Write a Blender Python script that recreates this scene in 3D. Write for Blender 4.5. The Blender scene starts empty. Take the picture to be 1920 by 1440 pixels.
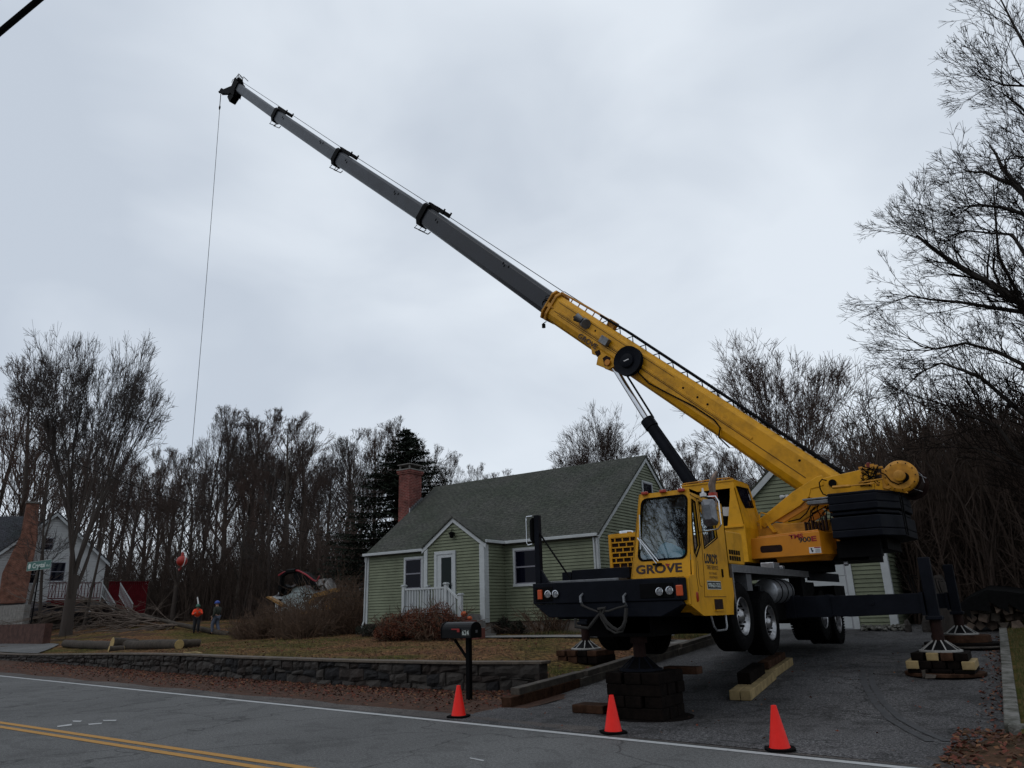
import bpy, math, random
import numpy as np
from mathutils import Vector, Matrix
rnd = random.Random(7)
SC = bpy.context.scene
COL = SC.collection
# ------------------------------------------------------------------ camera
# World axes: X runs along the house fronts (to the right), Y runs away from the road, Z up, origin under the crane bumper.
AZ = math.radians(34.56)
A_ = np.array([math.sin(AZ), math.cos(AZ), 0.]); N_ = np.array([math.cos(AZ), -math.sin(AZ), 0.])
O_ = np.array([2.38, 10.85, 0.]) - N_*1.3
def site(p):
    d = np.array(p, float) - O_
    return np.array([d@N_, d@A_, p[2]])
FOC, PT, RL = 1370., math.radians(17.14), math.radians(-1.666)
_F = np.array([0, math.cos(PT), math.sin(PT)]); _R0 = np.array([1, 0, 0.]); _U0 = np.array([0, -math.sin(PT), math.cos(PT)])
_R = math.cos(RL)*_R0 + math.sin(RL)*_U0; _U = -math.sin(RL)*_R0 + math.cos(RL)*_U0
def _rot(v): return np.array([v@N_, v@A_, v[2]])
CF, CR, CU = _rot(_F), _rot(_R), _rot(_U)
EYE = site([0, 0, 1.6])
cam_data = bpy.data.cameras.new('camera'); cam = bpy.data.objects.new('camera', cam_data); COL.objects.link(cam)
cam_data.sensor_width = 36; cam_data.lens = FOC/1920*36; cam_data.clip_start = .1; cam_data.clip_end = 2500
cam.matrix_world = Matrix(((CR[0], CU[0], -CF[0], EYE[0]), (CR[1], CU[1], -CF[1], EYE[1]), (CR[2], CU[2], -CF[2], EYE[2]), (0, 0, 0, 1)))
SC.camera = cam
# survey helpers: where the sight line of a photo point meets a known plane of the site
def _ray(x, y): return CF + CR*(x-960)/FOC - CU*(y-720)/FOC
def FP(x, y, s):
    d = _ray(x, y); return Vector(EYE + d*(s-EYE[1])/d[1])
def SP(x, y, X):
    d = _ray(x, y); return Vector(EYE + d*(X-EYE[0])/d[0])
def ZP(x, y, z):
    d = _ray(x, y); return Vector(EYE + d*(z-EYE[2])/d[2])
def DP(x, y, D): return Vector(EYE + _ray(x, y)*D)
# ------------------------------------------------------------------ sky, sun, exposure
W = bpy.data.worlds.new('World'); SC.world = W; W.use_nodes = True
nt = W.node_tree; nt.nodes.clear()
def wn(t, **k):
    n = nt.nodes.new(t)
    for a, b in k.items(): setattr(n, a, b)
    return n
SUN_EL, SUN_AZ = math.radians(48), math.radians(200)
out = wn('ShaderNodeOutputWorld'); bg = wn('ShaderNodeBackground'); bg.inputs[1].default_value = 1.0
sky = wn('ShaderNodeTexSky', sky_type='NISHITA', sun_disc=False, sun_elevation=SUN_EL, sun_rotation=SUN_AZ)
tc = wn('ShaderNodeTexCoord'); mp = wn('ShaderNodeMapping'); mp.inputs['Scale'].default_value = (1, 1, 1.9)
n1 = wn('ShaderNodeTexNoise'); n1.inputs['Scale'].default_value = 1.5; n1.inputs['Detail'].default_value = 3; n1.inputs['Roughness'].default_value = .5
n2 = wn('ShaderNodeTexNoise'); n2.inputs['Scale'].default_value = 3.2; n2.inputs['Detail'].default_value = 4; n2.inputs['Distortion'].default_value = .4
cr = wn('ShaderNodeValToRGB'); e = cr.color_ramp.elements
e[0].position = .36; e[0].color = (.595, .658, .745, 1); e[1].position = .60; e[1].color = (.82, .883, .955, 1)
add = wn('ShaderNodeMath', operation='MULTIPLY_ADD'); add.inputs[1].default_value = .42
sub = wn('ShaderNodeMath', operation='MULTIPLY_ADD'); sub.inputs[1].default_value = .62; sub.inputs[2].default_value = 0
skm = wn('ShaderNodeMixRGB', blend_type='MULTIPLY'); skm.inputs[0].default_value = 1; skm.inputs[2].default_value = (.1, .1, .1, 1)
mix = wn('ShaderNodeMixRGB'); mix.inputs[0].default_value = .9
L = nt.links.new
L(tc.outputs['Generated'], mp.inputs[0]); L(mp.outputs[0], n1.inputs['Vector']); L(mp.outputs[0], n2.inputs['Vector'])
dt = wn('ShaderNodeVectorMath', operation='DOT_PRODUCT'); dt.inputs[1].default_value = (.62, .55, .30)
gm_ = wn('ShaderNodeMath', operation='MULTIPLY_ADD'); gm_.inputs[1].default_value = .16; gm_.inputs[2].default_value = -.06
L(tc.outputs['Generated'], dt.inputs[0]); L(dt.outputs['Value'], gm_.inputs[0]); L(gm_.outputs[0], sub.inputs[2])
L(n1.outputs['Fac'], sub.inputs[0]); L(n2.outputs['Fac'], add.inputs[0]); L(sub.outputs[0], add.inputs[2]); L(add.outputs[0], cr.inputs[0])
L(sky.outputs[0], skm.inputs[1]); L(skm.outputs[0], mix.inputs[1]); L(cr.outputs[0], mix.inputs[2]); L(mix.outputs[0], bg.inputs[0]); L(bg.outputs[0], out.inputs[0])
sd = bpy.data.lights.new('sun', 'SUN'); sd.energy = .5; sd.angle = math.radians(30); sd.color = (1, .97, .93)
sun = bpy.data.objects.new('sun', sd); COL.objects.link(sun)
sun.rotation_euler = (math.pi/2-SUN_EL, 0, math.pi-SUN_AZ+math.pi*0)
sv = Vector((math.sin(SUN_AZ)*math.cos(SUN_EL), math.cos(SUN_AZ)*math.cos(SUN_EL), math.sin(SUN_EL)))
sun.rotation_euler = sv.to_track_quat('Z', 'Y').to_euler()
SC.view_settings.view_transform = 'Standard'; SC.view_settings.look = 'None'; SC.view_settings.gamma = 1; SC.view_settings.exposure = 0.0
SC.render.engine = 'CYCLES'; SC.cycles.max_bounces = 6; SC.cycles.transparent_max_bounces = 12
# ------------------------------------------------------------------ materials
KC = .74
def mat(name, col, rough=.7, var=.0, scale=8., metal=0., bump=0., bscale=40., col2=None, thr=(.35, .65), spec=.5, stretch=None, detail=6, coat=0, emit=None):
    k_ = 1. if metal > .5 else KC; col = tuple(c*k_ for c in col); col2 = tuple(c*k_ for c in col2) if col2 else None; spec *= .7
    m = bpy.data.materials.new(name); m.use_nodes = True; t = m.node_tree; b = t.nodes['Principled BSDF']
    b.inputs['Roughness'].default_value = rough; b.inputs['Metallic'].default_value = metal
    b.inputs['Specular IOR Level'].default_value = spec; b.inputs['Coat Weight'].default_value = coat
    b.inputs['Base Color'].default_value = (*col, 1)
    co = t.nodes.new('ShaderNodeTexCoord'); vec = co.outputs['Object']
    if stretch:
        mp_ = t.nodes.new('ShaderNodeMapping'); mp_.inputs['Scale'].default_value = stretch; t.links.new(vec, mp_.inputs[0]); vec = mp_.outputs[0]
    if var or col2:
        n = t.nodes.new('ShaderNodeTexNoise'); n.inputs['Scale'].default_value = scale; n.inputs['Detail'].default_value = detail; n.inputs['Roughness'].default_value = .65
        t.links.new(vec, n.inputs['Vector'])
        r = t.nodes.new('ShaderNodeValToRGB'); r.color_ramp.elements[0].position = thr[0]; r.color_ramp.elements[1].position = thr[1]
        c2 = col2 or tuple(c*(1-var) for c in col)
        r.color_ramp.elements[0].color = (*c2, 1); r.color_ramp.elements[1].color = (*[min(1, c*(1+var*.35)) for c in col], 1)
        t.links.new(n.outputs['Fac'], r.inputs[0]); t.links.new(r.outputs[0], b.inputs['Base Color'])
        q = t.nodes.new('ShaderNodeMapRange'); q.inputs[3].default_value = min(1, rough*1.2); q.inputs[4].default_value = rough*.85
        t.links.new(n.outputs['Fac'], q.inputs[0]); t.links.new(q.outputs[0], b.inputs['Roughness'])
    if bump:
        n = t.nodes.new('ShaderNodeTexNoise'); n.inputs['Scale'].default_value = bscale; n.inputs['Detail'].default_value = 5
        t.links.new(vec, n.inputs['Vector'])
        bp = t.nodes.new('ShaderNodeBump'); bp.inputs['Strength'].default_value = min(1, bump); bp.inputs['Distance'].default_value = .02*max(1, bump)
        t.links.new(n.outputs['Fac'], bp.inputs['Height']); t.links.new(bp.outputs[0], b.inputs['Normal'])
    if emit: b.inputs['Emission Color'].default_value = (*emit[:3], 1); b.inputs['Emission Strength'].default_value = emit[3]
    return m
def nodes_of(m): return m.node_tree, m.node_tree.nodes['Principled BSDF']
M = {}
M['yellow'] = mat('crane_yellow_paint', (.66, .315, .006), .42, spec=.4, var=.36, scale=2.6, thr=(.28, .55), bump=.06, bscale=9)
M['yellow_dirty'] = mat('crane_yellow_worn', (.56, .25, .014), .5, var=.35, scale=5, bump=.1, bscale=14)
M['orange_y'] = mat('crane_orange_paint', (.64, .23, .008), .4, var=.12, scale=3)
M['slate'] = mat('slate_paint', (.0085, .0100, .0150), .50, var=.3, scale=3, bump=.08, bscale=20, spec=.08)
M['slate_boom'] = mat('boom_grey_paint', (.036, .041, .052), .33, var=.35, scale=2.0, bump=.05, bscale=6, stretch=(1, 1, 1))
M['slate_light'] = mat('boom_light_grey', (.075, .086, .10), .35, var=.3, scale=2.5)
M['black'] = mat('black_metal', (.0035, .0035, .004), .6, var=.3, scale=6, spec=.08)
M['blackrub'] = mat('black_rubber', (.0055, .0055, .0058), .85, var=.4, scale=14, bump=.3, bscale=60, spec=.07)
M['chrome'] = mat('chrome', (.62, .63, .65), .18, metal=1, var=.1, scale=6)
M['alu'] = mat('brushed_aluminium', (.33, .34, .36), .38, metal=.85, var=.3, scale=10)
M['alu_dark'] = mat('dull_aluminium', (.15, .155, .165), .45, metal=.6, var=.35, scale=7)
M['white'] = mat('white_trim', (.52, .55, .56), .5, var=.1, scale=3)
M['whitep'] = mat('white_plain', (.7, .7, .7), .6)
M['siding'] = mat('sage_vinyl_siding', (.200, .222, .148), .6, var=.25, scale=1.1, bump=.05, bscale=30, spec=.25)
M['found'] = mat('concrete_foundation', (.20, .165, .14), .9, var=.4, scale=3, bump=.3, bscale=25)
M['glassd'] = mat('window_glass', (.0015, .002, .009), .05, spec=.18)
M['orange'] = mat('amber_lens', (.55, .07, .01), .25, emit=None)
M['redlens'] = mat('red_lens', (.35, .03, .01), .25)
M['rust'] = mat('rusty_dark', (.022, .009, .007), .75, var=.4, scale=9, spec=.2)
M['text_dk'] = mat('dark_lettering', (.03, .012, .01), .5)
M['text_bk'] = mat('black_lettering', (.012, .012, .012), .5)
M['text_red'] = mat('red_lettering', (.28, .012, .012), .5)
M['text_wh'] = mat('white_lettering', (.6, .66, .62), .5)
M['timber_dk'] = mat('dark_oily_timber', (.0075, .005, .004), .95, var=.6, scale=6, bump=.4, bscale=30, spec=.1)
M['timber_md'] = mat('brown_timber', (.060, .030, .018), .95, var=.6, scale=6, bump=.4, bscale=30, spec=.1)
M['timber_lt'] = mat('fresh_timber', (.34, .25, .115), .85, var=.35, scale=5, bump=.3, bscale=30)
M['timber_gr'] = mat('grey_weathered_timber', (.075, .062, .050), .95, var=.55, scale=4, bump=.5, bscale=24)
M['brick_plain'] = mat('brick_plain', (.16, .05, .035), .9, var=.3, scale=8)
M['bark'] = mat('bark', (.030, .024, .020), .95, var=.45, scale=5, bump=.9, bscale=26, stretch=(1, 1, .25))
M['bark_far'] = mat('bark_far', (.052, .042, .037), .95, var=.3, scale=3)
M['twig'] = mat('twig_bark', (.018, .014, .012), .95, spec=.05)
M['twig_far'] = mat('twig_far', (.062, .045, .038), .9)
M['conc'] = mat('concrete', (.22, .21, .195), .9, var=.35, scale=4, bump=.25, bscale=30)
M['skin'] = mat('skin', (.42, .24, .17), .6)
M['hivis'] = mat('orange_cloth', (.95, .065, .012), .75, var=.12, scale=9)
M['cone'] = mat('cone_orange', (.98, .022, .014), .45, spec=.3, var=.06, scale=12, bump=.04, bscale=30)
# ------------------------------------------------------------------ mesh building
def vary(m, ca, cb):
    t, b = nodes_of(m); oi = t.nodes.new('ShaderNodeObjectInfo'); x = t.nodes.new('ShaderNodeMixRGB'); x.inputs[1].default_value = (*ca, 1); x.inputs[2].default_value = (*cb, 1)
    t.links.new(oi.outputs['Random'], x.inputs[0]); t.links.new(x.outputs[0], b.inputs['Base Color'])
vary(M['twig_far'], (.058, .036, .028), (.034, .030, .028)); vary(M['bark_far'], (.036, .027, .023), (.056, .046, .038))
class MB:
    def __init__(s): s.v = []; s.f = []; s.mi = []; s.m = 0
    def add(s, vs, fs):
        o = len(s.v); s.v += [tuple(p) for p in vs]; s.f += [tuple(i+o for i in f) for f in fs]; s.mi += [s.m]*len(fs); return s
    def box(s, x0, x1, y0, y1, z0, z1, R=None, c=None):
        vs = [Vector((x, y, z)) for z in (z0, z1) for y in (y0, y1) for x in (x0, x1)]
        if R is not None: vs = [R@v for v in vs]
        if c is not None: vs = [v+Vector(c) for v in vs]
        return s.add(vs, [(0, 2, 3, 1), (4, 5, 7, 6), (0, 1, 5, 4), (2, 6, 7, 3), (0, 4, 6, 2), (1, 3, 7, 5)])
    def cbox(s, c, sx, sy, sz, R=None): return s.box(-sx/2, sx/2, -sy/2, sy/2, -sz/2, sz/2, R, c)
    def prism(s, pts, vec):
        n = len(pts); vec = Vector(vec); a = [Vector(p) for p in pts]; b = [p+vec for p in a]
        nm = Vector((0, 0, 0))
        for i in range(n): nm += a[i].cross(a[(i+1) % n])
        if nm.dot(vec) > 0: a, b = b, a
        return s.add(a+b, [tuple(range(n)), tuple(range(2*n-1, n-1, -1))]+[(i, n+i, n+(i+1) % n, (i+1) % n) for i in range(n)])
    def tube(s, pts, r, n=8, cap=True, up=None):
        pts = [Vector(p) for p in pts]; k = len(pts); rs = r if hasattr(r, '__len__') else [r]*k
        ref = None; vs = []
        for i, p in enumerate(pts):
            t = (pts[min(i+1, k-1)]-pts[max(i-1, 0)]).normalized()
            if ref is None:
                ref = Vector((0, 0, 1)) if abs(t.z) < .9 else Vector((1, 0, 0))
            u = (ref - t*ref.dot(t)).normalized(); w = t.cross(u); ref = u
            for j in range(n):
                a = 2*math.pi*j/n; vs.append(p+(u*math.cos(a)+w*math.sin(a))*rs[i])
        fs = [(i*n+j, i*n+(j+1) % n, (i+1)*n+(j+1) % n, (i+1)*n+j) for i in range(k-1) for j in range(n)]
        if cap: fs += [tuple(range(n-1, -1, -1)), tuple((k-1)*n+j for j in range(n))]
        return s.add(vs, fs)
    def lathe(s, prof, c, axis=(0, 0, 1), n=24, cap=True):
        ax = Vector(axis).normalized(); u = ax.orthogonal().normalized(); w = ax.cross(u); c = Vector(c)
        vs = []; k = len(prof)
        for r, h in prof:
            for j in range(n):
                a = 2*math.pi*j/n; vs.append(c+ax*h+(u*math.cos(a)+w*math.sin(a))*r)
        fs = [(i*n+j, i*n+(j+1) % n, (i+1)*n+(j+1) % n, (i+1)*n+j) for i in range(k-1) for j in range(n)]
        if cap and prof[0][0] > 1e-4: fs.append(tuple(range(n-1, -1, -1)))
        if cap and prof[-1][0] > 1e-4: fs.append(tuple((k-1)*n+j for j in range(n)))
        return s.add(vs, fs)
    def ball(s, c, r, n=12, sc=(1, 1, 1), jit=0, seed=0):
        rr = random.Random(seed); vs = []; fs = []; m = n//2+1
        for i in range(m+1):
            th = math.pi*i/m
            for j in range(n):
                a = 2*math.pi*j/n; k = r*(1+rr.uniform(-jit, jit))
                vs.append(Vector((math.sin(th)*math.cos(a)*k*sc[0], math.sin(th)*math.sin(a)*k*sc[1], math.cos(th)*k*sc[2]))+Vector(c))
        for i in range(m):
            for j in range(n): fs.append((i*n+j, (i+1)*n+j, (i+1)*n+(j+1) % n, i*n+(j+1) % n))
        return s.add(vs, fs)
    def grid(s, f, nu, nv):
        vs = [f(i/nu, j/nv) for j in range(nv+1) for i in range(nu+1)]
        return s.add(vs, [(j*(nu+1)+i, j*(nu+1)+i+1, (j+1)*(nu+1)+i+1, (j+1)*(nu+1)+i) for j in range(nv) for i in range(nu)])
    def build(s, name, mats, parent=None, smooth=False, bevel=0, seg=2, org=None):
        if org is None: org = ORG.get(parent.name, Vector((0, 0, 0))) if parent else Vector((0, 0, 0))
        me = bpy.data.meshes.new(name)
        me.from_pydata([(v[0]-org[0], v[1]-org[1], v[2]-org[2]) for v in s.v], [], s.f)
        for m in (mats if isinstance(mats, (list, tuple)) else [mats]): me.materials.append(m)
        if any(s.mi): me.polygons.foreach_set('material_index', s.mi)
        me.update()
        if smooth:
            me.polygons.foreach_set('use_smooth', [True]*len(me.polygons))
            try: me.set_sharp_from_angle(angle=math.radians(40))
            except Exception: pass
        o = bpy.data.objects.new(name, me); COL.objects.link(o)
        if parent: o.parent = parent; ORG[o.name] = ORG.get(parent.name, Vector((0, 0, 0)))
        else: o.location = org; ORG[o.name] = Vector(org)
        if bevel:
            b = o.modifiers.new('bevel', 'BEVEL'); b.width = bevel; b.segments = seg; b.limit_method = 'ANGLE'; b.angle_limit = math.radians(35)
        return o
    def build_split(s, name, mats, parent=None, **k):
        par = list(range(len(s.v)))
        def fd(i):
            while par[i] != i: par[i] = par[par[i]]; i = par[i]
            return i
        for f in s.f:
            for j in f[1:]: par[fd(j)] = fd(f[0])
        gr_ = {}
        for fi, f in enumerate(s.f): gr_.setdefault(fd(f[0]), []).append(fi)
        out_ = []
        for fs in gr_.values():
            q = MB(); ix = {}
            for fi in fs:
                for j in s.f[fi]:
                    if j not in ix: ix[j] = len(q.v); q.v.append(s.v[j])
                q.f.append(tuple(ix[j] for j in s.f[fi])); q.mi.append(s.mi[fi])
            out_.append(q.build(name, mats, parent, **k))
        return out_[0]
ORG = {}
def tag(o, label, cat, group=None):
    o['label'] = label; o['category'] = cat
    if group: o['group'] = group
    return o
def thing(name, loc, label, cat, group=None, keep=True):
    o = bpy.data.objects.new(name, None); COL.objects.link(o); o.location = loc; o.empty_display_size = .3
    ORG[o.name] = Vector(loc) if keep else Vector((0, 0, 0))
    return tag(o, label, cat, group)
class Frame:
    """a local frame standing in the site, turned by th; P() gives local points on its plane v"""
    def __init__(s, o, th): s.o = Vector(o); s.th = th; s.u = Vector((math.cos(th), math.sin(th), 0)); s.n = Vector((-math.sin(th), math.cos(th), 0))
    def P(s, x, y, v=0.):
        d = Vector(_ray(x, y)); e_ = Vector(EYE); t = (v-(e_-s.o).dot(s.n))/d.dot(s.n); X = e_+d*t-s.o; return Vector((X.dot(s.u), v, X.z))
    def place(s, root): root.location = s.o; root.rotation_euler = (0, 0, s.th); return root
def struct(o, kind='structure'): o['kind'] = kind; return o
def copy_tree(o, parent=None):
    c = o.copy(); COL.objects.link(c)
    if parent: c.parent = parent
    for ch in list(o.children): copy_tree(ch, c)
    return c
def text(s, name, mt, parent, origin, right, up, size, width=None, bold=0., off=.006, shear=0.):
    """lettering standing off a plate: origin = lower left, right/up = directions"""
    cu = bpy.data.curves.new(name, 'FONT'); cu.body = s; cu.size = 1;  cu.offset = bold; cu.shear = shear; cu.resolution_u = 3
    o = bpy.data.objects.new(name, cu); COL.objects.link(o)
    me = bpy.data.meshes.new_from_object(o); bpy.data.objects.remove(o)
    R = Vector(right).normalized(); U_ = Vector(up).normalized(); Nn = R.cross(U_)
    org = ORG.get(parent.name, Vector((0, 0, 0))) if parent else Vector((0, 0, 0))
    hs = .69; xs = [v.co.x for v in me.vertices]; x0 = min(xs)
    sx = 1. if not width else width/((max(xs)-x0)*size/hs)
    for v in me.vertices:
        v.co = Vector(origin)-org + R*((v.co.x-x0)*size/hs*sx) + U_*(v.co.y*size/hs) + Nn*off
    me.name = name; me.materials.clear(); me.materials.append(mt)
    ob = bpy.data.objects.new(name, me); COL.objects.link(ob); ob.parent = parent
    return ob
# ------------------------------------------------------------------ terrain, road, driveway, lawn
def sstep(a, b, x):
    t = max(0., min(1., (x-a)/(b-a))); return t*t*(3-2*t)
LA = Vector(site([-16.95, 25.41, 0])); LB = Vector(site([3.72, 8.06, 0]))
RD = (LB-LA).normalized(); RN = Vector((-RD.y, RD.x, 0))            # along the road, and away from the camera
def vline(x, y): return (Vector((x, y, 0))-LA).dot(RN)
def roadpt(u, v, z=0): p = LB + RD*u + RN*v; return Vector((p.x, p.y, z))
WALLP = [(-60, 9.5), (-46, 7.2), (-33.8, 5.3), (-21.7, 3.86), (-12.9, 2.6), (-8.02, 2.13), (-4.76, 2.17), (-3.03, 2.55), (-2.3, 2.9)]
def wall_s(x):
    for (a, b), (c, d) in zip(WALLP, WALLP[1:]):
        if a <= x <= c: return b+(d-b)*(x-a)/(c-a)
    return WALLP[0][1] if x < -60 else WALLP[-1][1]
def wall_top(x): return .33 + .27*sstep(-34, -15, x)
def drive_z(s): return max(0., .055*(s-1.5)) if s < 16 else .80+.02*(s-16)
def lawn_z(x, s):
    w = max(0, s-wall_s(x))
    z = wall_top(min(x, -3)) - .06 + .022*w 
    q_ = sstep(3, 5, s); z = z + (drive_z(s)+.08 - z)*sstep(-4.3-1.5*q_, -2.5-.7*q_, x)
    z += .72*sstep(-30, -44, x)*sstep(6, 20, s)
    return z
def hill(x, s):
    h = 0.
    h += 9*sstep(34, 120, s)
    h += 2.0*sstep(10, 60, x)*sstep(10, 60, s)
    return h
def far_z(x, s):
    if x < -2.4: z = lawn_z(x, min(s, 40))
    elif x < 4.8: z = drive_z(s)
    else: z = drive_z(s)+.08 + .02*max(0, min(s, 40)-2)*0
    return z + hill(x, s)
G_ = {}
def bump_noise(x, y, k=1.):
    return (math.sin(x*1.7*k+math.sin(y*1.3*k)*2)+math.sin(y*2.3*k+1.7+math.sin(x*.9*k)*2.2)+math.sin((x+y)*3.7*k)*.5)/2.5
leafy = mat('leaf_litter_ground', (.105, .055, .032), .95, bump=1.6, bscale=22, col2=(.040, .030, .016), scale=2.2, thr=(.38, .6), spec=.1)
def lawn_mat():
    m = mat('late_autumn_lawn', (.118, .068, .036), .97, bump=2.2, bscale=16, spec=.08); t, b = nodes_of(m)
    co = t.nodes.new('ShaderNodeTexCoord')
    def noise(sc, d=6):
        n = t.nodes.new('ShaderNodeTexNoise'); n.inputs['Scale'].default_value = sc; n.inputs['Detail'].default_value = d; t.links.new(co.outputs['Object'], n.inputs['Vector']); return n
    def ramp(f, stops):
        r = t.nodes.new('ShaderNodeValToRGB'); el = r.color_ramp.elements
        el[0].position, el[0].color = stops[0][0], (*stops[0][1], 1); el[1].position, el[1].color = stops[-1][0], (*stops[-1][1], 1)
        for p, c in stops[1:-1]: q = el.new(p); q.color = (*c, 1)
        t.links.new(f, r.inputs[0]); return r
    a = ramp(noise(.33, 5).outputs['Fac'], [(.36, (.060, .054, .014)), (.47, (.095, .066, .026)), (.55, (.128, .070, .034)), (.68, (.108, .054, .030))])
    c = ramp(noise(9, 8).outputs['Fac'], [(.36, (.28, .28, .28)), (.5, (.8, .8, .8)), (.66, (1.55, 1.5, 1.4))])
    mx = t.nodes.new('ShaderNodeMixRGB'); mx.blend_type = 'MULTIPLY'; mx.inputs[0].default_value = 1
    t.links.new(a.outputs[0], mx.inputs[1]); t.links.new(c.outputs[0], mx.inputs[2]); t.links.new(mx.outputs[0], b.inputs['Base Color'])
    return m
M['lawn'] = lawn_mat(); M['leafy'] = leafy
def asphalt(name, base, speck, patch):
    m = mat(name, base, .85, spec=.25); t, b = nodes_of(m); co = t.nodes.new('ShaderNodeTexCoord')
    def noise(sc, d, st=None, dist=0):
        n = t.nodes.new('ShaderNodeTexNoise'); n.inputs['Scale'].default_value = sc; n.inputs['Detail'].default_value = d; n.inputs['Distortion'].default_value = dist
        v = co.outputs['Object']
        if st: q = t.nodes.new('ShaderNodeMapping'); q.inputs['Scale'].default_value = st; t.links.new(v, q.inputs[0]); v = q.outputs[0]
        t.links.new(v, n.inputs['Vector']); return n
    def ramp(f, p0, c0, p1, c1):
        r = t.nodes.new('ShaderNodeValToRGB'); r.color_ramp.elements[0].position = p0; r.color_ramp.elements[0].color = (c0,)*3+(1,)
        r.color_ramp.elements[1].position = p1; r.color_ramp.elements[1].color = (c1,)*3+(1,); t.links.new(f, r.inputs[0]); return r.outputs[0]
    def mul(a, c):
        x = t.nodes.new('ShaderNodeMixRGB'); x.blend_type = 'MULTIPLY'; x.inputs[0].default_value = 1; t.links.new(a, x.inputs[1]); t.links.new(c, x.inputs[2]); return x.outputs[0]
    rgb = t.nodes.new('ShaderNodeRGB'); rgb.outputs[0].default_value = (*base, 1)
    v = mul(rgb.outputs[0], ramp(noise(70, 3).outputs['Fac'], .35, 1-speck, .68, 1+speck*1.6))
    v = mul(v, ramp(noise(26, 2).outputs['Fac'], .34, 1-speck*.55, .70, 1+speck*.9))
    v = mul(v, ramp(noise(.5, 4, (1, .3, 1)).outputs['Fac'], .3, 1-patch, .7, 1+patch))
    v = mul(v, ramp(noise(1.6, 8, None, 1.5).outputs['Fac'], .40, 1-patch*.9, .47, 1.))
    vo = t.nodes.new('ShaderNodeTexVoronoi'); vo.feature = 'DISTANCE_TO_EDGE'; vo.inputs['Scale'].default_value = .32
    nz = noise(1.2, 5); ad = t.nodes.new('ShaderNodeVectorMath'); ad.operation = 'ADD'; t.links.new(co.outputs['Object'], ad.inputs[0]); t.links.new(nz.outputs['Color'], ad.inputs[1]); t.links.new(ad.outputs[0], vo.inputs['Vector'])
    v = mul(v, ramp(vo.outputs['Distance'], .0015, .45, .008, 1.))
    t.links.new(v, b.inputs['Base Color'])
    bp = t.nodes.new('ShaderNodeBump'); bp.inputs['Strength'].default_value = .5; bp.inputs['Distance'].default_value = .006
    t.links.new(noise(85, 3).outputs['Fac'], bp.inputs['Height']); t.links.new(bp.outputs[0], b.inputs['Normal'])
    return m
M['road'] = asphalt('road_asphalt', (.084, .084, .083), .34, .20)
M['drive'] = asphalt('driveway_asphalt', (.044, .043, .044), .9, .42)
M['shoulder'] = asphalt('shoulder_asphalt', (.060, .053, .049), .5, .35)
# base ground sheet, reaching the horizon
def axis_pts(lo, hi, c0, c1, fine):
    v = [c0+fine*i for i in range(int((c1-c0)/fine)+1)]
    st = fine; x = c0
    while x > lo: st *= 1.25; x -= st; v.insert(0, x)
    st = fine; x = v[-1]
    while x < hi: st *= 1.25; x += st; v.append(x)
    return v
xs = axis_pts(-900, 900, -60, 30, 1.5); ys = axis_pts(-300, 1400, -2, 60, 1.5)
g = MB(); vs = []
def base_z(x, y):
    if y < wall_s(x)+1.6 and x < -2: return -.08
    if y < 2.2: return -.08
    z = far_z(x, y)-.12
    if y > 24 or x < -36: z += .10 + .12*bump_noise(x, y, .6)
    return z
vs = [(x, y, base_z(x, y)) for y in ys for x in xs]; nx = len(xs)
g.add(vs, [(j*nx+i, j*nx+i+1, (j+1)*nx+i+1, (j+1)*nx+i) for j in range(len(ys)-1) for i in range(nx-1)])
struct(g.build('ground', M['leafy'], smooth=True))
# road sheet on the camera side, shoulder strip, painted lines
r = MB()
for k in range(40):
    u0, u1 = -90+k*3.2, -90+(k+1)*3.2
    r.add([roadpt(u0, -12), roadpt(u1, -12), roadpt(u1, .14), roadpt(u0, .14)], [(0, 1, 2, 3)])
struct(r.build('road', M['road']))
rr = random.Random(3); sh = MB(); pr = []
for k in range(301):
    u = -90+k*.42; e = .62+.10*bump_noise(u, 0, .9)+rr.uniform(-.03, .03)
    pr.append((roadpt(u, .14, .001), roadpt(u, e, .003), ))
for (a, b), (c, d) in zip(pr, pr[1:]): sh.add([a, c, d, b], [(0, 1, 2, 3)])
struct(sh.build('road_shoulder', M['shoulder']))
M['whiteline'] = mat('white_road_paint', (.46, .47, .47), .75, col2=(.20, .20, .20), scale=16, thr=(.30, .43), stretch=(1, 1, 1))
M['yellowline'] = mat('yellow_road_paint', (.46, .235, .045), .75, col2=(.26, .145, .04), scale=12, thr=(.26, .46))
def strip(name, A, B, w, z, m, ext=(60, 30), lab=None):
    A = Vector((A.x, A.y, z)); B = Vector((B.x, B.y, z)); d = (B-A).normalized(); n = Vector((-d.y, d.x, 0)); A = A-d*ext[0]; B = B+d*ext[1]
    q = MB(); k = 60; rr = random.Random(5)
    pts = [(A+(B-A)*(i/k)) for i in range(k+1)]
    for a, b in zip(pts, pts[1:]): q.add([a-n*w/2, b-n*w/2, b+n*w/2, a+n*w/2], [(0, 1, 2, 3)])
    return struct(q.build(name, m))
q = MB(); rr = random.Random(19); prv = None
for k in range(420):
    u = -60+k*.2; w_ = .018+.016*max(0, bump_noise(u, 3, 1.3)); v_ = .085+.02*bump_noise(u, 0, .8); a, b = roadpt(u, v_, .0065), roadpt(u, v_+w_, .0065)
    if prv: q.add([prv[0], a, b, prv[1]], [(0, 1, 2, 3)])
    prv = (a, b)
struct(q.build('pavement_crack', mat('crack_dark', (.012, .011, .010), .95)))
strip('white_edge_line', ZP(0, 1267.5, 0), ZP(1687, 1439.5, 0), .12, .005, M['whiteline'])
y0, y1 = ZP(0, 1359, 0), ZP(522, 1439, 0); dy = (y1-y0).normalized(); ny = Vector((-dy.y, dy.x, 0))
strip('yellow_centre_line', y0+ny*.115, y1+ny*.115, .12, .005, M['yellowline'])
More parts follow.
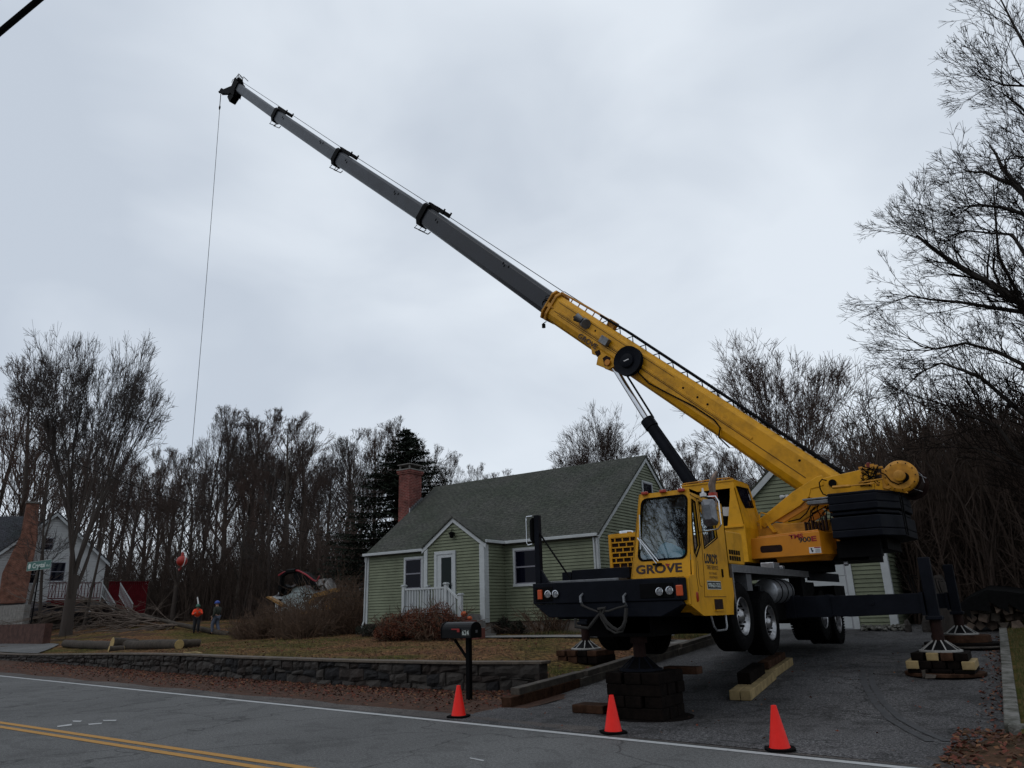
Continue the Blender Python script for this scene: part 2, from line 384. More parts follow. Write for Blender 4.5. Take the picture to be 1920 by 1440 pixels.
strip('yellow_centre_line', y0-ny*.115, y1-ny*.115, .12, .005, M['yellowline'])
q = MB()   # scuffed survey marks sprayed on the lane
for pts in ([(107, 1361), (135, 1357), (134, 1360), (108, 1363)], [(136, 1351), (154, 1351), (150, 1353.5), (137, 1353)], [(165, 1357), (192, 1355), (190, 1357), (167, 1359)], [(193, 1350), (219, 1349.5), (217, 1351.5), (194, 1351.5)], [(880, 1420), (908, 1425), (906, 1427), (882, 1422)]):
    q.add([ZP(x, y, .005) for x, y in pts], [(0, 1, 2, 3)])
struct(q.build('sprayed_road_marks', M['whiteline']))
# leafy verge between the shoulder and the retaining wall
vg = MB(); xs_ = [-64+i*.5 for i in range(125)]
def rows(x):
    pr = roadpt(0, 0); s0 = LA.y + (x-LA.x)*RD.y/RD.x + .5; s1 = wall_s(x)+.15
    return s0, s1
def vgf(u, v):
    x = -64+u*62; s0, s1 = rows(x); s = s0+(s1-s0)*v
    return (x, s, -.012+.03*v + (.05*v*v) + .012*bump_noise(x, s, 4)*v)
vg.grid(vgf, 250, 10); struct(vg.build('leafy_verge', mat('verge_dirt', (.115, .062, .044), .95, bump=1.2, bscale=30, col2=(.055, .038, .030), scale=5, spec=.1), smooth=True))
# driveway
dv = MB()
def dvf(u, v):
    s0 = -3.2
    x = -2.55 + u*7.45; sl = LA.y + (x-LA.x)*RD.y/RD.x + .14
    s = sl + (16.6-sl)*v**1.05
    xl = -2.5 - 0.0*s; xr = 4.86 - .038*s + .9*sstep(1.4, -1.2, s)
    x = xl + (xr-xl)*u
    if v > .001: s = sl + (16.6-sl)*v**1.05
    return (x, s, drive_z(s)+.004 + .006*bump_noise(x, s, .8))
dv.grid(dvf, 30, 50); struct(dv.build('driveway', M['drive'], smooth=True))
q = MB()   # tyre scuffs curving over the asphalt
M['scuff'] = mat('tyre_scuff', (.034, .034, .036), .8, col2=(.055, .056, .06), scale=9, thr=(.42, .6))
for off in (0, 16):
    pts = [(1618+off, 1268), (1622+off, 1292), (1640+off, 1318), (1668+off*1.3, 1345), (1705+off*1.5, 1370), (1745+off*2, 1392)]
    P = [ZP(x, y, max(0, .13-i*.03)) for i, (x, y) in enumerate(pts)]
    P = [Vector((p.x, p.y, drive_z(p.y)+.011+.006*bump_noise(p.x, p.y, .8))) for p in P]
    for a, b in zip(P, P[1:]):
        n = (b-a).cross(Vector((0, 0, 1))).normalized()*.05; q.add([a-n, b-n, b+n, a+n], [(0, 1, 2, 3)])
struct(q.build('tyre_marks', M['scuff']))
# lawns
lw = MB()
def lwf(u, v):
    x = -62 + (u**.8)*59.55; s0 = wall_s(x)+.16; s = s0+(27-s0)*v**1.5
    return (x, s, lawn_z(x, s)+.035*bump_noise(x, s, 1.4)*sstep(0, .05, v) + .012*bump_noise(x, s, 6))
lw.grid(lwf, 260, 90); struct(lw.build('lawn', M['lawn'], smooth=True))
def grassmat():
    return mat('green_grass', (.050, .054, .012), .97, bump=3., bscale=26, col2=(.125, .085, .036), scale=3.5, thr=(.36, .58), spec=.05, detail=10)
M['grass'] = grassmat()
rl = MB()
def rlf(u, v):
    s = .45+ (30-.45)*v**1.4; x = 4.99-.036*s + u**1.5*26
    return (x, s, drive_z(s)+.10+.02*bump_noise(x, s, 2) + .02*u*6)
rl.grid(rlf, 60, 60); struct(rl.build('side_lawn', M['grass'], smooth=True))
rv = MB()
def rvf(u, v):
    x = 4.35+u*14; sl = LA.y + (x-LA.x)*RD.y/RD.x + .5; s1 = 1.0+.0*u
    s = sl+(s1-sl)*v; return (x, s, .008+.05*v*sstep(0, .1, u)+.02*bump_noise(x, s, 3)*v)
rv.grid(rvf, 60, 12); struct(rv.build('leafy_verge', M['leafy'], smooth=True))
# side street beyond the wall's far end and the front walk
sd_ = MB()
def pz(x, y, z): p = ZP(x, y, z); return p
a, b, c, d = ZP(-60, 1228, .42), ZP(62, 1216, .60), ZP(112, 1203, .62), ZP(-60, 1201, .62)
def lg(p, dz): return Vector((p.x, p.y, lawn_z(p.x, p.y)+dz))
pp = [lg(p, .03) for p in (a, b, c, d)]
def sdf(u, v):
    p = pp[0].lerp(pp[1], u).lerp(pp[3].lerp(pp[2], u), v); y = max(p.y, wall_s(p.x)+.5); return (p.x, y, lawn_z(p.x, y)+.035+.03)
sd_.grid(sdf, 24, 12); struct(sd_.build('side_street', M['road']))
wk = MB()
def wkf(u, v):
    x = -11.6+u*9.1; s = 9.6+v*1.0 + .5*math.sin(u*2.2)*(1-u); return (x, s, lawn_z(x, s)+.05)
wk.grid(wkf, 30, 2); struct(wk.build('front_walk', M['conc']))
# scattered leaves: individual blades nobody could count
lf = MB(); rr = random.Random(11)
leafm = [mat('leaf_red_brown', (.135, .036, .020), .9), mat('leaf_tan', (.19, .085, .038), .9), mat('leaf_dark', (.055, .024, .016), .9)]
def leaf(x, y, z, sz):
    n = Vector((rr.uniform(-.6, .6), rr.uniform(-.6, .6), 1)).normalized(); u = n.orthogonal().normalized()
    u = (Matrix.Rotation(rr.uniform(0, 6.28), 3, n)@u); w = n.cross(u); c = Vector((x, y, z+sz*.25))
    lf.m = rr.choice((0, 0, 1, 2)); lf.add([c-u*sz, c-w*sz*.5, c+u*sz*.9, c+w*sz*.55+n*sz*.3], [(0, 1, 2), (0, 2, 3)])
for k in range(9000):
    x = -30+27.6*rr.random()**.7; s0, s1 = rows(x); t = rr.random()**.45
    s = s0+.1+(s1-s0-.15)*t; v = (s-s0)/(s1-s0)
    leaf(x, s, -.012+.03*v+.05*v*v, rr.uniform(.012, .045))
for k in range(2600):
    x = -24+21.3*rr.random(); s = wall_s(x)+.3+11*rr.random()**1.4; leaf(x, s, lawn_z(x, s)+.01, rr.uniform(.02, .05))
for k in range(1100):
    x = 4.3+3*rr.random()**1.5; s = -2.+3.0*rr.random(); leaf(x, s, .02+.02*(s+2)*.3, rr.uniform(.02, .05))
for k in range(500):
    s = .5+12*rr.random(); x = 4.86-.038*s-.35*rr.random()**2; leaf(x, s, drive_z(s)+.006, rr.uniform(.02, .045))
for k in range(130):
    x = rr.uniform(-2, 4.5); s = rr.uniform(-1, 9); leaf(x, s, drive_z(s)+.006, rr.uniform(.015, .035))
o = lf.build('fallen_leaves', leafm); o['kind'] = 'stuff'; tag(o, 'dry red and tan leaves lying along the stone wall, lawn and driveway edge', 'leaves')
# short dry grass standing on the lawns
gr = MB(); rr = random.Random(13); gm = [mat('grass_straw', (.16, .11, .045), .9), mat('grass_green', (.055, .07, .016), .9), mat('grass_dark', (.05, .035, .018), .9)]
def blade(x, y, z, h, w):
    d = Vector((rr.uniform(-.8, .8), rr.uniform(-.8, .8), 0)); s_ = Vector((-d.y, d.x, 0)).normalized()*w
    gr.add([Vector((x, y, z-.01))-s_, Vector((x, y, z-.01))+s_, Vector((x, y, z))+d*h*.6+Vector((0, 0, h))], [(0, 1, 2)])
for k in range(26000):
    x = -2.8-30*rr.random()**1.3; s = wall_s(x)+.2+10*rr.random()**1.2
    b = bump_noise(x*.25, s*.25); gr.m = 1 if b > .35 and rr.random() < .7 else rr.choice((0, 0, 2))
    blade(x, s, lawn_z(x, s), rr.uniform(.02, .07), .006)
for k in range(16000):
    s = .6+14*rr.random()**1.1; x = 5.05-.036*s+2.5*rr.random()**1.5; gr.m = rr.choice((1, 1, 0)); blade(x, s, drive_z(s)+.1, rr.uniform(.03, .08), .005)
for k in range(2500):
    x = -9.2+6*rr.random(); s = 11.3+1.1*rr.random(); gr.m = rr.choice((1, 0, 1)); blade(x, s, lawn_z(x, s), rr.uniform(.05, .18), .008)
o = gr.build('grass_tufts', gm); o['kind'] = 'stuff'; tag(o, 'short dry and green grass blades growing on the lawns', 'grass')
# ------------------------------------------------------------------ retaining wall of stone blocks
def stone_mat():
    m = mat('rough_stone', (.050, .043, .038), .95, var=.55, scale=2.4, bump=1.6, bscale=12, thr=(.3, .7)); return m
M['stone'] = stone_mat(); M['stone2'] = mat('rough_stone_brown', (.034, .025, .021), .95, var=.5, scale=3, bump=1.6, bscale=12)
M['stone3'] = mat('rough_stone_black', (.012, .011, .012), .95, var=.5, scale=3, bump=1.4, bscale=12)
M['cap'] = mat('wall_cap', (.125, .100, .078), .9, var=.35, scale=4, bump=.6, bscale=25)
wall = thing('retaining_wall', (-3.0, 2.6, 0), 'low dark stone block retaining wall along the road verge', 'wall')
wb = MB(); cp = MB(); rr = random.Random(21)
x = -2.92
core = MB(); k = 0
xx = [-60+i*1.0 for i in range(58)]+[-2.95]
for a, b in zip(xx, xx[1:]):
    za, zb = wall_top(a)-.05, wall_top(b)-.05; sa, sb = wall_s(a), wall_s(b)
    core.add([(a, sa+.05, -.1), (b, sb+.05, -.1), (b, sb+.28, -.1), (a, sa+.28, -.1), (a, sa+.05, za), (b, sb+.05, zb), (b, sb+.28, zb), (a, sa+.28, za)],
             [(0, 1, 5, 4), (4, 5, 6, 7), (2, 3, 7, 6)])
core.build('wall_core', M['stone2'], wall)
def crs(x, row): return row/3 + (.075*math.sin(x*1.9+row*2.1)+.06*math.sin(x*.83+row*4.)+.05*math.sin(x*5.3+row))*(0 if row in (0, 3) else 1)
for row in range(3):
    x = -2.92-(.1 if row % 2 else 0)
    while x > -46:
        w = rr.uniform(.16, .55)*(1 if x > -25 else 1.6); a, b = x-w+.006, x-.006; top = wall_top(x)-.05
        za0, za1, zb0, zb1 = [top*crs(q, r_)+e_ for q, r_, e_ in ((a, row, .004), (a, row+1, -.004), (b, row, .004), (b, row+1, -.004))]
        if row == 0: za0 = zb0 = -.06
        d = rr.uniform(-.035, .025); sa, sb = wall_s(a)+d, wall_s(b)+d; j = lambda: rr.uniform(-.018, .018)
        wb.m = rr.choice((0, 0, 1, 2)) if x > -14 else rr.choice((0, 0, 1, 1))
        h = za1-za0; nn = 3
        P_ = []
        for iz in range(4):
            for ix in range(4):
                u, v = ix/3, iz/3; xx_ = a+(b-a)*u; zl = za0+(zb0-za0)*u; zh = za1+(zb1-za1)*u; inn = ix in (1, 2) and iz in (1, 2)
                P_.append((xx_+(j()*.6 if 0 < ix < 3 else 0), (sa+(sb-sa)*u)+(-.035+j() if inn else .015+j()*.4), zl+(zh-zl)*v+(j()*.5 if 0 < iz < 3 else 0)))
        P_ += [(a, sa+.12, za0), (b, sb+.12, zb0), (b, sb+.12, zb1), (a, sa+.12, za1)]
        wb.add(P_, [(iz*4+ix, iz*4+ix+1, iz*4+ix+5, iz*4+ix+4) for iz in range(3) for ix in range(3)]+[(12, 13, 14, 15, 18, 19), (0, 16, 17, 3, 2, 1), (3, 17, 18, 15, 11, 7), (0, 4, 8, 12, 19, 16)])
        x -= w
for row in range(3):   # the return face at the driveway end
    z0, z1 = row*.19-(.1 if row == 0 else 0), row*.19+.182
    wb.m = row % 2; wb.box(-3.0, -2.90, 2.55, 2.86, z0, z1)
wb.build('stone_blocks', [M['stone'], M['stone2'], M['stone3']], wall, bevel=0)
x = -2.86
while x > -46:
    w = rr.uniform(.5, .8); a, b = x-w+.006, x-.003
    za, zb = wall_top(a)-.045, wall_top(b)-.045; sa, sb = wall_s(a)-.045, wall_s(b)-.045
    cp.prism([(a, sa, za), (b, sb, zb), (b, sb+.36, zb), (a, sa+.36, za)], (0, 0, .05)); x -= w
cp.build('wall_cap', M['cap'], wall, bevel=.008)
# timber edging stepping up the left side of the driveway
te = thing('timber_edging', (-2.5, 1.0, 0), 'long weathered timber edging between lawn and left side of driveway', 'edging')
def beam(mb, x0, s0, x1, s1, z0, z1, w, h):
    a = Vector((x0, s0, z0)); b = Vector((x1, s1, z1)); d = (b-a).normalized(); n = Vector((d.y, -d.x, 0)).normalized()*w/2; u = Vector((0, 0, h))
    mb.add([a-n, a+n, b+n, b-n, a-n+u, a+n+u, b+n+u, b-n+u], [(0, 3, 2, 1), (4, 5, 6, 7), (0, 1, 5, 4), (1, 2, 6, 5), (2, 3, 7, 6), (3, 0, 4, 7)])
for i, (s0, s1) in enumerate(((.75, 3.2), (3.2, 5.7), (5.7, 8.2), (8.2, 11.0))):
    m_ = MB(); beam(m_, -2.42-.01*i, s0, -2.46-.01*i, s1-.02, drive_z(s0)-.05, drive_z(s1)-.05, .20, .21)
    m_.build('timber', M['timber_gr'] if i else M['timber_md'], te, bevel=.01)
    m_ = MB(); beam(m_, -2.44-.01*i, s0+.3, -2.48-.01*i, s1+.2, drive_z(s0)+.162, drive_z(s1)+.162, .19, .12 if i < 3 else .10)
    m_.build('timber', M['timber_gr'], te, bevel=.01)
# granite kerb on the right of the driveway
kb = thing('granite_kerb', (4.9, 1.3, 0), 'pale granite kerb stones bordering right side of driveway', 'kerb')
M['granite'] = mat('granite', (.19, .185, .17), .9, col2=(.045, .045, .032), scale=4.5, bump=1.2, bscale=30, thr=(.38, .62), detail=10)
for i in range(6):
    m_ = MB(); s0, s1 = .95+i*2.3, .95+(i+1)*2.3-.02; beam(m_, 4.91-.036*s0, s0, 4.91-.036*s1, s1, drive_z(s0)-.02, drive_z(s1)-.02, .17, .15); m_.build('kerb_stone', M['granite'], kb, bevel=.015)
m_ = MB(); beam(m_, 4.84, .87, 8.6, .55, -.0, .02, .14, .14); m_.build('kerb_stone', M['granite'], kb, bevel=.015)
# ------------------------------------------------------------------ houses
def shingle_mat(name, c1, c2, c3):
    m = mat(name, c1, .92, spec=.15); t, b = nodes_of(m); co = t.nodes.new('ShaderNodeTexCoord')
    uv = t.nodes.new('ShaderNodeUVMap')
    br = t.nodes.new('ShaderNodeTexBrick'); br.inputs['Scale'].default_value = 1; br.inputs['Brick Width'].default_value = .30; br.inputs['Row Height'].default_value = .142; br.inputs['Mortar Size'].default_value = .009; br.inputs['Bias'].default_value = -.1
    br.inputs['Color1'].default_value = (*c1, 1); br.inputs['Color2'].default_value = (*c2, 1); br.inputs['Mortar'].default_value = (*c3, 1)
    t.links.new(uv.outputs[0], br.inputs['Vector'])
    n = t.nodes.new('ShaderNodeTexNoise'); n.inputs['Scale'].default_value = 9; n.inputs['Detail'].default_value = 8; t.links.new(co.outputs['Object'], n.inputs['Vector'])
    n2 = t.nodes.new('ShaderNodeTexNoise'); n2.inputs['Scale'].default_value = .8; n2.inputs['Detail'].default_value = 5; t.links.new(co.outputs['Object'], n2.inputs['Vector'])
    r = t.nodes.new('ShaderNodeValToRGB'); r.color_ramp.elements[0].position = .3; r.color_ramp.elements[0].color = (.62,)*3+(1,); r.color_ramp.elements[1].position = .7; r.color_ramp.elements[1].color = (1.35,)*3+(1,); t.links.new(n.outputs['Fac'], r.inputs[0])
    r2 = t.nodes.new('ShaderNodeValToRGB'); r2.color_ramp.elements[0].position = .35; r2.color_ramp.elements[0].color = (.86, .9, .84, 1); r2.color_ramp.elements[1].position = .65; r2.color_ramp.elements[1].color = (1.12, 1.07, 1.1, 1); t.links.new(n2.outputs['Fac'], r2.inputs[0])
    a = t.nodes.new('ShaderNodeMixRGB'); a.blend_type = 'MULTIPLY'; a.inputs[0].default_value = 1; t.links.new(br.outputs['Color'], a.inputs[1]); t.links.new(r.outputs[0], a.inputs[2])
    c = t.nodes.new('ShaderNodeMixRGB'); c.blend_type = 'MULTIPLY'; c.inputs[0].default_value = 1; t.links.new(a.outputs[0], c.inputs[1]); t.links.new(r2.outputs[0], c.inputs[2]); t.links.new(c.outputs[0], b.inputs['Base Color'])
    bp = t.nodes.new('ShaderNodeBump'); bp.inputs['Strength'].default_value = .8; bp.inputs['Distance'].default_value = .012; bp.invert = True
    t.links.new(br.outputs['Fac'], bp.inputs['Height']); t.links.new(bp.outputs[0], b.inputs['Normal'])
    return m
M['shingle'] = shingle_mat('green_grey_shingles', (.058, .062, .052), (.050, .053, .047), (.024, .026, .022))
M['shingle_dk'] = shingle_mat('charcoal_shingles', (.045, .048, .055), (.035, .038, .042), (.015, .015, .018))
def brick_mat(name, c1, c2, mort, sc=1.):
    m = mat(name, c1, .9, bump=0); t, b = nodes_of(m); uv = t.nodes.new('ShaderNodeUVMap')
    br = t.nodes.new('ShaderNodeTexBrick'); br.inputs['Scale'].default_value = sc; br.inputs['Brick Width'].default_value = .21; br.inputs['Row Height'].default_value = .075; br.inputs['Mortar Size'].default_value = .008
    br.inputs['Color1'].default_value = (*c1, 1); br.inputs['Color2'].default_value = (*c2, 1); br.inputs['Mortar'].default_value = (*mort, 1)
    t.links.new(uv.outputs[0], br.inputs['Vector'])
    co = t.nodes.new('ShaderNodeTexCoord'); n = t.nodes.new('ShaderNodeTexNoise'); n.inputs['Scale'].default_value = 3; n.inputs['Detail'].default_value = 8; t.links.new(co.outputs['Object'], n.inputs['Vector'])
    r = t.nodes.new('ShaderNodeValToRGB'); r.color_ramp.elements[0].position = .3; r.color_ramp.elements[0].color = (.5,)*3+(1,); r.color_ramp.elements[1].position = .7; r.color_ramp.elements[1].color = (1.3,)*3+(1,); t.links.new(n.outputs['Fac'], r.inputs[0])
    a = t.nodes.new('ShaderNodeMixRGB'); a.blend_type = 'MULTIPLY'; a.inputs[0].default_value = 1; t.links.new(br.outputs['Color'], a.inputs[1]); t.links.new(r.outputs[0], a.inputs[2]); t.links.new(a.outputs[0], b.inputs['Base Color'])
    bp = t.nodes.new('ShaderNodeBump'); bp.inputs['Strength'].default_value = .7; bp.inputs['Distance'].default_value = .01; bp.invert = True; t.links.new(br.outputs['Fac'], bp.inputs['Height']); t.links.new(bp.outputs[0], b.inputs['Normal'])
    return m
M['brick'] = brick_mat('red_brick', (.155, .033, .026), (.100, .022, .018), (.20, .12, .10))
M['brick_br'] = brick_mat('brown_brick', (.20, .075, .045), (.15, .055, .035), (.20, .13, .10))
def uvbox(o, R=None):
    """metre-true UVs: u along the horizontal of each face, v up its slope"""
    me = o.data; uvl = me.uv_layers.new(name='UVMap'); Z = Vector((0, 0, 1))
    for p in me.polygons:
        n = p.normal; u = Z.cross(n)
        u = Vector((1, 0, 0)) if u.length < .05 else u.normalized(); v = n.cross(u)
        for li in p.loop_indices:
            c = me.vertices[me.loops[li].vertex_index].co; uvl.data[li].uv = (c.dot(u), c.dot(v))
    return o
def clip_span(poly, z):
    xs = []
    for (a, b), (c, d) in zip(poly, poly[1:]+poly[:1]):
        if (b-z)*(d-z) < 0 or b == z: 
            if b == d: continue
            xs.append(a+(c-a)*(z-b)/(d-b))
    return (min(xs), max(xs)) if len(xs) >= 2 else None
def clapboard(mb, poly, o, u, n, ex=.114, th=.032):
    """lapped boards filling a polygon (u, z) on the wall plane through o with outward normal n"""
    o = Vector(o); u = Vector(u); n = Vector(n); z0 = min(p[1] for p in poly); z1 = max(p[1] for p in poly); z = z0
    while z < z1-1e-3:
        zt = min(z+ex, z1); a = clip_span(poly, z+1e-4); b = clip_span(poly, zt-1e-4)
        if a and b:
            P = lambda x, zz, d: o+u*x+n*d+Vector((0, 0, zz))
            vs = [P(a[0], z, th), P(a[1], z, th), P(b[1], zt-.016, .006), P(b[0], zt-.016, .006), P(a[0], z, -.02), P(a[1], z, -.02), P(b[1], zt, -.02), P(b[0], zt, -.02)]
            if u.cross(Vector((0, 0, 1))).dot(n) > 0: fs = [(0, 1, 2, 3), (4, 5, 1, 0), (3, 2, 6, 7)]
            else: fs = [(3, 2, 1, 0), (0, 1, 5, 4), (7, 6, 2, 3)]
            mb.add(vs, fs)
        z = zt
def roof_slab(parent, name, pts, th, m):
    """pts: slope polygon seen from above, in order; thickness is dropped straight down"""
    mb = MB(); mb.prism(pts, (0, 0, -th)); o = mb.build(name, m, parent); uvbox(o); return o
def window(parent, c, w, h, n=(0, -1, 0), frame=.09, mull=True, grid=0, glass='glassd', wm='white', nm='window', depth=.06, bot=None):
    n = Vector(n); u = Vector((0, 0, 1)).cross(n).normalized()*-1; u = Vector((-n.y, n.x, 0)); c = Vector(c); Z = Vector((0, 0, 1))
    R = Matrix((u, n*-1, Z)).transposed()
    f = MB()
    f.cbox(c+Z*(h/2-frame/2), w, depth, frame, R); f.cbox(c-Z*(h/2-frame/2), w+.04, depth+.02, frame, R)
    for s in (-1, 1): f.cbox(c+u*s*(w/2-frame/2), frame, depth, h-2*frame, R)
    wo = f.build(nm, M[wm], parent, bevel=.006)
    g = MB(); g.cbox(c+n*.004, w-2*frame, .02, h-2*frame, R); g.build('pane', M[glass], wo)
    if mull or grid:
        s_ = MB()
        if mull: s_.cbox(c+n*.018, w-2*frame, .035, .05, R)
        for s in (-1, 1): s_.cbox(c+u*s*(w/2-frame-.02)+n*.016, .04, .028, h-2*frame, R)
        for s in (-1, 1): s_.cbox(c+Z*s*(h/2-frame-.02)+n*.016, w-2*frame, .028, .04, R)
        if grid:
            for k in range(1, grid): s_.cbox(c+u*((w-2*frame)*(k/grid-.5))+n*.016, .018, .02, h-2*frame, R)
        s_.build('sash', M[wm] if wm != 'white' else M['sashgrey'], wo)
    return wo
M['sashgrey'] = mat('sash_grey', (.22, .22, .26), .5)
X0, X1, SF, SB, SR, ZB, ZE, ZR = -18.05, -6.89, 12.6, 21.6, 17.09, 1.2, 3.98, 7.38
house = thing('green_house', (-12.4, 12.6, .75), 'sage green clapboard cape house with grey green shingle roof and projecting gabled entry', 'house')
sl = (ZR-ZE)/(SR-SF)
b = MB()
clapboard(b, [(X0, ZB), (X1, ZB), (X1, ZE), (X0, ZE)], (0, SF, 0), (1, 0, 0), (0, -1, 0))
clapboard(b, [(SF, ZB), (SB, ZB), (SB, ZE), (SR, ZR-.03), (SF, ZE)], (X1, 0, 0), (0, 1, 0), (1, 0, 0))
clapboard(b, [(SF, ZB), (SB, ZB), (SB, ZE), (SR, ZR-.03), (SF, ZE)], (X0, 0, 0), (0, 1, 0), (-1, 0, 0))
EX0, EX1, ES, EZ, ER, EXm = -13.62, -10.83, 11.3, 3.92, 4.88, -12.22
clapboard(b, [(EX0, ZB), (EX1, ZB), (EX1, EZ), (EXm, ER), (EX0, EZ)], (0, ES, 0), (1, 0, 0), (0, -1, 0))
clapboard(b, [(ES, ZB), (SF, ZB), (SF, EZ+.05), (ES, EZ+.05)], (EX1, 0, 0), (0, 1, 0), (1, 0, 0))
clapboard(b, [(ES, ZB), (SF, ZB), (SF, EZ+.05), (ES, EZ+.05)], (EX0, 0, 0), (0, 1, 0), (-1, 0, 0))
b.build('clapboard_wall', M['siding'], house)
b = MB(); b.box(X0+.03, X1-.03, SF+.03, SB, .2, ZB+.01); b.box(EX0+.03, EX1-.03, ES+.03, SF, .2, ZB+.01); b.build('foundation', M['found'], house)
# main roof: front slope is notched by the entry gable running into it
ov = .10; of = .14
RF = SF-of; zf = ZE+.10
f_ = lambda x, s, dz=.12: (x, s, ZE+sl*(s-SF)+dz)
roof_slab(house, 'roof', [f_(X0-ov, RF), f_(X1+ov, RF), f_(X1+ov, SR), f_(X0-ov, SR)], .09, M['shingle'])
roof_slab(house, 'roof', [(X1+ov, SB+of, ZE+.12-sl*of), (X0-ov, SB+of, ZE+.12-sl*of), (X0-ov, SR, ZR+.12), (X1+ov, SR, ZR+.12)], .09, M['shingle'])
# entry roof: two slopes meeting the main slope in valleys
es = (ER-EZ)/(EXm-EX0); so = ES-.12
def vly(z): return SF+(z-.12-ZE)/sl
zr = ER+.14; eo = .14
for sgn, xe in ((-1, EX0-.12), (1, EX1+.12)):
    ze = zr-es*abs(xe-EXm)
    sv_ = max(vly(ze), RF+.02)
    pts = [(xe, so, ze), (EXm, so, zr), (EXm, vly(zr)+.05, zr), (xe, sv_+.02, ze)]
    if sgn > 0: pts = pts[::-1]
    roof_slab(house, 'entry_roof', pts, .06, M['shingle'])
# trim
t = MB()
t.box(X0-.02, X0+.10, SF-.055, SF+.1, ZB-.02, ZE); t.box(X1-.10, X1+.045, SF-.055, SF+.1, ZB-.02, ZE+.02)
t.box(EX0-.04, EX0+.13, ES-.055, ES+.1, ZB-.02, EZ-.02); t.box(EX1-.17, EX1+.05, ES-.055, ES+.12, ZB-.02, EZ-.02)
t.box(EX1-.0, EX1+.042, ES+.12, ES+.24, ZB-.02, EZ-.02)
t.build_split('corner_board', M['white'], house, bevel=.006)
t = MB()   # gutters and fascia
for x0, x1 in ((X0-.12, EX0-.16), (EX1+.1, X1+.12)):
    t.box(x0, x1, RF-.10, RF-.005, ZE-.035, ZE+.072); t.box(x0, x1, RF, SF, ZE-.05, ZE-.012)
t.box(EX1+.10, EX1+.17, ES-.05, RF-.1, ZE-.035, ZE+.07)
t.build_split('gutter', M['white'], house, bevel=.012)
t = MB()   # rake boards
def rake(mb, a, b, n, w, th, drop):
    a, b = Vector(a), Vector(b); n = Vector(n)*th; mb.prism([a, b, b-Vector((0, 0, w)), a-Vector((0, 0, w))], n)
rz = .03
rake(t, (X1+.035, RF, ZE-sl*of+rz), (X1+.035, SR, ZR+rz), (1, 0, 0), .20, .03, 0); rake(t, (X1+.035, SR+.001, ZR+rz), (X1+.035, SB+of, ZE-sl*of+rz), (1, 0, 0), .20, .03, 0)
rake(t, (X0-.065, RF, ZE-sl*of+rz), (X0-.065, SR, ZR+rz), (1, 0, 0), .20, .03, 0)
rake(t, (EX0-.14, ES-.075, zr-.06-es*(EXm-EX0+.14)), (EXm, ES-.075, zr-.06), (0, 1, 0), .17, .04, 0); rake(t, (EXm+.001, ES-.075, zr-.06), (EX1+.14, ES-.075, zr-.06-es*(EX1+.14-EXm)), (0, 1, 0), .17, .04, 0)
t.build_split('rake_board', M['white'], house, bevel=.004)
t = MB(); t.tube([(X0+.02, SF-.09, ZE), (X0-.02, SF-.09, ZE-.25), (X0-.05, SF-.08, ZB+.1), (X0-.1, SF-.2, ZB-.25)], .038, 8); t.tube([(X1-.07, SF-.11, ZE+.0), (X1-.07, SF-.09, ZE-.2), (X1-.07, SF-.09, ZB-.1)], .038, 8); t.build('downspout', M['white'], house)
window(house, (-9.82, SF-.035, 3.08), 1.20, 1.38)
window(house, (-15.38, SF-.035, 3.10), 1.05, 1.34); window(house, (-14.30, SF-.035, 3.10), 1.05, 1.34)
window(house, (X1+.035, 17.05, 5.75), .98, 1.3, n=(1, 0, 0), frame=.07)
d = MB(); DX0, DX1, DZ0, DZ1 = -13.12, -12.10, 1.62, 3.76
d.box(DX0, DX1, ES-.085, ES+.02, DZ1-.12, DZ1); d.box(DX0, DX0+.13, ES-.085, ES+.02, DZ0, DZ1-.12); d.box(DX1-.13, DX1, ES-.085, ES+.02, DZ0, DZ1-.12)
dr = d.build('front_door', M['white'], house, bevel=.006)
d = MB(); d.box(DX0+.13, DX1-.13, ES-.06, ES+.0, DZ0, DZ0+.75); d.box(DX0+.13, DX0+.33, ES-.06, ES, DZ0+.75, DZ1-.12); d.box(DX1-.2, DX1-.13, ES-.06, ES, DZ0+.75, DZ1-.12); d.box(DX0+.33, DX1-.2, ES-.06, ES, DZ1-.24, DZ1-.12); d.build('storm_door', M['white'], dr, bevel=.006)
d = MB(); d.box(DX0+.33, DX1-.2, ES-.048, ES-.035, DZ0+.75, DZ1-.24); d.build('door_glass', mat('door_glass', (.003, .010, .010), .06, spec=.2), dr)
d = MB(); d.tube([(DX1-.17, ES-.10, DZ0+.80), (DX1-.17, ES-.10, DZ0+.98)], .012, 6); d.box(DX1-.18, DX1-.16, ES-.10, ES-.05, DZ0+.88, DZ0+.9); d.build('handle', M['black'], dr)
d = MB(); d.lathe([(0, 0), (.05, .01), (.07, .05), (.10, .2), (.08, .23), (0, .25)], (EXm, ES-.13, 4.20), (0, 0, 1), 8); d.tube([(EXm, ES, 4.5), (EXm, ES-.12, 4.56), (EXm, ES-.13, 4.45)], .012, 5); d.tube([(EXm+.1, ES-.1, 4.25), (EXm+.17, ES-.13, 4.42)], .008, 4); d.tube([(EXm-.1, ES-.1, 4.3), (EXm-.17, ES-.13, 4.45)], .008, 4); d.build('porch_lantern', M['black'], house)
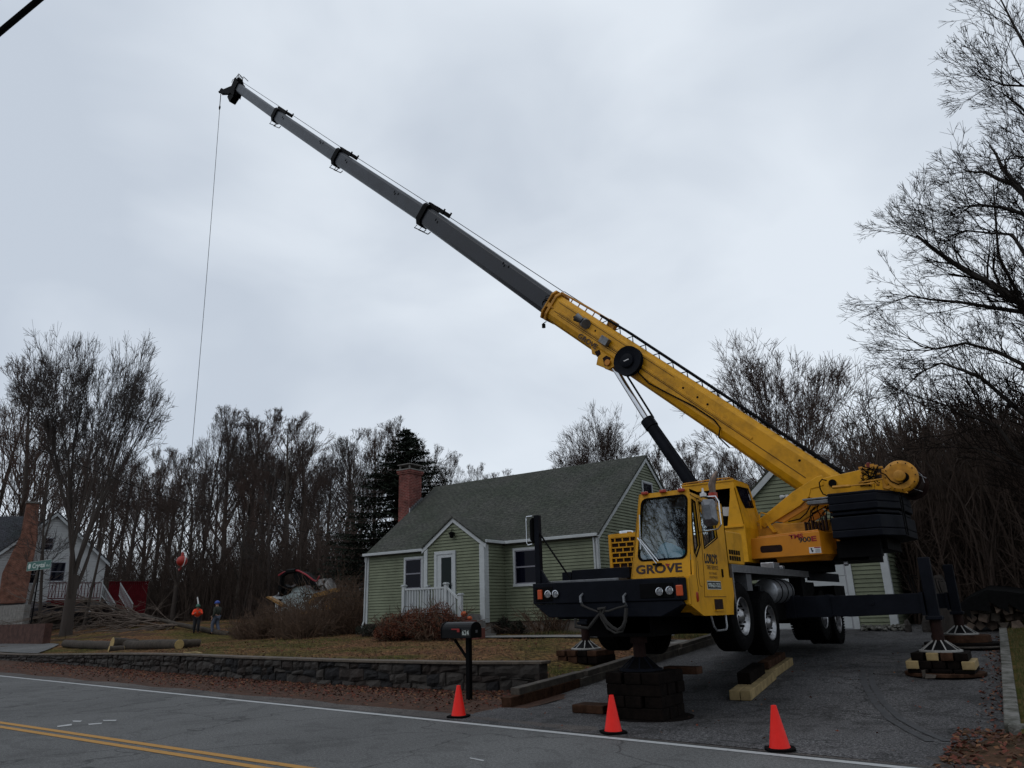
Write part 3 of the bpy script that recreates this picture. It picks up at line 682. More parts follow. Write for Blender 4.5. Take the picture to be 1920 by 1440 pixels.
# chimney
CX0, CX1, CS0, CS1 = -18.80, -18.12, 15.2, 16.05
c = MB(); c.box(CX0, CX1, CS0, CS1, .6, 7.92); c.box(CX0-.05, CX1+.05, CS0-.05, CS1+.05, 7.92, 8.0); c.box(CX0-.08, CX1+.08, CS0-.08, CS1+.08, 8.0, 8.1)
ch = c.build('chimney', M['brick'], house); uvbox(ch)
c = MB(); c.box(CX0-.10, CX1+.10, CS0-.10, CS1+.10, 8.10, 8.16); c.build('chimney_cap', M['conc'], ch, bevel=.01)
c = MB()
for x in (CX0+.04, CX1-.04):
    for y in (CS0+.04, CS1-.04): c.box(x-.03, x+.03, y-.03, y+.03, 8.16, 8.36)
c.box(CX0-.06, CX1+.06, CS0-.06, CS1+.06, 8.36, 8.40); c.build('flue_cover', M['conc'], ch)
c = MB()
for i in range(7):
    s = 15.2+i*.125; z = ZE+sl*(s-SF)+.12; c.box(CX1-.02, CX1+.05, s, s+.17, z, z+.20)
c.build_split('flashing', M['alu'], ch)
# porch
pf = MB(); pf.box(-13.5, -11.3, 9.85, 11.3, .62, 1.5); pf.build('porch_floor', M['conc'], house)
st = MB()
for i in range(4): st.box(-11.3, -10.95+i*.0+.28*(3-i)*.8, 9.9, 11.2, .6, .6+.22*(i+1)-.0)
st.build_split('step', M['conc'], house)
PR_ = MB()
def post(mb, x, y, z0, z1, w=.12): mb.box(x-w/2, x+w/2, y-w/2, y+w/2, z0, z1); mb.box(x-w/2-.03, x+w/2+.03, y-w/2-.03, y+w/2+.03, z1, z1+.03); mb.prism([(x-w/2-.01, y-w/2-.01, z1+.03), (x+w/2+.01, y-w/2-.01, z1+.03), (x+w/2+.01, y+w/2+.01, z1+.03), (x-w/2-.01, y+w/2+.01, z1+.03)], (0, 0, .03))
rail = thing('porch_railing', (-12.4, 9.9, 1.5), 'white picket railing around the green house front porch', 'railing')
PY = 9.92; tp = [(-13.42, PY, 1.5, 2.50), (-11.44, PY, 1.5, 2.50), (-10.80, PY, .9, 2.12), (-13.42, 11.2, 1.5, 2.5)]
for p_ in tp: q = MB(); post(q, *p_); q.build('post', M['white'], rail, bevel=.006)
q = MB(); q.box(-13.36, -11.5, PY-.04, PY+.04, 2.36, 2.42); q.box(-13.36, -11.5, PY-.03, PY+.03, 1.56, 1.62); q.box(-13.46, -13.38, PY+.06, 11.14, 2.36, 2.42); q.box(-13.45, -13.39, PY+.06, 11.14, 1.56, 1.62)
q.prism([(-11.38, PY-.04, 2.40), (-10.86, PY-.04, 2.02), (-10.86, PY-.04, 1.94), (-11.38, PY-.04, 2.32)], (0, .08, 0)); q.prism([(-11.38, PY-.03, 1.62), (-10.86, PY-.03, 1.22), (-10.86, PY-.03, 1.16), (-11.38, PY-.03, 1.56)], (0, .06, 0))
q.build('handrail', M['white'], rail)
for k in range(14): q = MB(); x = -13.24+k*.128; q.box(x-.022, x+.022, PY-.022, PY+.022, 1.62, 2.36); q.build('baluster', M['white'], rail)
for k in range(9): q = MB(); y = 10.08+k*.125; q.box(-13.44, -13.40, y-.022, y+.022, 1.62, 2.36); q.build('baluster', M['white'], rail)
for k in range(4): q = MB(); x = -11.28+k*.125; dz = -(x+11.38)*.74; q.box(x-.022, x+.022, PY-.022, PY+.022, 1.62+dz, 2.34+dz); q.build('baluster', M['white'], rail)
# garage
GX1, GS, GB, GZB = 1.74, 14.9, 22.7, .76; gxp = -.80; gsl = .89; GZE = 4.0; gzp = GZE+gsl*(GX1-gxp); GX0 = gxp-(GX1-gxp)
gar = thing('green_garage', (-.8, 14.9, .75), 'sage green clapboard garage with front gable standing behind the crane', 'garage')
b = MB()
clapboard(b, [(GX0, GZB+.05), (GX1, GZB+.05), (GX1, GZE), (gxp, gzp-.02), (GX0, GZE)], (0, GS, 0), (1, 0, 0), (0, -1, 0), ex=.127)
clapboard(b, [(GS, GZB+.05), (GB, GZB+.05), (GB, GZE), (GS, GZE)], (GX1, 0, 0), (0, 1, 0), (1, 0, 0), ex=.127)
clapboard(b, [(GS, GZB+.05), (GB, GZB+.05), (GB, GZE), (GS, GZE)], (GX0, 0, 0), (0, 1, 0), (-1, 0, 0), ex=.127)
b.build('clapboard_wall', M['siding'], gar)
go = .16
for sgn in (-1, 1):
    xe = gxp+sgn*(GX1-gxp+go); ze = GZE-gsl*go+.12
    pts = [(xe, GS-.14, ze), (gxp, GS-.14, gzp+.12), (gxp, GB+.1, gzp+.12), (xe, GB+.1, ze)]
    if sgn > 0: pts = pts[::-1]
    roof_slab(gar, 'roof', pts, .09, M['shingle'])
t = MB()
rake(t, (GX0-go, GS-.135, GZE-gsl*go+.03), (gxp, GS-.135, gzp+.03), (0, 1, 0), .24, .04, 0); rake(t, (gxp+.001, GS-.135, gzp+.03), (GX1+go, GS-.135, GZE-gsl*go+.03), (0, 1, 0), .24, .04, 0)
t.build_split('rake_board', M['white'], gar)
t = MB(); t.box(GX1-.17, GX1+.05, GS-.06, GS+.13, GZB-.05, GZE-.02); t.box(GX1-.02, GX1+.04, GB-.1, GB+.04, GZB, GZE); t.box(.562, .73, GS-.065, GS+.02, GZB-.05, 3.0); t.build_split('corner_board', M['white'], gar, bevel=.006)
t = MB(); t.box(-2.2, .56, GS-.045, GS+.01, GZB-.03, 3.0)
gd = t.build('garage_door', mat('garage_door_white', (.40, .41, .43), .55, var=.12, scale=2), gar)
t = MB()
for k in range(4): t.box(-2.15, .52, GS-.058, GS-.042, GZB+.0+k*.52, GZB+.50+k*.52)
t.build_split('door_panel', M['white'], gd, bevel=.008)
t = MB(); t.box(-2.4, .56, GS-.07, GS-.025, 2.85, 3.0); t.build('header', M['white'], gar)
t = MB()
P_ = FP(1475, 930, GS-.12)
t.box(P_.x-.05, P_.x+.05, GS-.1, GS-.0, P_.z-.08, P_.z+.05)
for s in (-1, 1): t.lathe([(.03, 0), (.06, .06), (.07, .16), (0, .17)], (P_.x+s*.06, GS-.1, P_.z), (s*.8, -.5, -.2), 10)
t.build('flood_light', M['whitep'], gar, smooth=True)
t = MB(); P_ = FP(1504, 969, GS-.05); t.box(P_.x-.06, P_.x+.06, GS-.07, GS, P_.z-.04, P_.z+.05); t.build('outlet_box', M['whitep'], gar)
# ------------------------------------------------------------------ the truck crane
crane = thing('mobile_crane', (0, 6, 0), 'yellow telescopic truck crane on its outriggers in the driveway, boom raised over the house', 'crane')
def quad(mb, pts, d=None): mb.add([Vector(p) for p in pts], [tuple(range(len(pts)))])
def hexa(mb, bot, top):
    """bottom and top quads given counter-clockwise from above"""
    mb.add([Vector(p) for p in bot+top], [(3, 2, 1, 0), (4, 5, 6, 7), (0, 1, 5, 4), (1, 2, 6, 5), (2, 3, 7, 6), (3, 0, 4, 7)])
# bumper
b = MB()
b.prism([(-1.30, 0, 1.67), (1.22, 0, 1.66), (1.22, 0, 1.975), (-1.30, 0, 1.99)], (0, .42, 0))
b.prism([(1.22, 0, 1.66), (1.285, .10, 1.66), (1.285, .125, 1.66), (1.22, .125, 1.66)], (0, 0, .315))
b.prism([(-1.30, .02, 1.667), (-1.02, .02, 1.46), (.9, .02, 1.44), (1.25, .02, 1.60), (1.22, .02, 1.657)], (0, .5, 0))
bump = b.build('bumper', M['slate'], crane, bevel=.012)
for side, (xa, xb) in enumerate(((-1.25, -.92), (.60, 1.13))):
    h = MB(); h.box(xa, xb, -.012, .002, 1.70 if side else 1.71, 1.91 if side else 1.93); hp = h.build('headlight_panel', M['black'], bump, bevel=.01)
for px, py in ((1028, 1114), (1042, 1113.5), (1237, 1109), (1256, 1107)):
    p = FP(px, py, -.02); h = MB(); h.lathe([(0, -.03), (.030, -.034), (.052, -.012), (.052, .01)], p, (0, -1, 0), 20)
    h.v = [(v[0], 2*p.y-v[1]-.0, v[2]) for v in h.v]; h.f = [tuple(reversed(f)) for f in h.f]
    ho = MB(); ho.lathe([(.058, 0), (.058, .02), (.046, .022), (.040, .0), (.018, -.01), (0, -.012)], p, (0, -1, 0), 20); hl = ho.build('headlight', M['chrome'], crane, smooth=True)
    g_ = MB(); g_.lathe([(.042, .004), (.03, .012), (0, .016)], p, (0, -1, 0), 16); g_.build('lens', mat('lamp_glass', (.25, .26, .28), .08, metal=.2) if 'lampg' not in M else M['lampg'], hl, smooth=True)
for px, py, w in ((1012.5, 1115, .085), (1274, 1107, .10)):
    p = FP(px, py, -.02); h = MB(); h.cbox(p, w, .03, .15); h.build_split('turn_signal', M['orange'], crane, bevel=.01)
# tow hooks and sling are on the bumper
for px in (1093, 1174):
    p = FP(px, 1125, 0); h = MB(); h.tube([(p.x, .02, p.z+.10), (p.x-.01, -.06, p.z+.05), (p.x, -.07, p.z-.03), (p.x+.01, -.02, p.z-.09)], [.016, .02, .022, .016], 8); h.build('tow_hook', M['alu_dark'], crane, smooth=True)
def cp_(p): return FP(p[0], p[1], -.10)
sl_ = thing('tow_strap', (-.2, -.1, 1.4), 'looped dark strap knotted and hanging from the crane bumper hooks', 'strap')
q = MB(); 
for pts, r in (([(1090, 1134), (1105, 1141), (1120, 1147), (1127, 1146)], .016), ([(1174, 1136), (1158, 1140), (1142, 1146), (1130, 1146)], .016), ([(1122, 1143), (1135, 1140), (1130, 1152), (1138, 1166), (1148, 1176), (1158, 1182), (1168, 1176), (1173, 1164), (1174, 1140)], .028), ([(1132, 1145), (1120, 1156), (1108, 1172), (1102, 1178), (1080, 1175), (1078, 1160)], .024), ([(1126, 1144), (1128, 1158), (1140, 1178), (1154, 1187), (1166, 1184), (1172, 1172)], .018)):
    q.tube([cp_(p)+Vector((0, rnd.uniform(-.02, .02), 0)) for p in pts], r, 7)
q.build('strap', mat('strap_webbing', (.030, .028, .026), .9, bump=.4, bscale=60), sl_, smooth=True)
# chassis
c = MB(); c.box(-.55, .55, .45, 11.2, 1.15, 1.85); c.box(-1.15, 1.15, .5, 1.9, 1.42, 1.98); c.box(-1.1, 1.1, 4.9, 7.4, 1.25, 1.95); c.box(-1.2, 1.2, 9.9, 11.1, 1.2, 1.95)
for s in (2.46, 3.94, 8.1, 9.45): c.tube([(-1., s, 1.22), (1., s, 1.22)], .11, 8)
for s in (2.9, 4.4, 6.8): c.box(-1.0, 1.0, s, s+.1, 1.5, 1.9)
c.build('chassis', M['black'], crane)
# decks
d = MB(); d.box(-1.28, 1.28, 2.12, 10.15, 2.165, 2.225); d.box(-1.28, .05, .42, 2.12, 1.985, 2.03); d.build('deck', M['alu_dark'], crane, bevel=.006)
d = MB()
for k in range(5): d.box(1.27, 1.305, 2.12, 7.15, 2.10+k*.026, 2.10+k*.026+.018)
d.box(1.265, 1.29, 2.12, 7.15, 2.095, 2.225)
d.build_split('fender_trim', M['alu'], crane)
d = MB(); d.box(1.25, 1.30, 7.15, 10.15, 2.03, 2.225); d.build_split('fender_trim', M['slate'], crane)
d = MB(); d.box(1.18, 1.31, 2.09, 2.13, 1.42, 2.22); d.build('fender_edge', M['alu'], crane)
for s0, s1, h in ((4.55, 4.95, .11), (5.15, 5.3, .06)): d = MB(); d.box(1.05, 1.3, s0, s1, 2.226, 2.226+h); d.build('deck_box', M['alu'], crane, bevel=.01)
d = MB(); d.box(1.02, 1.24, 3.0, 3.28, 1.80, 2.09); d.build('mud_flap', M['alu_dark'], crane)
# boxes on the forward deck
d = MB(); d.box(-.98, .10, .72, 1.25, 2.03, 2.205); d.box(-1.17, -.99, .72, 1.1, 2.03, 2.18); d.build('deck_locker', M['slate'], crane, bevel=.01)
# mirror board on the far side
d = MB(); d.prism([(-1.44, .30, 2.0), (-1.34, .30, 2.0), (-1.34, .30, 3.13), (-1.43, .30, 3.13)], (0, .10, 0)); d.prism([(-1.34, .33, 2.0), (-1.19, .33, 2.0), (-1.34, .33, 2.22)], (0, .05, 0)); mpst = d.build('mirror_post', M['slate'], crane, bevel=.006)
d = MB(); d.tube([(-1.35, .34, 2.83), (-.78, .34, 2.05)], .016, 6); d.build('brace', M['black'], mpst)
d = MB(); d.prism([(-1.50, .26, 2.72), (-1.44, .26, 2.66), (-1.44, .26, 3.10), (-1.50, .26, 3.05)], (0, .16, 0)); d.build('mirror', M['black'], mpst, bevel=.02)
d = MB(); d.tube([(-1.44, .28, 3.12), (-1.56, .28, 3.12), (-1.57, .28, 3.08), (-1.57, .28, 2.68), (-1.55, .28, 2.64), (-1.46, .28, 2.65)], .009, 6); d.build('mirror_bracket', M['chrome'], mpst)
# engine hood with punched grille
d = MB(); d.box(-.62, .36, 1.42, 2.6, 2.03, 2.81); hood = d.build('engine_hood', M['yellow_dirty'], crane, bevel=.02)
d = MB(); d.box(-.55, .20, 1.405, 1.43, 2.05, 2.75); d.build('radiator', M['rust'], hood)
d = MB()
nr = 8; z0, z1, xa, xb = 2.06, 2.745, -.54, .2
for r_ in range(nr+1): z = z0+(z1-z0)*r_/nr; d.box(xa, xb, 1.385, 1.41, z-.011, z+.011)
for r_ in range(nr):
    for k in range(6):
        x = xa+.09*0+(k+(.5 if r_ % 2 else 0))*.145
        if x < xb: d.box(x-.009, x+.009, 1.388, 1.41, z0+(z1-z0)*r_/nr, z0+(z1-z0)*(r_+1)/nr)
d.box(xa-.04, xa, 1.38, 1.42, 2.03, 2.80); d.box(xa, xb+.1, 1.38, 1.42, 2.745, 2.81)
d.build('grille', M['yellow'], hood)
p = FP(1165, 998, 1.55); d = MB(); d.lathe([(.14, -.02), (.14, .05), (.12, .07), (0, .075)], (p.x, 1.75, 2.81), (0, 0, 1), 20); d.build('air_intake', M['chrome'], hood, smooth=True)
# cab: body shell with real openings
cab = MB()
XL0, XL1, XR, ST, SBm, ZT, ZM, ZL = .26, .45, 1.30, .55, .42, 3.31, 2.0, 1.43
BK = 1.98
T = lambda x, z: (x, SBm+(ST-SBm)*max(0, (z-ZM)/(ZT-ZM)), z)
def ring(mb, outer, inner):
    n = len(outer); vs = [Vector(p) for p in outer+inner]
    mb.add(vs, [(i, (i+1) % n, n+(i+1) % n, n+i) for i in range(n)])
def rrect(x0, x1, z0, z1, r, xt0=None, xt1=None, k=4):
    """rounded quad, returned counter-clockwise seen from the front; 4*(k+1) points"""
    xt0 = x0 if xt0 is None else xt0; xt1 = x1 if xt1 is None else xt1; P = []
    for cx, cz, a0 in ((x1-r, z0+r, -90), (x1-r, z1-r, 0), (x0+r, z1-r, 90), (x0+r, z0+r, 180)):
        for j in range(k+1):
            a = math.radians(a0+90*j/k); x = cx+r*math.cos(a); z = cz+r*math.sin(a); t = (z-z0)/(z1-z0)
            x += t*((xt0-x0)*(x1-x)/(x1-x0)+(xt1-x1)*(x-x0)/(x1-x0)); P.append((x, z))
    return P
def facewin(mb, quad4, hole, mp_):
    """plate with a rounded hole: the outer outline is sampled to as many points as the hole"""
    n = len(hole); q4 = n//4; o = []
    br, tr, tl, bl = quad4
    for a, b, m_ in ((br, br, 0), ):
        pass
    corners = [br, tr, tl, bl]
    for c in range(4):
        cc = Vector((*corners[c], 0)); pv = Vector((*corners[c-1], 0)); nx_ = Vector((*corners[(c+1) % 4], 0))
        for j in range(q4):
            t = j/(q4-1)
            p_ = cc.lerp(pv, .30*(1-2*t)) if t < .5 else cc.lerp(nx_, .30*(2*t-1))
            o.append((p_.x, p_.y))
    ring(mb, [mp_(*p) for p in o], [mp_(*p) for p in hole]); return o
fw = rrect(.40, 1.19, 2.27, 3.22, .09, .50, 1.26)
facewin(cab, [(1.24, ZM), (XR-.01, ZT-.03), (XL1, ZT), (XL0, ZM)], fw, lambda x, z: T(x, z))
Sd = lambda s, z: (XR-.0*(z-2), s, z)
# side plate in s-z, pieces around two openings (quarter light and door window)
def plate(mb, pts, x=XR, th=.04): mb.prism([(x-th, s, z) for s, z in pts], (th, 0, 0))
tw = [(.60, 3.15), (.73, 3.12), (.76, 2.46), (.56, 2.28), (.50, 2.34), (.52, 2.75)]
dw = [(.88, 3.14), (1.50, 3.12), (1.56, 2.62), (.93, 2.42)]
plate(cab, [(ST, ZT), (1.98, 3.25), (1.98, 3.13), (1.50, 3.12), (.88, 3.14), (.73, 3.12), (.60, 3.15), (.535, 3.1)])
plate(cab, [(.535, 3.1), (.60, 3.15), (.52, 2.75), (.50, 2.34), (.56, 2.28), (.42, 2.0)])
plate(cab, [(.73, 3.12), (.88, 3.14), (.93, 2.42), (.76, 2.46)])
plate(cab, [(.42, 2.0), (.56, 2.28), (.76, 2.46), (.93, 2.42), (.93, 2.0)])
plate(cab, [(.93, 2.0), (.93, 2.42), (1.56, 2.62), (1.50, 3.12), (1.98, 3.13), (1.98, 2.0)])
plate(cab, [(.42, 2.0), (1.98, 2.0), (2.08, 2.0), (2.08, 1.42), (.64, 1.43), (.19, 1.58), (.20, 1.98)])
cab.prism([(1.22, .20, 1.98), (1.30, .20, 1.98), (1.30, .42, 2.0), (1.22, .42, 2.0)], (0, 0, .02))
cab.prism([(.9, .21, 1.58), (1.26, .20, 1.58), (1.26, .64, 1.44), (.9, .64, 1.44)], (0, 0, .02))
cab.prism([(1.0, .43, 1.5), (1.26, .43, 1.5), (1.26, .43, 2.0), (1.0, .43, 2.0)], (0, .02, 0)); cab.prism([(1.225, .13, 1.60), (1.30, .13, 1.60), (1.30, .20, 1.58), (1.30, .20, 1.98), (1.30, .13, 1.97), (1.225, .13, 1.97)][:2]+[(1.30, .13, 1.97), (1.225, .13, 1.97)], (0, .08, 0))
# roof, back, far side
cab.prism([(XL1, ST, ZT), (XR, ST, ZT), (XR, 1.98, 3.25), (XL1-.05, 1.98, 3.27)], (0, 0, -.05))
cab.prism([(XL0, 1.98, 2.0), (XR, 1.98, 2.0), (XR, 1.98, 3.25), (XL1-.05, 1.98, 3.27)], (0, -.04, 0))
cab.prism([(XL0, .42, 2.0), (XL0, 1.98, 2.0), (XL1-.05, 1.98, 3.27), (XL1, ST, ZT)], (.03, 0, 0))
cb = cab.build('driver_cab', M['yellow'], crane)
inn = MB(); inn.box(XL0+.05, 1.24, .5, 1.9, 2.0, 2.03); inn.box(.5, 1.1, 1.25, 1.7, 2.03, 2.45); inn.box(.5, 1.1, 1.6, 1.75, 2.45, 3.0); inn.box(XL0+.06, 1.22, .5, .80, 2.05, 2.24); inn.tube([(.85, .85, 2.3), (.85, .95, 2.45)], .02, 6); inn.build('cab_interior', M['black'], cb)
in2 = MB(); in2.box(.42, 1.24, 1.9, 1.93, 2.03, 3.2); in2.build('cab_back_panel', M['blackrub'], cb)
sw = MB(); sw.tube([(.85+.17*math.cos(a), .92-.05*math.sin(a), 2.50+.16*math.sin(a)) for a in [i*math.pi/8 for i in range(17)]], .014, 6); sw.build('steering_wheel', M['black'], cb)
def glass(name, tint, gl=.10):
    m = bpy.data.materials.new(name); m.use_nodes = True; t = m.node_tree; t.nodes.clear()
    o = t.nodes.new('ShaderNodeOutputMaterial'); tr = t.nodes.new('ShaderNodeBsdfTransparent'); tr.inputs[0].default_value = (*tint, 1)
    gs = t.nodes.new('ShaderNodeBsdfGlossy'); gs.inputs['Roughness'].default_value = .02; gs.inputs[0].default_value = (.85, .95, 1, 1)
    fr = t.nodes.new('ShaderNodeFresnel'); fr.inputs[0].default_value = 1.5; ad = t.nodes.new('ShaderNodeMath'); ad.inputs[1].default_value = gl
    mx = t.nodes.new('ShaderNodeMixShader'); t.links.new(fr.outputs[0], ad.inputs[0]); t.links.new(ad.outputs[0], mx.inputs[0]); t.links.new(tr.outputs[0], mx.inputs[1]); t.links.new(gs.outputs[0], mx.inputs[2]); t.links.new(mx.outputs[0], o.inputs[0]); return m
M['cabglass'] = glass('cab_glass', (.50, .64, .68), .13)
w = MB(); w.add([Vector(T(x, z))+Vector((0, .012, 0)) for x, z in fw], [tuple(range(len(fw)))]); ws = w.build('windshield', M['cabglass'], cb)
gk = MB(); fo = rrect(.385, 1.205, 2.255, 3.235, .10, .485, 1.275); n_ = len(fw)
fi = rrect(.415, 1.175, 2.285, 3.205, .085, .515, 1.245)
gk.add([Vector(T(*p))+Vector((0, -.008, 0)) for p in fo+fi], [(i, (i+1) % n_, n_+(i+1) % n_, n_+i) for i in range(n_)]); gk.build('rubber_seal', M['blackrub'], ws)
w = MB(); w.add([(XR-.02, s, z) for s, z in tw], [(0, 1, 2, 3, 4, 5)]); w.add([(XR-.02, s, z) for s, z in dw], [(0, 1, 2, 3)]); w.build('side_window', M['cabglass'], cb)
def outline(mb, pts, x, r=.012): mb.tube([(x, s, z) for s, z in pts+pts[:2]], r, 5, cap=False)
w = MB(); outline(w, tw, XR+.002); outline(w, dw, XR+.002); w.build('window_seal', M['blackrub'], cb)
w = MB(); wb_ = Vector(T(.72, 2.24)); w.tube([wb_+Vector((0, -.04, -.03)), Vector(T(.42, 2.62))+Vector((0, -.045, 0))], .009, 6); w.tube([wb_+Vector((.03, -.04, 0)), Vector(T(.46, 2.60))+Vector((0, -.045, 0))], .007, 6); w.tube([Vector(T(.455, 2.44))+Vector((0, -.03, 0)), Vector(T(.46, 2.98))+Vector((0, -.03, 0))], .009, 6); w.build('wiper', M['chrome'], ws)
w = MB(); w.cbox(wb_+Vector((0, -.02, -.04)), .14, .04, .03); w.build('wiper_motor', M['black'], ws)
for px, py in ((1208.5, 925), (1242.5, 921), (1277, 919)):
    p = FP(px, py, .52); w = MB(); w.cbox((p.x, .505+.02, p.z), .105, .06, .05); w.build('marker_light', M['redlens'], cb, bevel=.012)
# lettering
R1 = Vector(T(1.07, 2.08))-Vector(T(.385, 2.08)); upv = (Vector(T(.5, 2.3))-Vector(T(.5, 2.1)))
text('GROVE', 'cab_lettering', M['text_dk'], cb, Vector(T(.355, 2.072)), (1, 0, 0), upv, .125, width=.76, bold=.035, off=.004)
tri = MB(); tri.add([Vector(T(x, z))+Vector((0, -.007, 0)) for x, z in ((.845, 2.197), (.925, 2.197), (.885, 2.145))], [(2, 1, 0)]); tri.build('red_triangle', M['text_red'], cb)
sy, zy = Vector((0, 1, 0)), Vector((0, 0, 1))
text("LORD'S", 'door_lettering', M['text_bk'], cb, (XR, .89, 2.205), sy, zy, .135, width=.56, bold=.04, off=.004)
text('TREE SERVICE', 'door_lettering', M['text_bk'], cb, (XR, .95, 2.110), sy, zy, .062, width=.50, off=.004)
text('FULLY INSURED', 'door_lettering', M['text_dk'], cb, (XR, 1.03, 2.035), sy, zy, .034, width=.34, off=.004)
text('FREE ESTIMATES', 'door_lettering', M['text_dk'], cb, (XR, 1.03, 1.975), sy, zy, .034, width=.34, off=.004)
w = MB(); w.box(XR+.001, XR+.005, .91, 1.49, 1.82, 1.925); w.build('phone_plate', M['text_bk'], cb)
w = MB(); w.box(XR-.001, XR+.003, .90, 1.50, 1.81, 1.935); w.build('phone_plate_border', M['text_wh'], cb)
text('978-621-7532', 'door_lettering', M['text_wh'], cb, (XR, .935, 1.845), sy, zy, .058, width=.53, bold=.03, off=.007)
M['seam'] = mat('panel_seam', (.05, .022, .006), .8)
w = MB()
def seam(pts, r=.0045, x=XR+.0015): w.tube([(x, s, z) for s, z in pts], r, 4)
seam([(.82, 3.2), (.84, 2.5), (.80, 2.0), (.74, 1.70), (1.68, 1.70)]); seam([(.545, 2.30), (.50, 2.0), (.52, 1.78)]); seam([(.60, 2.22), (.58, 1.98), (.60, 1.86), (.68, 1.85)]); seam([(.55, 3.22), (1.96, 3.05)], .006)
w.build('door_seam', M['seam'], cb)
w = MB(); w.box(XR, XR+.02, 1.585, 1.635, 2.0, 2.13); w.build('door_handle', M['black'], cb, bevel=.008)
w = MB(); w.box(XR-.002, XR+.004, 1.13, 1.50, 1.505, 1.665); w.build('step_recess', M['rust'], cb); w = MB(); w.box(XR-.002, XR+.03, 1.12, 1.51, 1.49, 1.51); w.build('step', M['yellow'], cb)
w = MB(); w.tube([(1.25, 1.05, 1.44), (1.26, 1.12, 1.26), (1.27, 1.2, 1.20), (1.27, 1.6, 1.20), (1.26, 1.68, 1.25), (1.25, 1.7, 1.44)], .016, 7); w.build('hanging_step', M['alu'], cb)
w = MB(); w.lathe([(.0, .02), (.03, .018), (.035, 0)], (XR, .44, 1.70), (1, 0, 0), 12); w.v = [(v[0], v[1], 1.70+(v[2]-1.70)*2.2) for v in w.v]; w.build('marker_light', M['redlens'], cb)
# mirror on the near side
w = MB(); w.tube([(1.30, .86, 3.19), (1.42, .66, 3.17), (1.50, .55, 3.16), (1.72, .50, 3.14), (1.76, .50, 3.06), (1.76, .50, 2.72), (1.70, .52, 2.66), (1.50, .58, 2.65), (1.30, .80, 2.66)], .011, 7); nm = w.build('near_mirror', M['chrome'], crane, smooth=True)
w = MB(); P4 = [(1.50, 2.76), (1.53, 2.71), (1.70, 2.71), (1.73, 2.76), (1.71, 3.05), (1.68, 3.10), (1.53, 3.11), (1.50, 3.06)]
w.add([(x, .46, z) for x, z in P4]+[(1.60+(x-1.6)*.5, .40, 2.91+(z-2.91)*.55) for x, z in P4], [(i, (i+1) % 8, 8+(i+1) % 8, 8+i) for i in range(8)]+[tuple(range(8, 16))]); w.prism([(x, .461, z) for x, z in P4], (0, .03, 0)); w.build('mirror_shell', mat('mirror_dark_chrome', (.16, .165, .175), .28, metal=.9, var=.4, scale=9), nm)
w = MB(); w.lathe([(.05, 0), (.05, .05), (.02, .06), (.012, .13), (0, .13)], (1.52, .53, 3.16), (0, 0, 1), 12); w.build('beacon', M['whitep'], nm)
# cab rear block with louvres, exhaust
w = MB(); w.box(.35, 1.27, 2.09, 2.92, 2.23, 2.78); eb = w.build('rear_cover', M['yellow'], crane, bevel=.02)
w = MB()
for r_ in range(2):
    for k in range(5): w.box(1.265, 1.276, 2.14+k*.118, 2.14+k*.118+.085, 2.29+r_*.10, 2.365+r_*.10)
w.build_split('vent_slots', M['black'], eb)
ex = FP(1336, 922, 1.7); w = MB(); w.tube([ex+Vector((.0, 0, -.25)), ex, ex+Vector((-.0, 0, .12)), ex+Vector((.04, .02, .24)), ex+Vector((.10, .04, .34))], [.055, .055, .06, .052, .02], 14); xo = w.build('exhaust_stack', mat('rusty_steel', (.16, .12, .10), .4, metal=.7, var=.5, scale=6), crane, smooth=True)
w = MB(); w.lathe([(.075, -.09), (.075, .0), (.06, .0)], ex+Vector((0, 0, -.02)), (0, 0, 1), 14); w.build('clamp', M['redlens'], xo)
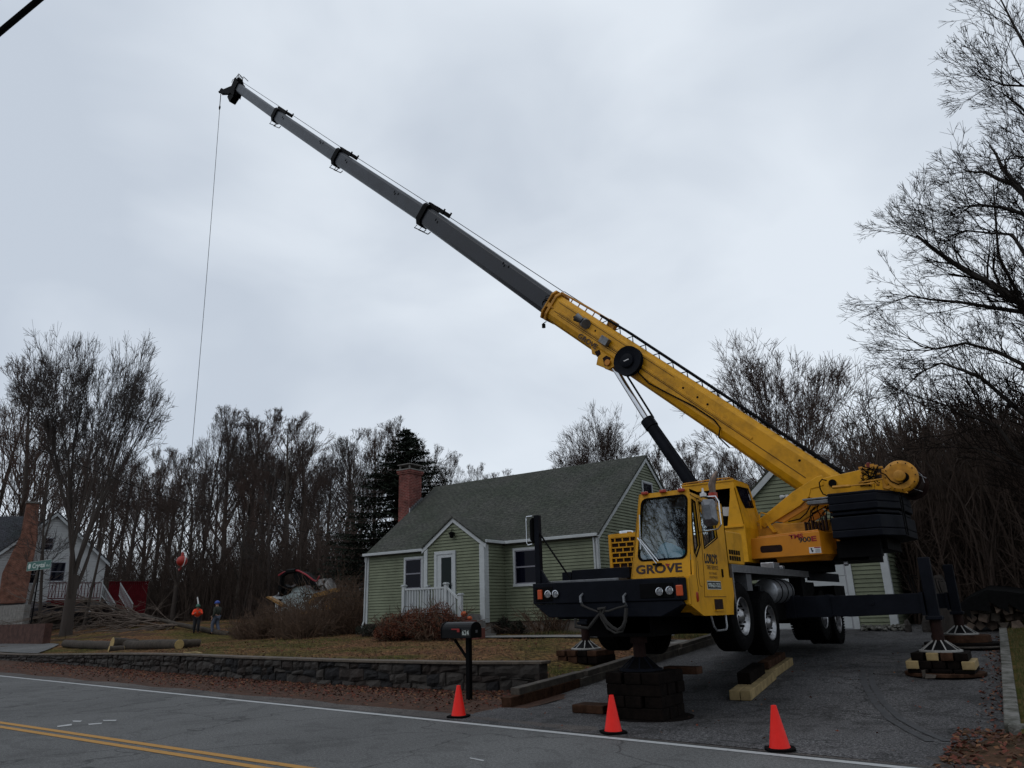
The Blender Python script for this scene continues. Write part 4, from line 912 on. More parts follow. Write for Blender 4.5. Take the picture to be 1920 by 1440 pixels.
# wheels
M['rimalu'] = mat('wheel_alloy', (.36, .36, .37), .3, metal=.9, var=.6, scale=7, thr=(.35, .7))
def wheel(x, s, z, out, dual=False, r=.555, w_=.44, big=True):
    ty = MB(); hw = w_/2; rx = .31
    prof = [(rx, -hw*.9), (rx+.05, -hw), (r-.06, -hw), (r-.012, -hw*.84), (r, -hw*.5), (r, hw*.5), (r-.012, hw*.84), (r-.06, hw), (rx+.05, hw), (rx, hw*.9)]
    ty.lathe(prof, (x, s, z), (1, 0, 0), 40, cap=False)
    for k in range(52):   # tread blocks
        a = 2*math.pi*k/52
        for q_ in (-1, 1):
            R = Matrix.Rotation(a, 3, 'X'); ty.box(-.075, .075, -.022, .022, r-.012, r+.003, R, (x+q_*.085, s, z))
    t_ = ty.build('wheel', M['blackrub'], crane, smooth=True)
    rm = MB(); o_ = out
    if big: pr = [(.313, hw*.92), (.305, hw*.98), (.290, hw*.95), (.275, hw*.70), (.24, hw*.55), (.20, hw*.62), (.13, hw*.68), (.10, hw*.86), (.07, hw*.98), (0, hw*1.0)]
    else: pr = [(.313, hw*.92), (.305, hw*.98), (.290, hw*.9), (.27, hw*.1), (.25, 0), (.14, -.02), (.12, hw*.3), (.08, hw*.5), (0, hw*.5)]
    rm.lathe([(a, h) for a, h in pr], (x, s, z), (o_, 0, 0), 36, cap=False); ri = rm.build('rim', M['rimalu'], t_, smooth=True)
    hl = MB(); h0 = hw*.56 if big else .0
    for k in range(10):
        a = 2*math.pi*(k+.5)/10; c_ = Vector((x+o_*(h0-.004 if big else h0+.02), s+.222*math.cos(a), z+.222*math.sin(a))); hl.lathe([(.046, 0), (.044, .016), (0, .014)], c_, (o_, 0, 0), 12)
    hl.build('hand_hole', M['black'], ri)
    nt_ = MB()
    for k in range(10):
        a = 2*math.pi*k/10; nt_.lathe([(.018, 0), (.018, .045), (0, .05)], (x+o_*(h0+.02), s+.165*math.cos(a), z+.165*math.sin(a)), (o_, 0, 0), 6)
    nt_.lathe([(.12, .0), (.115, .02), (.08, .03), (0, .03)], (x+o_*(hw*.68 if big else .02), s, z), (o_, 0, 0), 20); nt_.build('lug_nut', M['black'], ri)
for s, z in ((2.46, 1.385), (3.94, 1.235)): wheel(1.08, s, z, 1); wheel(-1.08, s, z, -1)
for s, z in ((8.12, 1.30), (9.46, 1.15)): wheel(1.14, s, z, 1, w_=.30, big=False); wheel(.80, s, z, 1, w_=.28, big=False); wheel(-1.14, s, z, -1, w_=.30, big=False); wheel(-.80, s, z, -1, w_=.28, big=False)
# fuel tank
w = MB(); w.lathe([(0, -.01), (.20, 0), (.235, .02), (.24, .05), (.24, 1.2), (.22, 1.23), (0, 1.24)], (1.02, 4.75, 1.80), (0, 1, 0), 32); ft = w.build('fuel_tank', M['alu'], crane, smooth=True)
for s in (5.05, 5.45, 5.8): w = MB(); w.lathe([(.248, 0), (.248, .05)], (1.02, s, 1.80), (0, 1, 0), 32); w.build('strap', M['black'], ft)
w = MB(); w.box(1.0, 1.26, 6.6, 6.95, 1.6, 2.09); w.box(.9, 1.2, 7.2, 7.9, 1.5, 2.0); w.build('side_box', M['black'], crane)
# outriggers
def outrigger(s, z0, z1, sides, gz, padz, wide=True):
    w = MB(); w.box(-1.29, 1.29, s-.06, s+.50, z0-.03, z1+.03); w.build('outrigger_box', M['slate'], crane, bevel=.012)
    for sd in sides:
        w = MB(); bx = lambda a, b, *r: w.box(min(sd*a, sd*b), max(sd*a, sd*b), *r)
        bx(1.05, 1.98, s-.03, s+.42, z0-.02, z1+.012); 
        b1 = w.build('outrigger_beam', M['slate'], crane, bevel=.008)
        w = MB(); w.prism([(sd*1.5, s+.0, z0+.03), (sd*2.3, s+.0, z0-.02), (sd*3.62, s+.0, z0+.02), (sd*3.62, s+.0, z1), (sd*1.5, s+.0, z1)], (0, .36, 0)); b2 = w.build('outrigger_beam', M['slate'], crane, bevel=.008)
        w = MB(); w.box(min(sd*3.56, sd*3.62), max(sd*3.56, sd*3.62), s-.03, s+.39, z0-.02, z1+.02); w.box(min(sd*1.9, sd*1.96), max(sd*1.9, sd*1.96), s-.04, s+.40, z0-.02, z1+.03); w.lathe([(.05, 0), (.05, .02), (0, .02)], (sd*2.72, s-.001, (z0+z1)/2+.05), (0, -1, 0), 16); w.build_split('flange', M['slate'], b2)
        w = MB(); w.box(min(sd*3.63, sd*3.83), max(sd*3.63, sd*3.83), s+.05, s+.25, 1.22, 2.33); w.box(min(sd*3.59, sd*3.87), max(sd*3.59, sd*3.87), s+.01, s+.30, 1.2, 1.27); j = w.build('outrigger_jack', M['slate'], crane, bevel=.015)
        w = MB(); w.tube([(sd*3.57, s+.1, 2.0), (sd*3.42, s+.08, 2.02), (sd*3.44, s+.06, 1.8), (sd*3.55, s+.05, 1.4), (sd*3.57, s+.1, 1.3)], .012, 5); w.tube([(sd*3.57, s+.18, 1.95), (sd*3.47, s+.14, 1.97), (sd*3.49, s+.12, 1.8), (sd*3.57, s+.15, 1.35)], .012, 5); w.build('hose', M['black'], j)
        w = MB(); w.lathe([(.10, padz+.17), (.10, 1.25)], (sd*3.73, s+.16, 0), (0, 0, 1), 16); w.build('jack_ram', M['rust'], j)
        floatpad((sd*3.73, s+.16, padz), .34)
M['pad_alu'] = mat('worn_pad_metal', (.42, .41, .39), .5, metal=.5, var=.3, scale=9)
def floatpad(c, r, pm='alu_dark'):
    c = Vector(c); w = MB(); w.lathe([(0, .022), (r, .022), (r, 0), (0, 0)][::-1], c, (0, 0, 1), 28); w.lathe([(r*.98, .022), (.13, .165), (.10, .19), (0, .19)], c, (0, 0, 1), 28); f = w.build('float_pad', M['black'], crane)
    w = MB(); w.lathe([(r-.01, -.006), (r+.018, .0), (r+.018, .03), (r-.01, .036)], c, (0, 0, 1), 28)
    for k in range(9):
        a = 2*math.pi*k/9+.2; u = Vector((math.cos(a), math.sin(a), 0)); n = Vector((-u.y, u.x, 0))*.010
        w.prism([c+u*r+n+Vector((0, 0, .028)), c+u*.11+n+Vector((0, 0, .20)), c+u*.11+n+Vector((0, 0, .17)), c+u*(r-.04)+n+Vector((0, 0, .02))], -n*2)
    w.build('pad_rib', M['pad_alu' if pm != 'black' else 'slate'], f)
outrigger(5.75, 1.30, 1.68, (1, -1), .2, .645)
outrigger(10.15, 1.33, 1.68, (1, -1), .48, .76)
w = MB(); w.lathe([(.13, 1.05), (.13, 1.5)], (.22, .62, 0), (0, 0, 1), 16); w.lathe([(.095, .75), (.095, 1.06)], (.22, .62, 0), (0, 0, 1), 14); w.build('front_jack', M['rust'], crane); floatpad((.22, .62, .66), .31, 'black')
w = MB(); w.box(-.2, .5, .45, .85, 1.2, 1.5); w.build('jack_mount', M['black'], crane)
# ---- superstructure (turned so that it faces left)
ST_ = 7.9; S0 = 6.45
w = MB(); w.lathe([(.95, 2.22), (.95, 2.42), (.85, 2.42)], (.75, ST_, 0), (0, 0, 1), 40); w.box(-.6, 2.6, 7.0, 8.8, 2.4, 2.66); w.build('turntable', M['black'], crane, smooth=False)
w = MB()   # yellow side locker with the model number
hexa(w, [(.30, S0, 2.52), (1.80, S0, 2.53), (2.05, 7.2, 2.54), (.3, 7.2, 2.52)], [(.27, S0, 2.96), (1.80, S0, 3.02), (2.05, 7.2, 3.0), (.27, 7.2, 2.96)])
hexa(w, [(.45, S0+.05, 2.96), (1.78, S0+.05, 3.02), (1.8, 7.2, 3.0), (.45, 7.2, 2.96)], [(.45, S0+.05, 3.0), (1.78, S0+.05, 3.06), (1.8, 7.2, 3.05), (.45, 7.2, 3.0)])
hexa(w, [(.8, S0+.2, 2.42), (1.7, S0+.2, 2.42), (1.95, 7.2, 2.42), (.8, 7.2, 2.42)], [(.8, S0+.12, 2.53), (1.80, S0+.1, 2.53), (2.05, 7.2, 2.53), (.8, 7.2, 2.53)])
lk = w.build('side_locker', M['orange_y'], crane, bevel=.012)
w = MB(); rr_ = rrect(.52, 1.0, 2.64, 2.79, .05); w.add([(x, S0-.003, z) for x, z in rr_], [tuple(range(len(rr_)))]); w.build('hand_slot', M['rust'], lk)
rx = Vector((1.5, 0, .06)).normalized()
text('TMS', 'locker_lettering', M['text_red'], lk, (1.17, S0, 2.895), rx, zy, .085, width=.30, bold=.045, off=.004)
text('900', 'locker_lettering', M['text_bk'], lk, (1.36, S0, 2.805), rx, zy, .10, width=.26, bold=.03, off=.004)
text('E', 'locker_lettering', M['text_red'], lk, (1.625, S0, 2.815), rx, zy, .10, width=.11, bold=.045, off=.004)
w = MB(); w.box(1.55, 1.79, S0-.005, S0+.002, 2.565, 2.69); dc = w.build('warning_decal', M['whitep'], lk)
w = MB(); w.box(1.66, 1.785, S0-.007, S0-.004, 2.667, 2.687); w.build('decal_band', M['text_red'], dc)
w = MB(); w.box(1.585, 1.615, S0-.007, S0-.004, 2.64, 2.675); w.prism([(1.60, S0-.007, 2.65), (1.64, S0-.007, 2.62), (1.62, S0-.007, 2.58), (1.59, S0-.007, 2.61)], (0, .003, 0))
for k in range(4): w.box(1.675, 1.775, S0-.007, S0-.004, 2.58+k*.02, 2.587+k*.02)
w.build('decal_print', M['text_bk'], dc)
# operator cab
oc = MB(); A0, A1 = 6.05, 7.15
V = lambda x, s, z: Vector((x, s, z))
# rails: side face has a doorway opening; rear face a window
xf, xc = -1.05, .22
def pz(x0, x1, z0, z1, x0t=None, x1t=None): x0t = x0 if x0t is None else x0t; x1t = x1 if x1t is None else x1t; oc.prism([(x0, A0, z0), (x1, A0, z0), (x1t, A0, z1), (x0t, A0, z1)], (0, .04, 0))
pz(xf, xc+.02, 4.08, 4.24, xf+.05, xc)
pz(.14, .36, 2.45, 4.08, .14, .22) if False else None
oc.prism([(-.02, A0, 3.25), (.34, A0, 3.25), (.22, A0, 4.08), (.13, A0, 4.08), (.10, A0, 3.85)], (0, .04, 0))
pz(xf, .36, 2.45, 3.25)
oc.prism([(xf, A0, 3.25), (xf+.10, A0, 3.25), (xf+.15, A0, 4.08), (xf+.05, A0, 4.08)], (0, .04, 0))
oc.box(-.25, .33, A0-.05, A0, 3.20, 3.235)
# roof and far walls
oc.prism([(xf+.05, A0-.02, 4.24), (xc+.01, A0-.02, 4.24), (xc-.02, A1, 4.26), (xf+.05, A1, 4.26)], (0, 0, .035))
rc = lambda s, z: (xc+(.14 if z < 3.2 else .14*(4.24-z)/1.04), s, z)
rw = [(A0+.12, 4.12), (A1-.13, 4.16), (A1-.06, 3.72), (A0+.38, 3.66), (A0+.26, 3.80)]
oc.add([rc(A0, 4.24), rc(A1, 4.26), rc(A1-.13, 4.16), rc(A0+.12, 4.12)], [(0, 1, 2, 3)])
oc.add([rc(A0, 4.24), rc(A0+.12, 4.12), rc(A0+.26, 3.80), rc(A0+.38, 3.66), rc(A0+.38, 3.2), rc(A0, 3.2)], [(0, 1, 2, 3, 4, 5)])
oc.add([rc(A1, 4.26), rc(A1+.25, 3.5), rc(A1-.06, 3.72), rc(A1-.13, 4.16)], [(0, 1, 2, 3)])
oc.add([rc(A0+.38, 3.66), rc(A1-.06, 3.72), rc(A1+.25, 3.5), rc(A1+.35, 3.2), rc(A0+.38, 3.2)], [(0, 1, 2, 3, 4)])
oc.add([rc(A0, 3.2), rc(A1+.35, 3.2), (xc+.06, A1+.35, 2.45), (xc+.10, A0, 2.45)], [(0, 1, 2, 3)])
oc.box(xf, xf+.03, A0+.04, A1, 2.45, 3.2); oc.box(xf, xc+.1, A1, A1+.03, 2.45, 3.9); oc.box(xf, .3, A0+.04, A1, 2.45, 2.5)
opc = oc.build('operator_cab', M['yellow'], crane)
w = MB(); w.add([Vector(rc(s, z))+Vector((-.02, 0, 0)) for s, z in rw], [tuple(range(5))]); w.build('rear_window', M['glassd'], opc)
w = MB(); w.tube([Vector(rc(s, z))+Vector((.003, 0, 0)) for s, z in rw+rw[:1]], .014, 5); w.build('window_seal', M['blackrub'], opc)
w = MB(); w.box(-.75, -.15, 6.35, 6.95, 2.9, 3.05); w.box(-.25, -.12, 6.35, 6.95, 3.05, 3.75); w.box(-.98, .15, 6.9, 6.95, 2.6, 4.2); w.box(-.9, .1, 6.3, 6.9, 4.10, 4.14); w.build('cab_seat', M['black'], opc, bevel=.03)
w = MB()
for px, s_ in ((1304, 0), (1345, 0)): pass
w.tube([(-1.0, A0+.05, 4.31), (-.2, A0+.05, 4.33), (.1, A0+.1, 4.33), (.13, A0+.3, 4.33)], .014, 6)
for x in (-.9, -.6, -.3, 0): w.tube([(x, A0+.05, 4.27), (x, A0+.05, 4.33)], .01, 5)
w.build('roof_rail', M['yellow_dirty'], opc)
# frames (two side plates, traced on their own planes)
def trace(pts, s): return [FP(x, y, s) for x, y in pts]
def plates(name, pts, s, th, m='yellow', both=True, bev=.012):
    P = trace(pts, s); w = MB(); w.prism(P, (0, th, 0)); o = w.build(name, M[m], crane, bevel=bev)
    if both:
        w = MB(); w.prism([p+Vector((0, 2*(ST_-s)-th, 0)) for p in P], (0, th, 0)); w.build(name, M[m], crane, bevel=bev)
    return o
sp = 7.0
plates('frame_strut', [(1419, 977), (1433, 990), (1500, 948), (1517, 931), (1520, 917), (1545, 910), (1541, 891), (1532, 893), (1486, 922)], sp, .10)
plates('frame_plate', [(1519, 918), (1545, 896), (1616, 880), (1640, 876), (1640, 925), (1560, 932), (1528, 936), (1516, 932)], sp+.02, .06)
plates('frame_rib', [(1450, 977), (1508, 938), (1516, 952), (1470, 980)], sp+.05, .05, 'orange_y')
plates('frame_foot', [(1421, 985), (1431, 982), (1440, 990), (1452, 980), (1478, 982), (1520, 978), (1560, 973), (1562, 1000), (1421, 1008)], sp+.03, .08, 'yellow_dirty')
w = MB(); a_, b_ = FP(1436, 978, sp-.03), FP(1452, 998, sp-.03); w.prism([a_+Vector((-.04, 0, .02)), a_+Vector((.03, 0, .04)), b_+Vector((.05, 0, 0)), b_+Vector((-.03, 0, 0))], (0, .05, 0)); w.build('gusset', M['yellow'], crane)
w = MB(); w.tube([FP(x, y, sp-.12) for x, y in ((1427, 992), (1424, 966), (1427, 961), (1441, 965))], .016, 6); w.build('grab_rail', M['yellow'], crane)
w = MB(); w.box(2.0, 2.35, 7.05, 8.75, 2.5, 3.7); w.box(1.2, 2.1, 7.3, 8.5, 2.55, 3.1); w.build('rear_bulkhead', M['orange_y'], crane, bevel=.02)
w = MB(); p = FP(1561, 906, sp-.0); w.lathe([(.085, 0), (.085, .01), (0, .01)], p, (0, -1, 0), 24); w.build('pivot_hole', M['black'], crane)
# hydraulic valve bank and hoses
w = MB(); rr = random.Random(4)
for k in range(7):
    x = 1512+k*6.5; p = FP(x, 990, sp-.12); w.box(p.x-.022, p.x+.022, p.y-.05, p.y+.05, 3.05, 3.05+rr.uniform(.18, .34))
vb = w.build('valve_bank', M['rust'], crane, bevel=.008)
w = MB()
for k in range(9):
    x = 1512+k*5.5; a_, b_ = FP(x, 985, sp-.13), FP(1545+rr.uniform(-18, 14), 948, sp-.05); mid = (a_+b_)/2+Vector((rr.uniform(-.12, .12), -.08, .1)); w.tube([a_, a_.lerp(mid, .6)+Vector((0, 0, .08)), mid, b_.lerp(mid, .3), b_], .011, 5)
for pts in ([(1521, 945), (1512, 962), (1500, 973), (1478, 978)], [(1545, 950), (1562, 958), (1568, 985), (1570, 1000)], [(1538, 917), (1536, 905), (1541, 899), (1550, 901)], [(1538, 917), (1543, 926), (1552, 930)]):
    w.tube([FP(x, y, sp-.08) for x, y in pts], .014, 6)
w.build('hydraulic_hose', M['black'], vb)
w = MB(); w.tube([FP(1561, 914, sp-.15), FP(1594, 911, sp-.15)], .035, 8); w.tube([FP(1594, 911, sp-.15), FP(1640, 906, sp-.15)], .016, 8); w.tube([FP(1610, 905, sp-.1), FP(1655, 898, sp-.1)], .02, 6); w.build('winch_cylinder', M['yellow_dirty'], crane, smooth=True)
# counterweight: stacked slabs
plan = lambda g=0.: [(2.06, S0+.02-g), (3.02+g*.5, S0+.02-g), (3.36+g, 7.15), (3.40+g, 8.65), (3.02, 9.33+g), (2.06, 9.33+g)]
zs = [(2.84, 2.99, 0.0), (2.995, 3.27, .0), (3.31, 3.38, -.06), (3.40, 3.545, -.01), (3.55, 3.72, -.02), (3.725, 3.785, -.05)]
for k, (z0, z1, g) in enumerate(zs):
    w = MB(); w.prism([(x, s, z0) for x, s in plan(g)], (0, 0, z1-z0)); w.build('counterweight_slab', M['slate'], crane, bevel=.018)
w = MB()
for s in (7.02, 7.3): w.tube([(3.385, s, 2.86), (3.385, s, 3.74)], .014, 5)
w.build_split('tie_rod', M['black'], crane)
w = MB(); w.box(2.1, 3.0, 7.0, 8.9, 2.6, 2.85); w.box(2.05, 2.9, 6.75, 7.0, 2.45, 2.80); w.build('counterweight_tray', M['black'], crane)
w = MB(); w.tube([FP(1583, 1057, 6.9), FP(1590, 1056, 6.9)], .05, 10); w.build('swivel', M['alu'], crane)
w = MB(); a_ = FP(1508, 938, sp-.1); w.box(a_.x, 2.2, 6.72, 7.0, a_.z-.03, a_.z+.01); w.box(a_.x+.1, 2.05, 6.7, 7.0, a_.z-.13, a_.z-.05); w.build('toolbox', M['alu_dark'], crane, bevel=.01)
# winch
wc = FP(1688, 893, 7.05); w = MB()
w.lathe([(.0, .03), (.27, .03), (.33, .0), (.34, -.02), (.34, -.10), (0, -.10)][::-1], wc, (0, -1, 0), 36)
w.prism([FP(x, y, 7.06) for x, y in ((1652, 880), (1688, 872), (1702, 925), (1655, 917))], (0, .08, 0))
w.prism([FP(x, y, 7.03) for x, y in ((1656, 915), (1676, 906), (1670, 915), (1664, 918))], (0, .10, 0))
wi = w.build('winch', M['yellow_dirty'], crane, bevel=.01)
w = MB()
for k in range(12): a = math.tau*k/12; w.lathe([(.014, 0), (.012, .014), (0, .014)], wc+Vector((.29*math.cos(a), -.03, .29*math.sin(a))), (0, -1, 0), 6)
w.build('bolt_ring', M['rust'], wi)
w = MB(); w.lathe([(.115, 0), (.115, .12), (.09, .13), (0, .13)], wc+Vector((0, -.03, 0)), (0, -1, 0), 20); w.build('winch_motor', M['yellow_dirty'], wi, smooth=True)
w = MB(); c_ = wc+Vector((.07, 0, -.03)); w.lathe([(.10, .035), (0, .036)], c_, (0, -1, 0), 20); w.build('motor_recess', M['black'], wi)
w = MB(); w.lathe([(.26, 0), (.26, 1.5)], wc+Vector((.02, .1, 0)), (0, 1, 0), 30); w.lathe([(.35, 0), (.35, .04)], wc+Vector((.02, 1.5, 0)), (0, 1, 0), 30); w.lathe([(.35, 0), (.35, .03)], wc+Vector((.02, .25, 0)), (0, 1, 0), 30); w.build('winch_drum', M['rust'], wi, smooth=True)
w = MB(); w.tube([FP(x, y, 7.0) for x, y in ((1651, 886), (1660, 890), (1670, 902), (1684, 908), (1696, 904), (1700, 893))], .013, 5); w.build('hose', M['black'], wi)
w = MB(); w.tube([FP(x, y, 7.3) for x, y in ((1700, 874), (1716, 880), (1728, 891), (1733, 905))], .008, 5); w.tube([FP(x, y, 7.3) for x, y in ((1706, 889), (1722, 890), (1737, 897))], .008, 5); w.tube([FP(x, y, 7.3) for x, y in ((1712, 916), (1730, 922))], .008, 5); w.build('rope_guard', M['alu'], wi)
w = MB(); p = FP(1666, 887, 7.04); w.cbox(p, .10, .012, .05); w.build('label_plate', M['text_red'], wi)
w = MB(); rr = random.Random(9)
for k in range(26): p = FP(rr.uniform(1612, 1650), rr.uniform(872, 912), 7.1+rr.uniform(-.1, .3)); w.cbox(p, rr.uniform(.03, .12), .06, rr.uniform(.03, .12))
pu = w.build('pump_cluster', M['yellow_dirty'], crane, bevel=.008)
w = MB()
for k in range(16):
    pts = [(rr.uniform(1612, 1650), rr.uniform(872, 912)) for _ in range(3)]; w.tube([FP(*p, 7.0) for p in pts], .010, 5)
w.build('hose', M['black'], pu)
w = MB(); w.cbox(FP(1638, 878, 7.2), .13, .12, .13); w.lathe([(.04, 0), (.05, .1), (0, .12)], FP(1629, 877, 7.15), (0, 0, 1), 8); w.build('filter', mat('filter_red', (.16, .02, .015), .6), pu, bevel=.01)
# ---- boom
def BP(x, y, dz=0):   # point of the boom's mid plane seen at a photo point
    s = ST_
    for _ in range(6): p = FP(x, y, s); s = ST_ + .042*(2.3-p.x)
    return FP(x, y, s)
foot, c0, c1, c2, c3, tip = BP(1592, 942), BP(1036, 575), BP(797, 404), BP(634, 296), BP(519, 217), BP(446, 164)
def boomframe(a, b):
    d = (b-a).normalized(); side = Vector((d.y, -d.x, 0)).normalized()
    if side.y > 0: side = -side            # towards the road
    up = side.cross(d); up = up if up.z > 0 else -up
    return d, side, up
def section(a, b, w_, h_, m, name='boom_section', ch=.10, round_=True, parent=None, taper=1.):
    d, sd, up = boomframe(a, b); w = MB(); P = []
    hw, hh = w_/2, h_/2
    prof = [(hw, hh-ch), (hw-ch, hh), (-hw+ch, hh), (-hw, hh-ch), (-hw, -hh+ch*1.6), (-hw*.75, -hh+ch*.5), (-hw*.4, -hh), (hw*.4, -hh), (hw*.75, -hh+ch*.5), (hw, -hh+ch*1.6)]
    n = len(prof)
    for k, c_ in ((0, a), (1, b)):
        for x, y in prof: P.append(c_+sd*x+up*y)
    w.add(P, [(i, (i+1) % n, n+(i+1) % n, n+i) for i in range(n)]+[tuple(range(n-1, -1, -1)), tuple(range(n, 2*n))])
    return w.build(name, m, parent or crane, bevel=.012), d, sd, up
dB = (c0-foot).normalized()
base, d0, s0_, u0_ = section(foot-dB*.05, c0-dB*.1, .62, .86, M['yellow'], 'boom_base', .13)
g1, *_ = section(c0-dB*.5, c1, .52, .73, mat('boom_grey_dark', (.014, .016, .023), .34, var=.35, scale=1.6), ch=.09)
g2, *_ = section(c1-dB*.5, c2, .46, .635, M['slate_boom'], ch=.08)
g3, *_ = section(c2-dB*.5, c3, .40, .56, mat('boom_grey_mid', (.052, .060, .073), .34, var=.35, scale=1.6), ch=.07)
g4, *_ = section(c3-dB*.5, tip, .35, .49, M['slate_light'], ch=.06)
def on(c_, d, s, u): return c_+d0*d+s0_*s+u0_*u
w = MB(); n0 = [(.36, .36), (.24, .50), (-.24, .50), (-.36, .36), (-.36, -.26), (-.24, -.47), (.24, -.47), (.36, -.26)]
for a_, b_, k in ((-.24, -.14, 1.0), (-.05, .02, 1.02)):
    w.add([on(c0, a_, x*k, y*k) for x, y in n0]+[on(c0, b_, x*k, y*k) for x, y in n0], [(i, (i+1) % 8, 8+(i+1) % 8, 8+i) for i in range(8)]+[tuple(range(7, -1, -1)), tuple(range(8, 16))])
for a_ in (-.26, ): w.prism([on(c0, -.35, .32, y) for y in (0,)]+[on(c0, 0, .32, .1), on(c0, 0, .32, -.1)], s0_*.03)
w.build('boom_collar', M['yellow_dirty'], base, bevel=.01)
w = MB()
for a_, b_ in (((-1.6, .315, .20), (-11.2, .315, .20)),):
    pass
w.prism([on(c0, -.6, .312, -.02), on(c0, -.6, .312, .05), on(foot, 2.6, .312, .05), on(foot, 2.6, .312, -.02)], s0_*.025); w.build('boom_stiffener', M['yellow'], base, bevel=.008)
w = MB(); w.tube([on(c0, -.4, .318, -.06), on(foot, 1.0, .318, -.06)], .008, 4); w.tube([on(c0, -.4, .316, .24), on(c0, -5.2, .316, .24)], .007, 4); w.tube([on(c0, -.6, .316, -.11), on(c0, -3.8, .316, -.11)], .007, 4); w.build('seam_line', M['seam'], base)
w = MB()
for dd, uu in ((-1.2, .12), (-1.75, .13), (-2.15, .12), (-5.6, .13), (-6.1, .13), (-6.45, .12), (-9.2, .2), (-9.9, .12), (-10.3, .18)): w.lathe([(.032, 0), (.03, .006), (0, .004)], on(c0, dd, .312, uu), s0_, 10)
w.build('access_hole', M['black'], base)
tdir = -d0
text('GROVE', 'boom_lettering', M['text_dk'], base, on(c0, -1.72, .314, -.335), tdir, u0_, .15, width=.80, bold=.02, off=.006)
# hose reel, cylinders and boxes on the boom side
rc_ = BP(1193, 681); dd = (rc_-c0).dot(d0); uu = (rc_-c0).dot(u0_)
rr0 = on(c0, dd, .32, uu-.05)
w = MB(); w.lathe([(0, .03), (.40, .03), (.43, .045), (.43, .0)], rr0+s0_*.13, s0_, 40); w.lathe([(.43, -.12), (.43, -.08), (0, -.08)], rr0+s0_*.13, s0_, 40); w.lathe([(.25, -.1), (.25, .02)], rr0+s0_*.13, s0_, 30)
hr = w.build('hose_reel', M['slate'], base, smooth=True)
w = MB(); w.lathe([(.20, .03), (.20, .075), (.18, .085), (0, .085)], rr0+s0_*.13, s0_, 30); w.build('reel_hub', M['slate'], hr, smooth=True)
w = MB(); R = Matrix((d0, u0_, s0_)).transposed(); w.cbox(rr0+s0_*.22, .16, .03, .004, Matrix.Rotation(0.9, 3, s0_)@R); w.build('reel_plate', M['whitep'], hr)
p = BP(1109, 611); p = on(c0, (p-c0).dot(d0), .32, (p-c0).dot(u0_))
w = MB(); w.lathe([(.0, 0), (.15, 0), (.15, .2), (.13, .22), (0, .2)], p-d0*.12+s0_*.12-u0_*.02, (s0_*.5-d0*.8).normalized()*-1, 18); w.lathe([(.09, 0), (.14, .22), (.12, .2), (0, .1)], p+s0_*.16+d0*.05, (d0*.9+s0_*.3), 16); w.build('boom_lamp', M['alu_dark'], base, smooth=True)
p = BP(1147, 646); p = on(c0, (p-c0).dot(d0), .32, (p-c0).dot(u0_))
w = MB(); w.cbox(p+s0_*.09, .30, .22, .16, R); bx = w.build('junction_box', M['alu_dark'], base, bevel=.01)
# lift cylinder bracket under the boom
Bk = [(1105, 640), (1117, 655), (1119, 668), (1130, 672), (1127, 688), (1150, 697), (1163, 690), (1168, 668), (1172, 655), (1150, 640)]
w = MB()
for o_ in (.20, -.28): w.prism([BP(x, y)+s0_*o_ for x, y in Bk], s0_*.08)
w.build('cylinder_bracket', M['yellow'], base, bevel=.01)
w = MB(); w.prism([BP(x, y)+s0_*.282 for x, y in ((1124, 664), (1133, 660), (1136, 668), (1129, 674))], s0_*.004); w.prism([BP(x, y)+s0_*.282 for x, y in ((1139, 676), (1146, 671), (1154, 675), (1152, 688), (1143, 690))], s0_*.004); w.build('bracket_recess', M['rust'], base)
cy0, cy1, cym = BP(1150, 686), BP(1322, 945), BP(1213, 787)
w = MB(); w.tube([cy0, cym], .085, 20); lc = w.build('lift_cylinder_rod', M['chrome'], crane, smooth=True)
w = MB(); w.tube([cym, cy1], .165, 24); w.lathe([(.19, 0), (.19, .28), (.165, .3)], cym, (cy1-cym), 24); lb = w.build('lift_cylinder_barrel', M['slate'], crane, smooth=True)
w = MB(); w.tube([cy0+s0_*-.02+Vector((.2, 0, .02)), cym+Vector((.2, 0, .02))], .03, 8); w.tube([cym+Vector((.17, 0, 0))+s0_*.02, cy1+Vector((.18, 0, 0))], .03, 8); w.build('hydraulic_line', M['black'], lb)
w = MB(); w.lathe([(.09, -.36), (.09, .36)], cy0+Vector((0, 0, .02)), s0_, 16); w.build('pin', M['orange_y'], base)
w = MB(); w.box(cy1.x-.35, cy1.x+.5, ST_-.45, ST_+.45, 2.6, cy1.z+.1); w.build('cylinder_mount', M['yellow_dirty'], crane, bevel=.03)
# rope tray on top of the boom
w = MB()
for o_ in (-.10, .16): w.tube([on(c0, -1.9, o_, .58), on(c0, -3, o_, .60), on(c0, -6, o_, .55), on(c0, -10.4, o_, .47)], .036, 6)
for k in range(15): a_ = -2.1-k*.52; w.tube([on(c0, a_, .16, .42), on(c0, a_-.13, .16, .57-k*.005), on(c0, a_-.26, .16, .42)], .018, 4)
w.build('rope_tray', M['black'], base)
w = MB(); w.tube([on(c0, -.1, .10, .53), on(c0, -1.2, .10, .58), on(c0, -2.1, .10, .60)], .03, 6); w.tube([on(c0, -.1, -.10, .53), on(c0, -2.1, -.10, .60)], .03, 6)
for k in range(6): w.tube([on(c0, -.3-k*.33, .1, .42), on(c0, -.3-k*.33, .1, .56)], .02, 5)
w.cbox(on(c0, -2.35, 0, .52), .28, .26, .16, R); w.build('rope_guide', M['yellow_dirty'], base)
w = MB(); w.tube([on(c0, -.1, 0, -.5), on(c0, -.06, .05, -.62)], .015, 5); w.lathe([(0, -.08), (.06, -.06), (.06, .06), (0, .08)], on(c0, -.14, .05, -.66), (0, 0, 1), 12); w.build('work_lamp', M['black'], base)
w = MB()
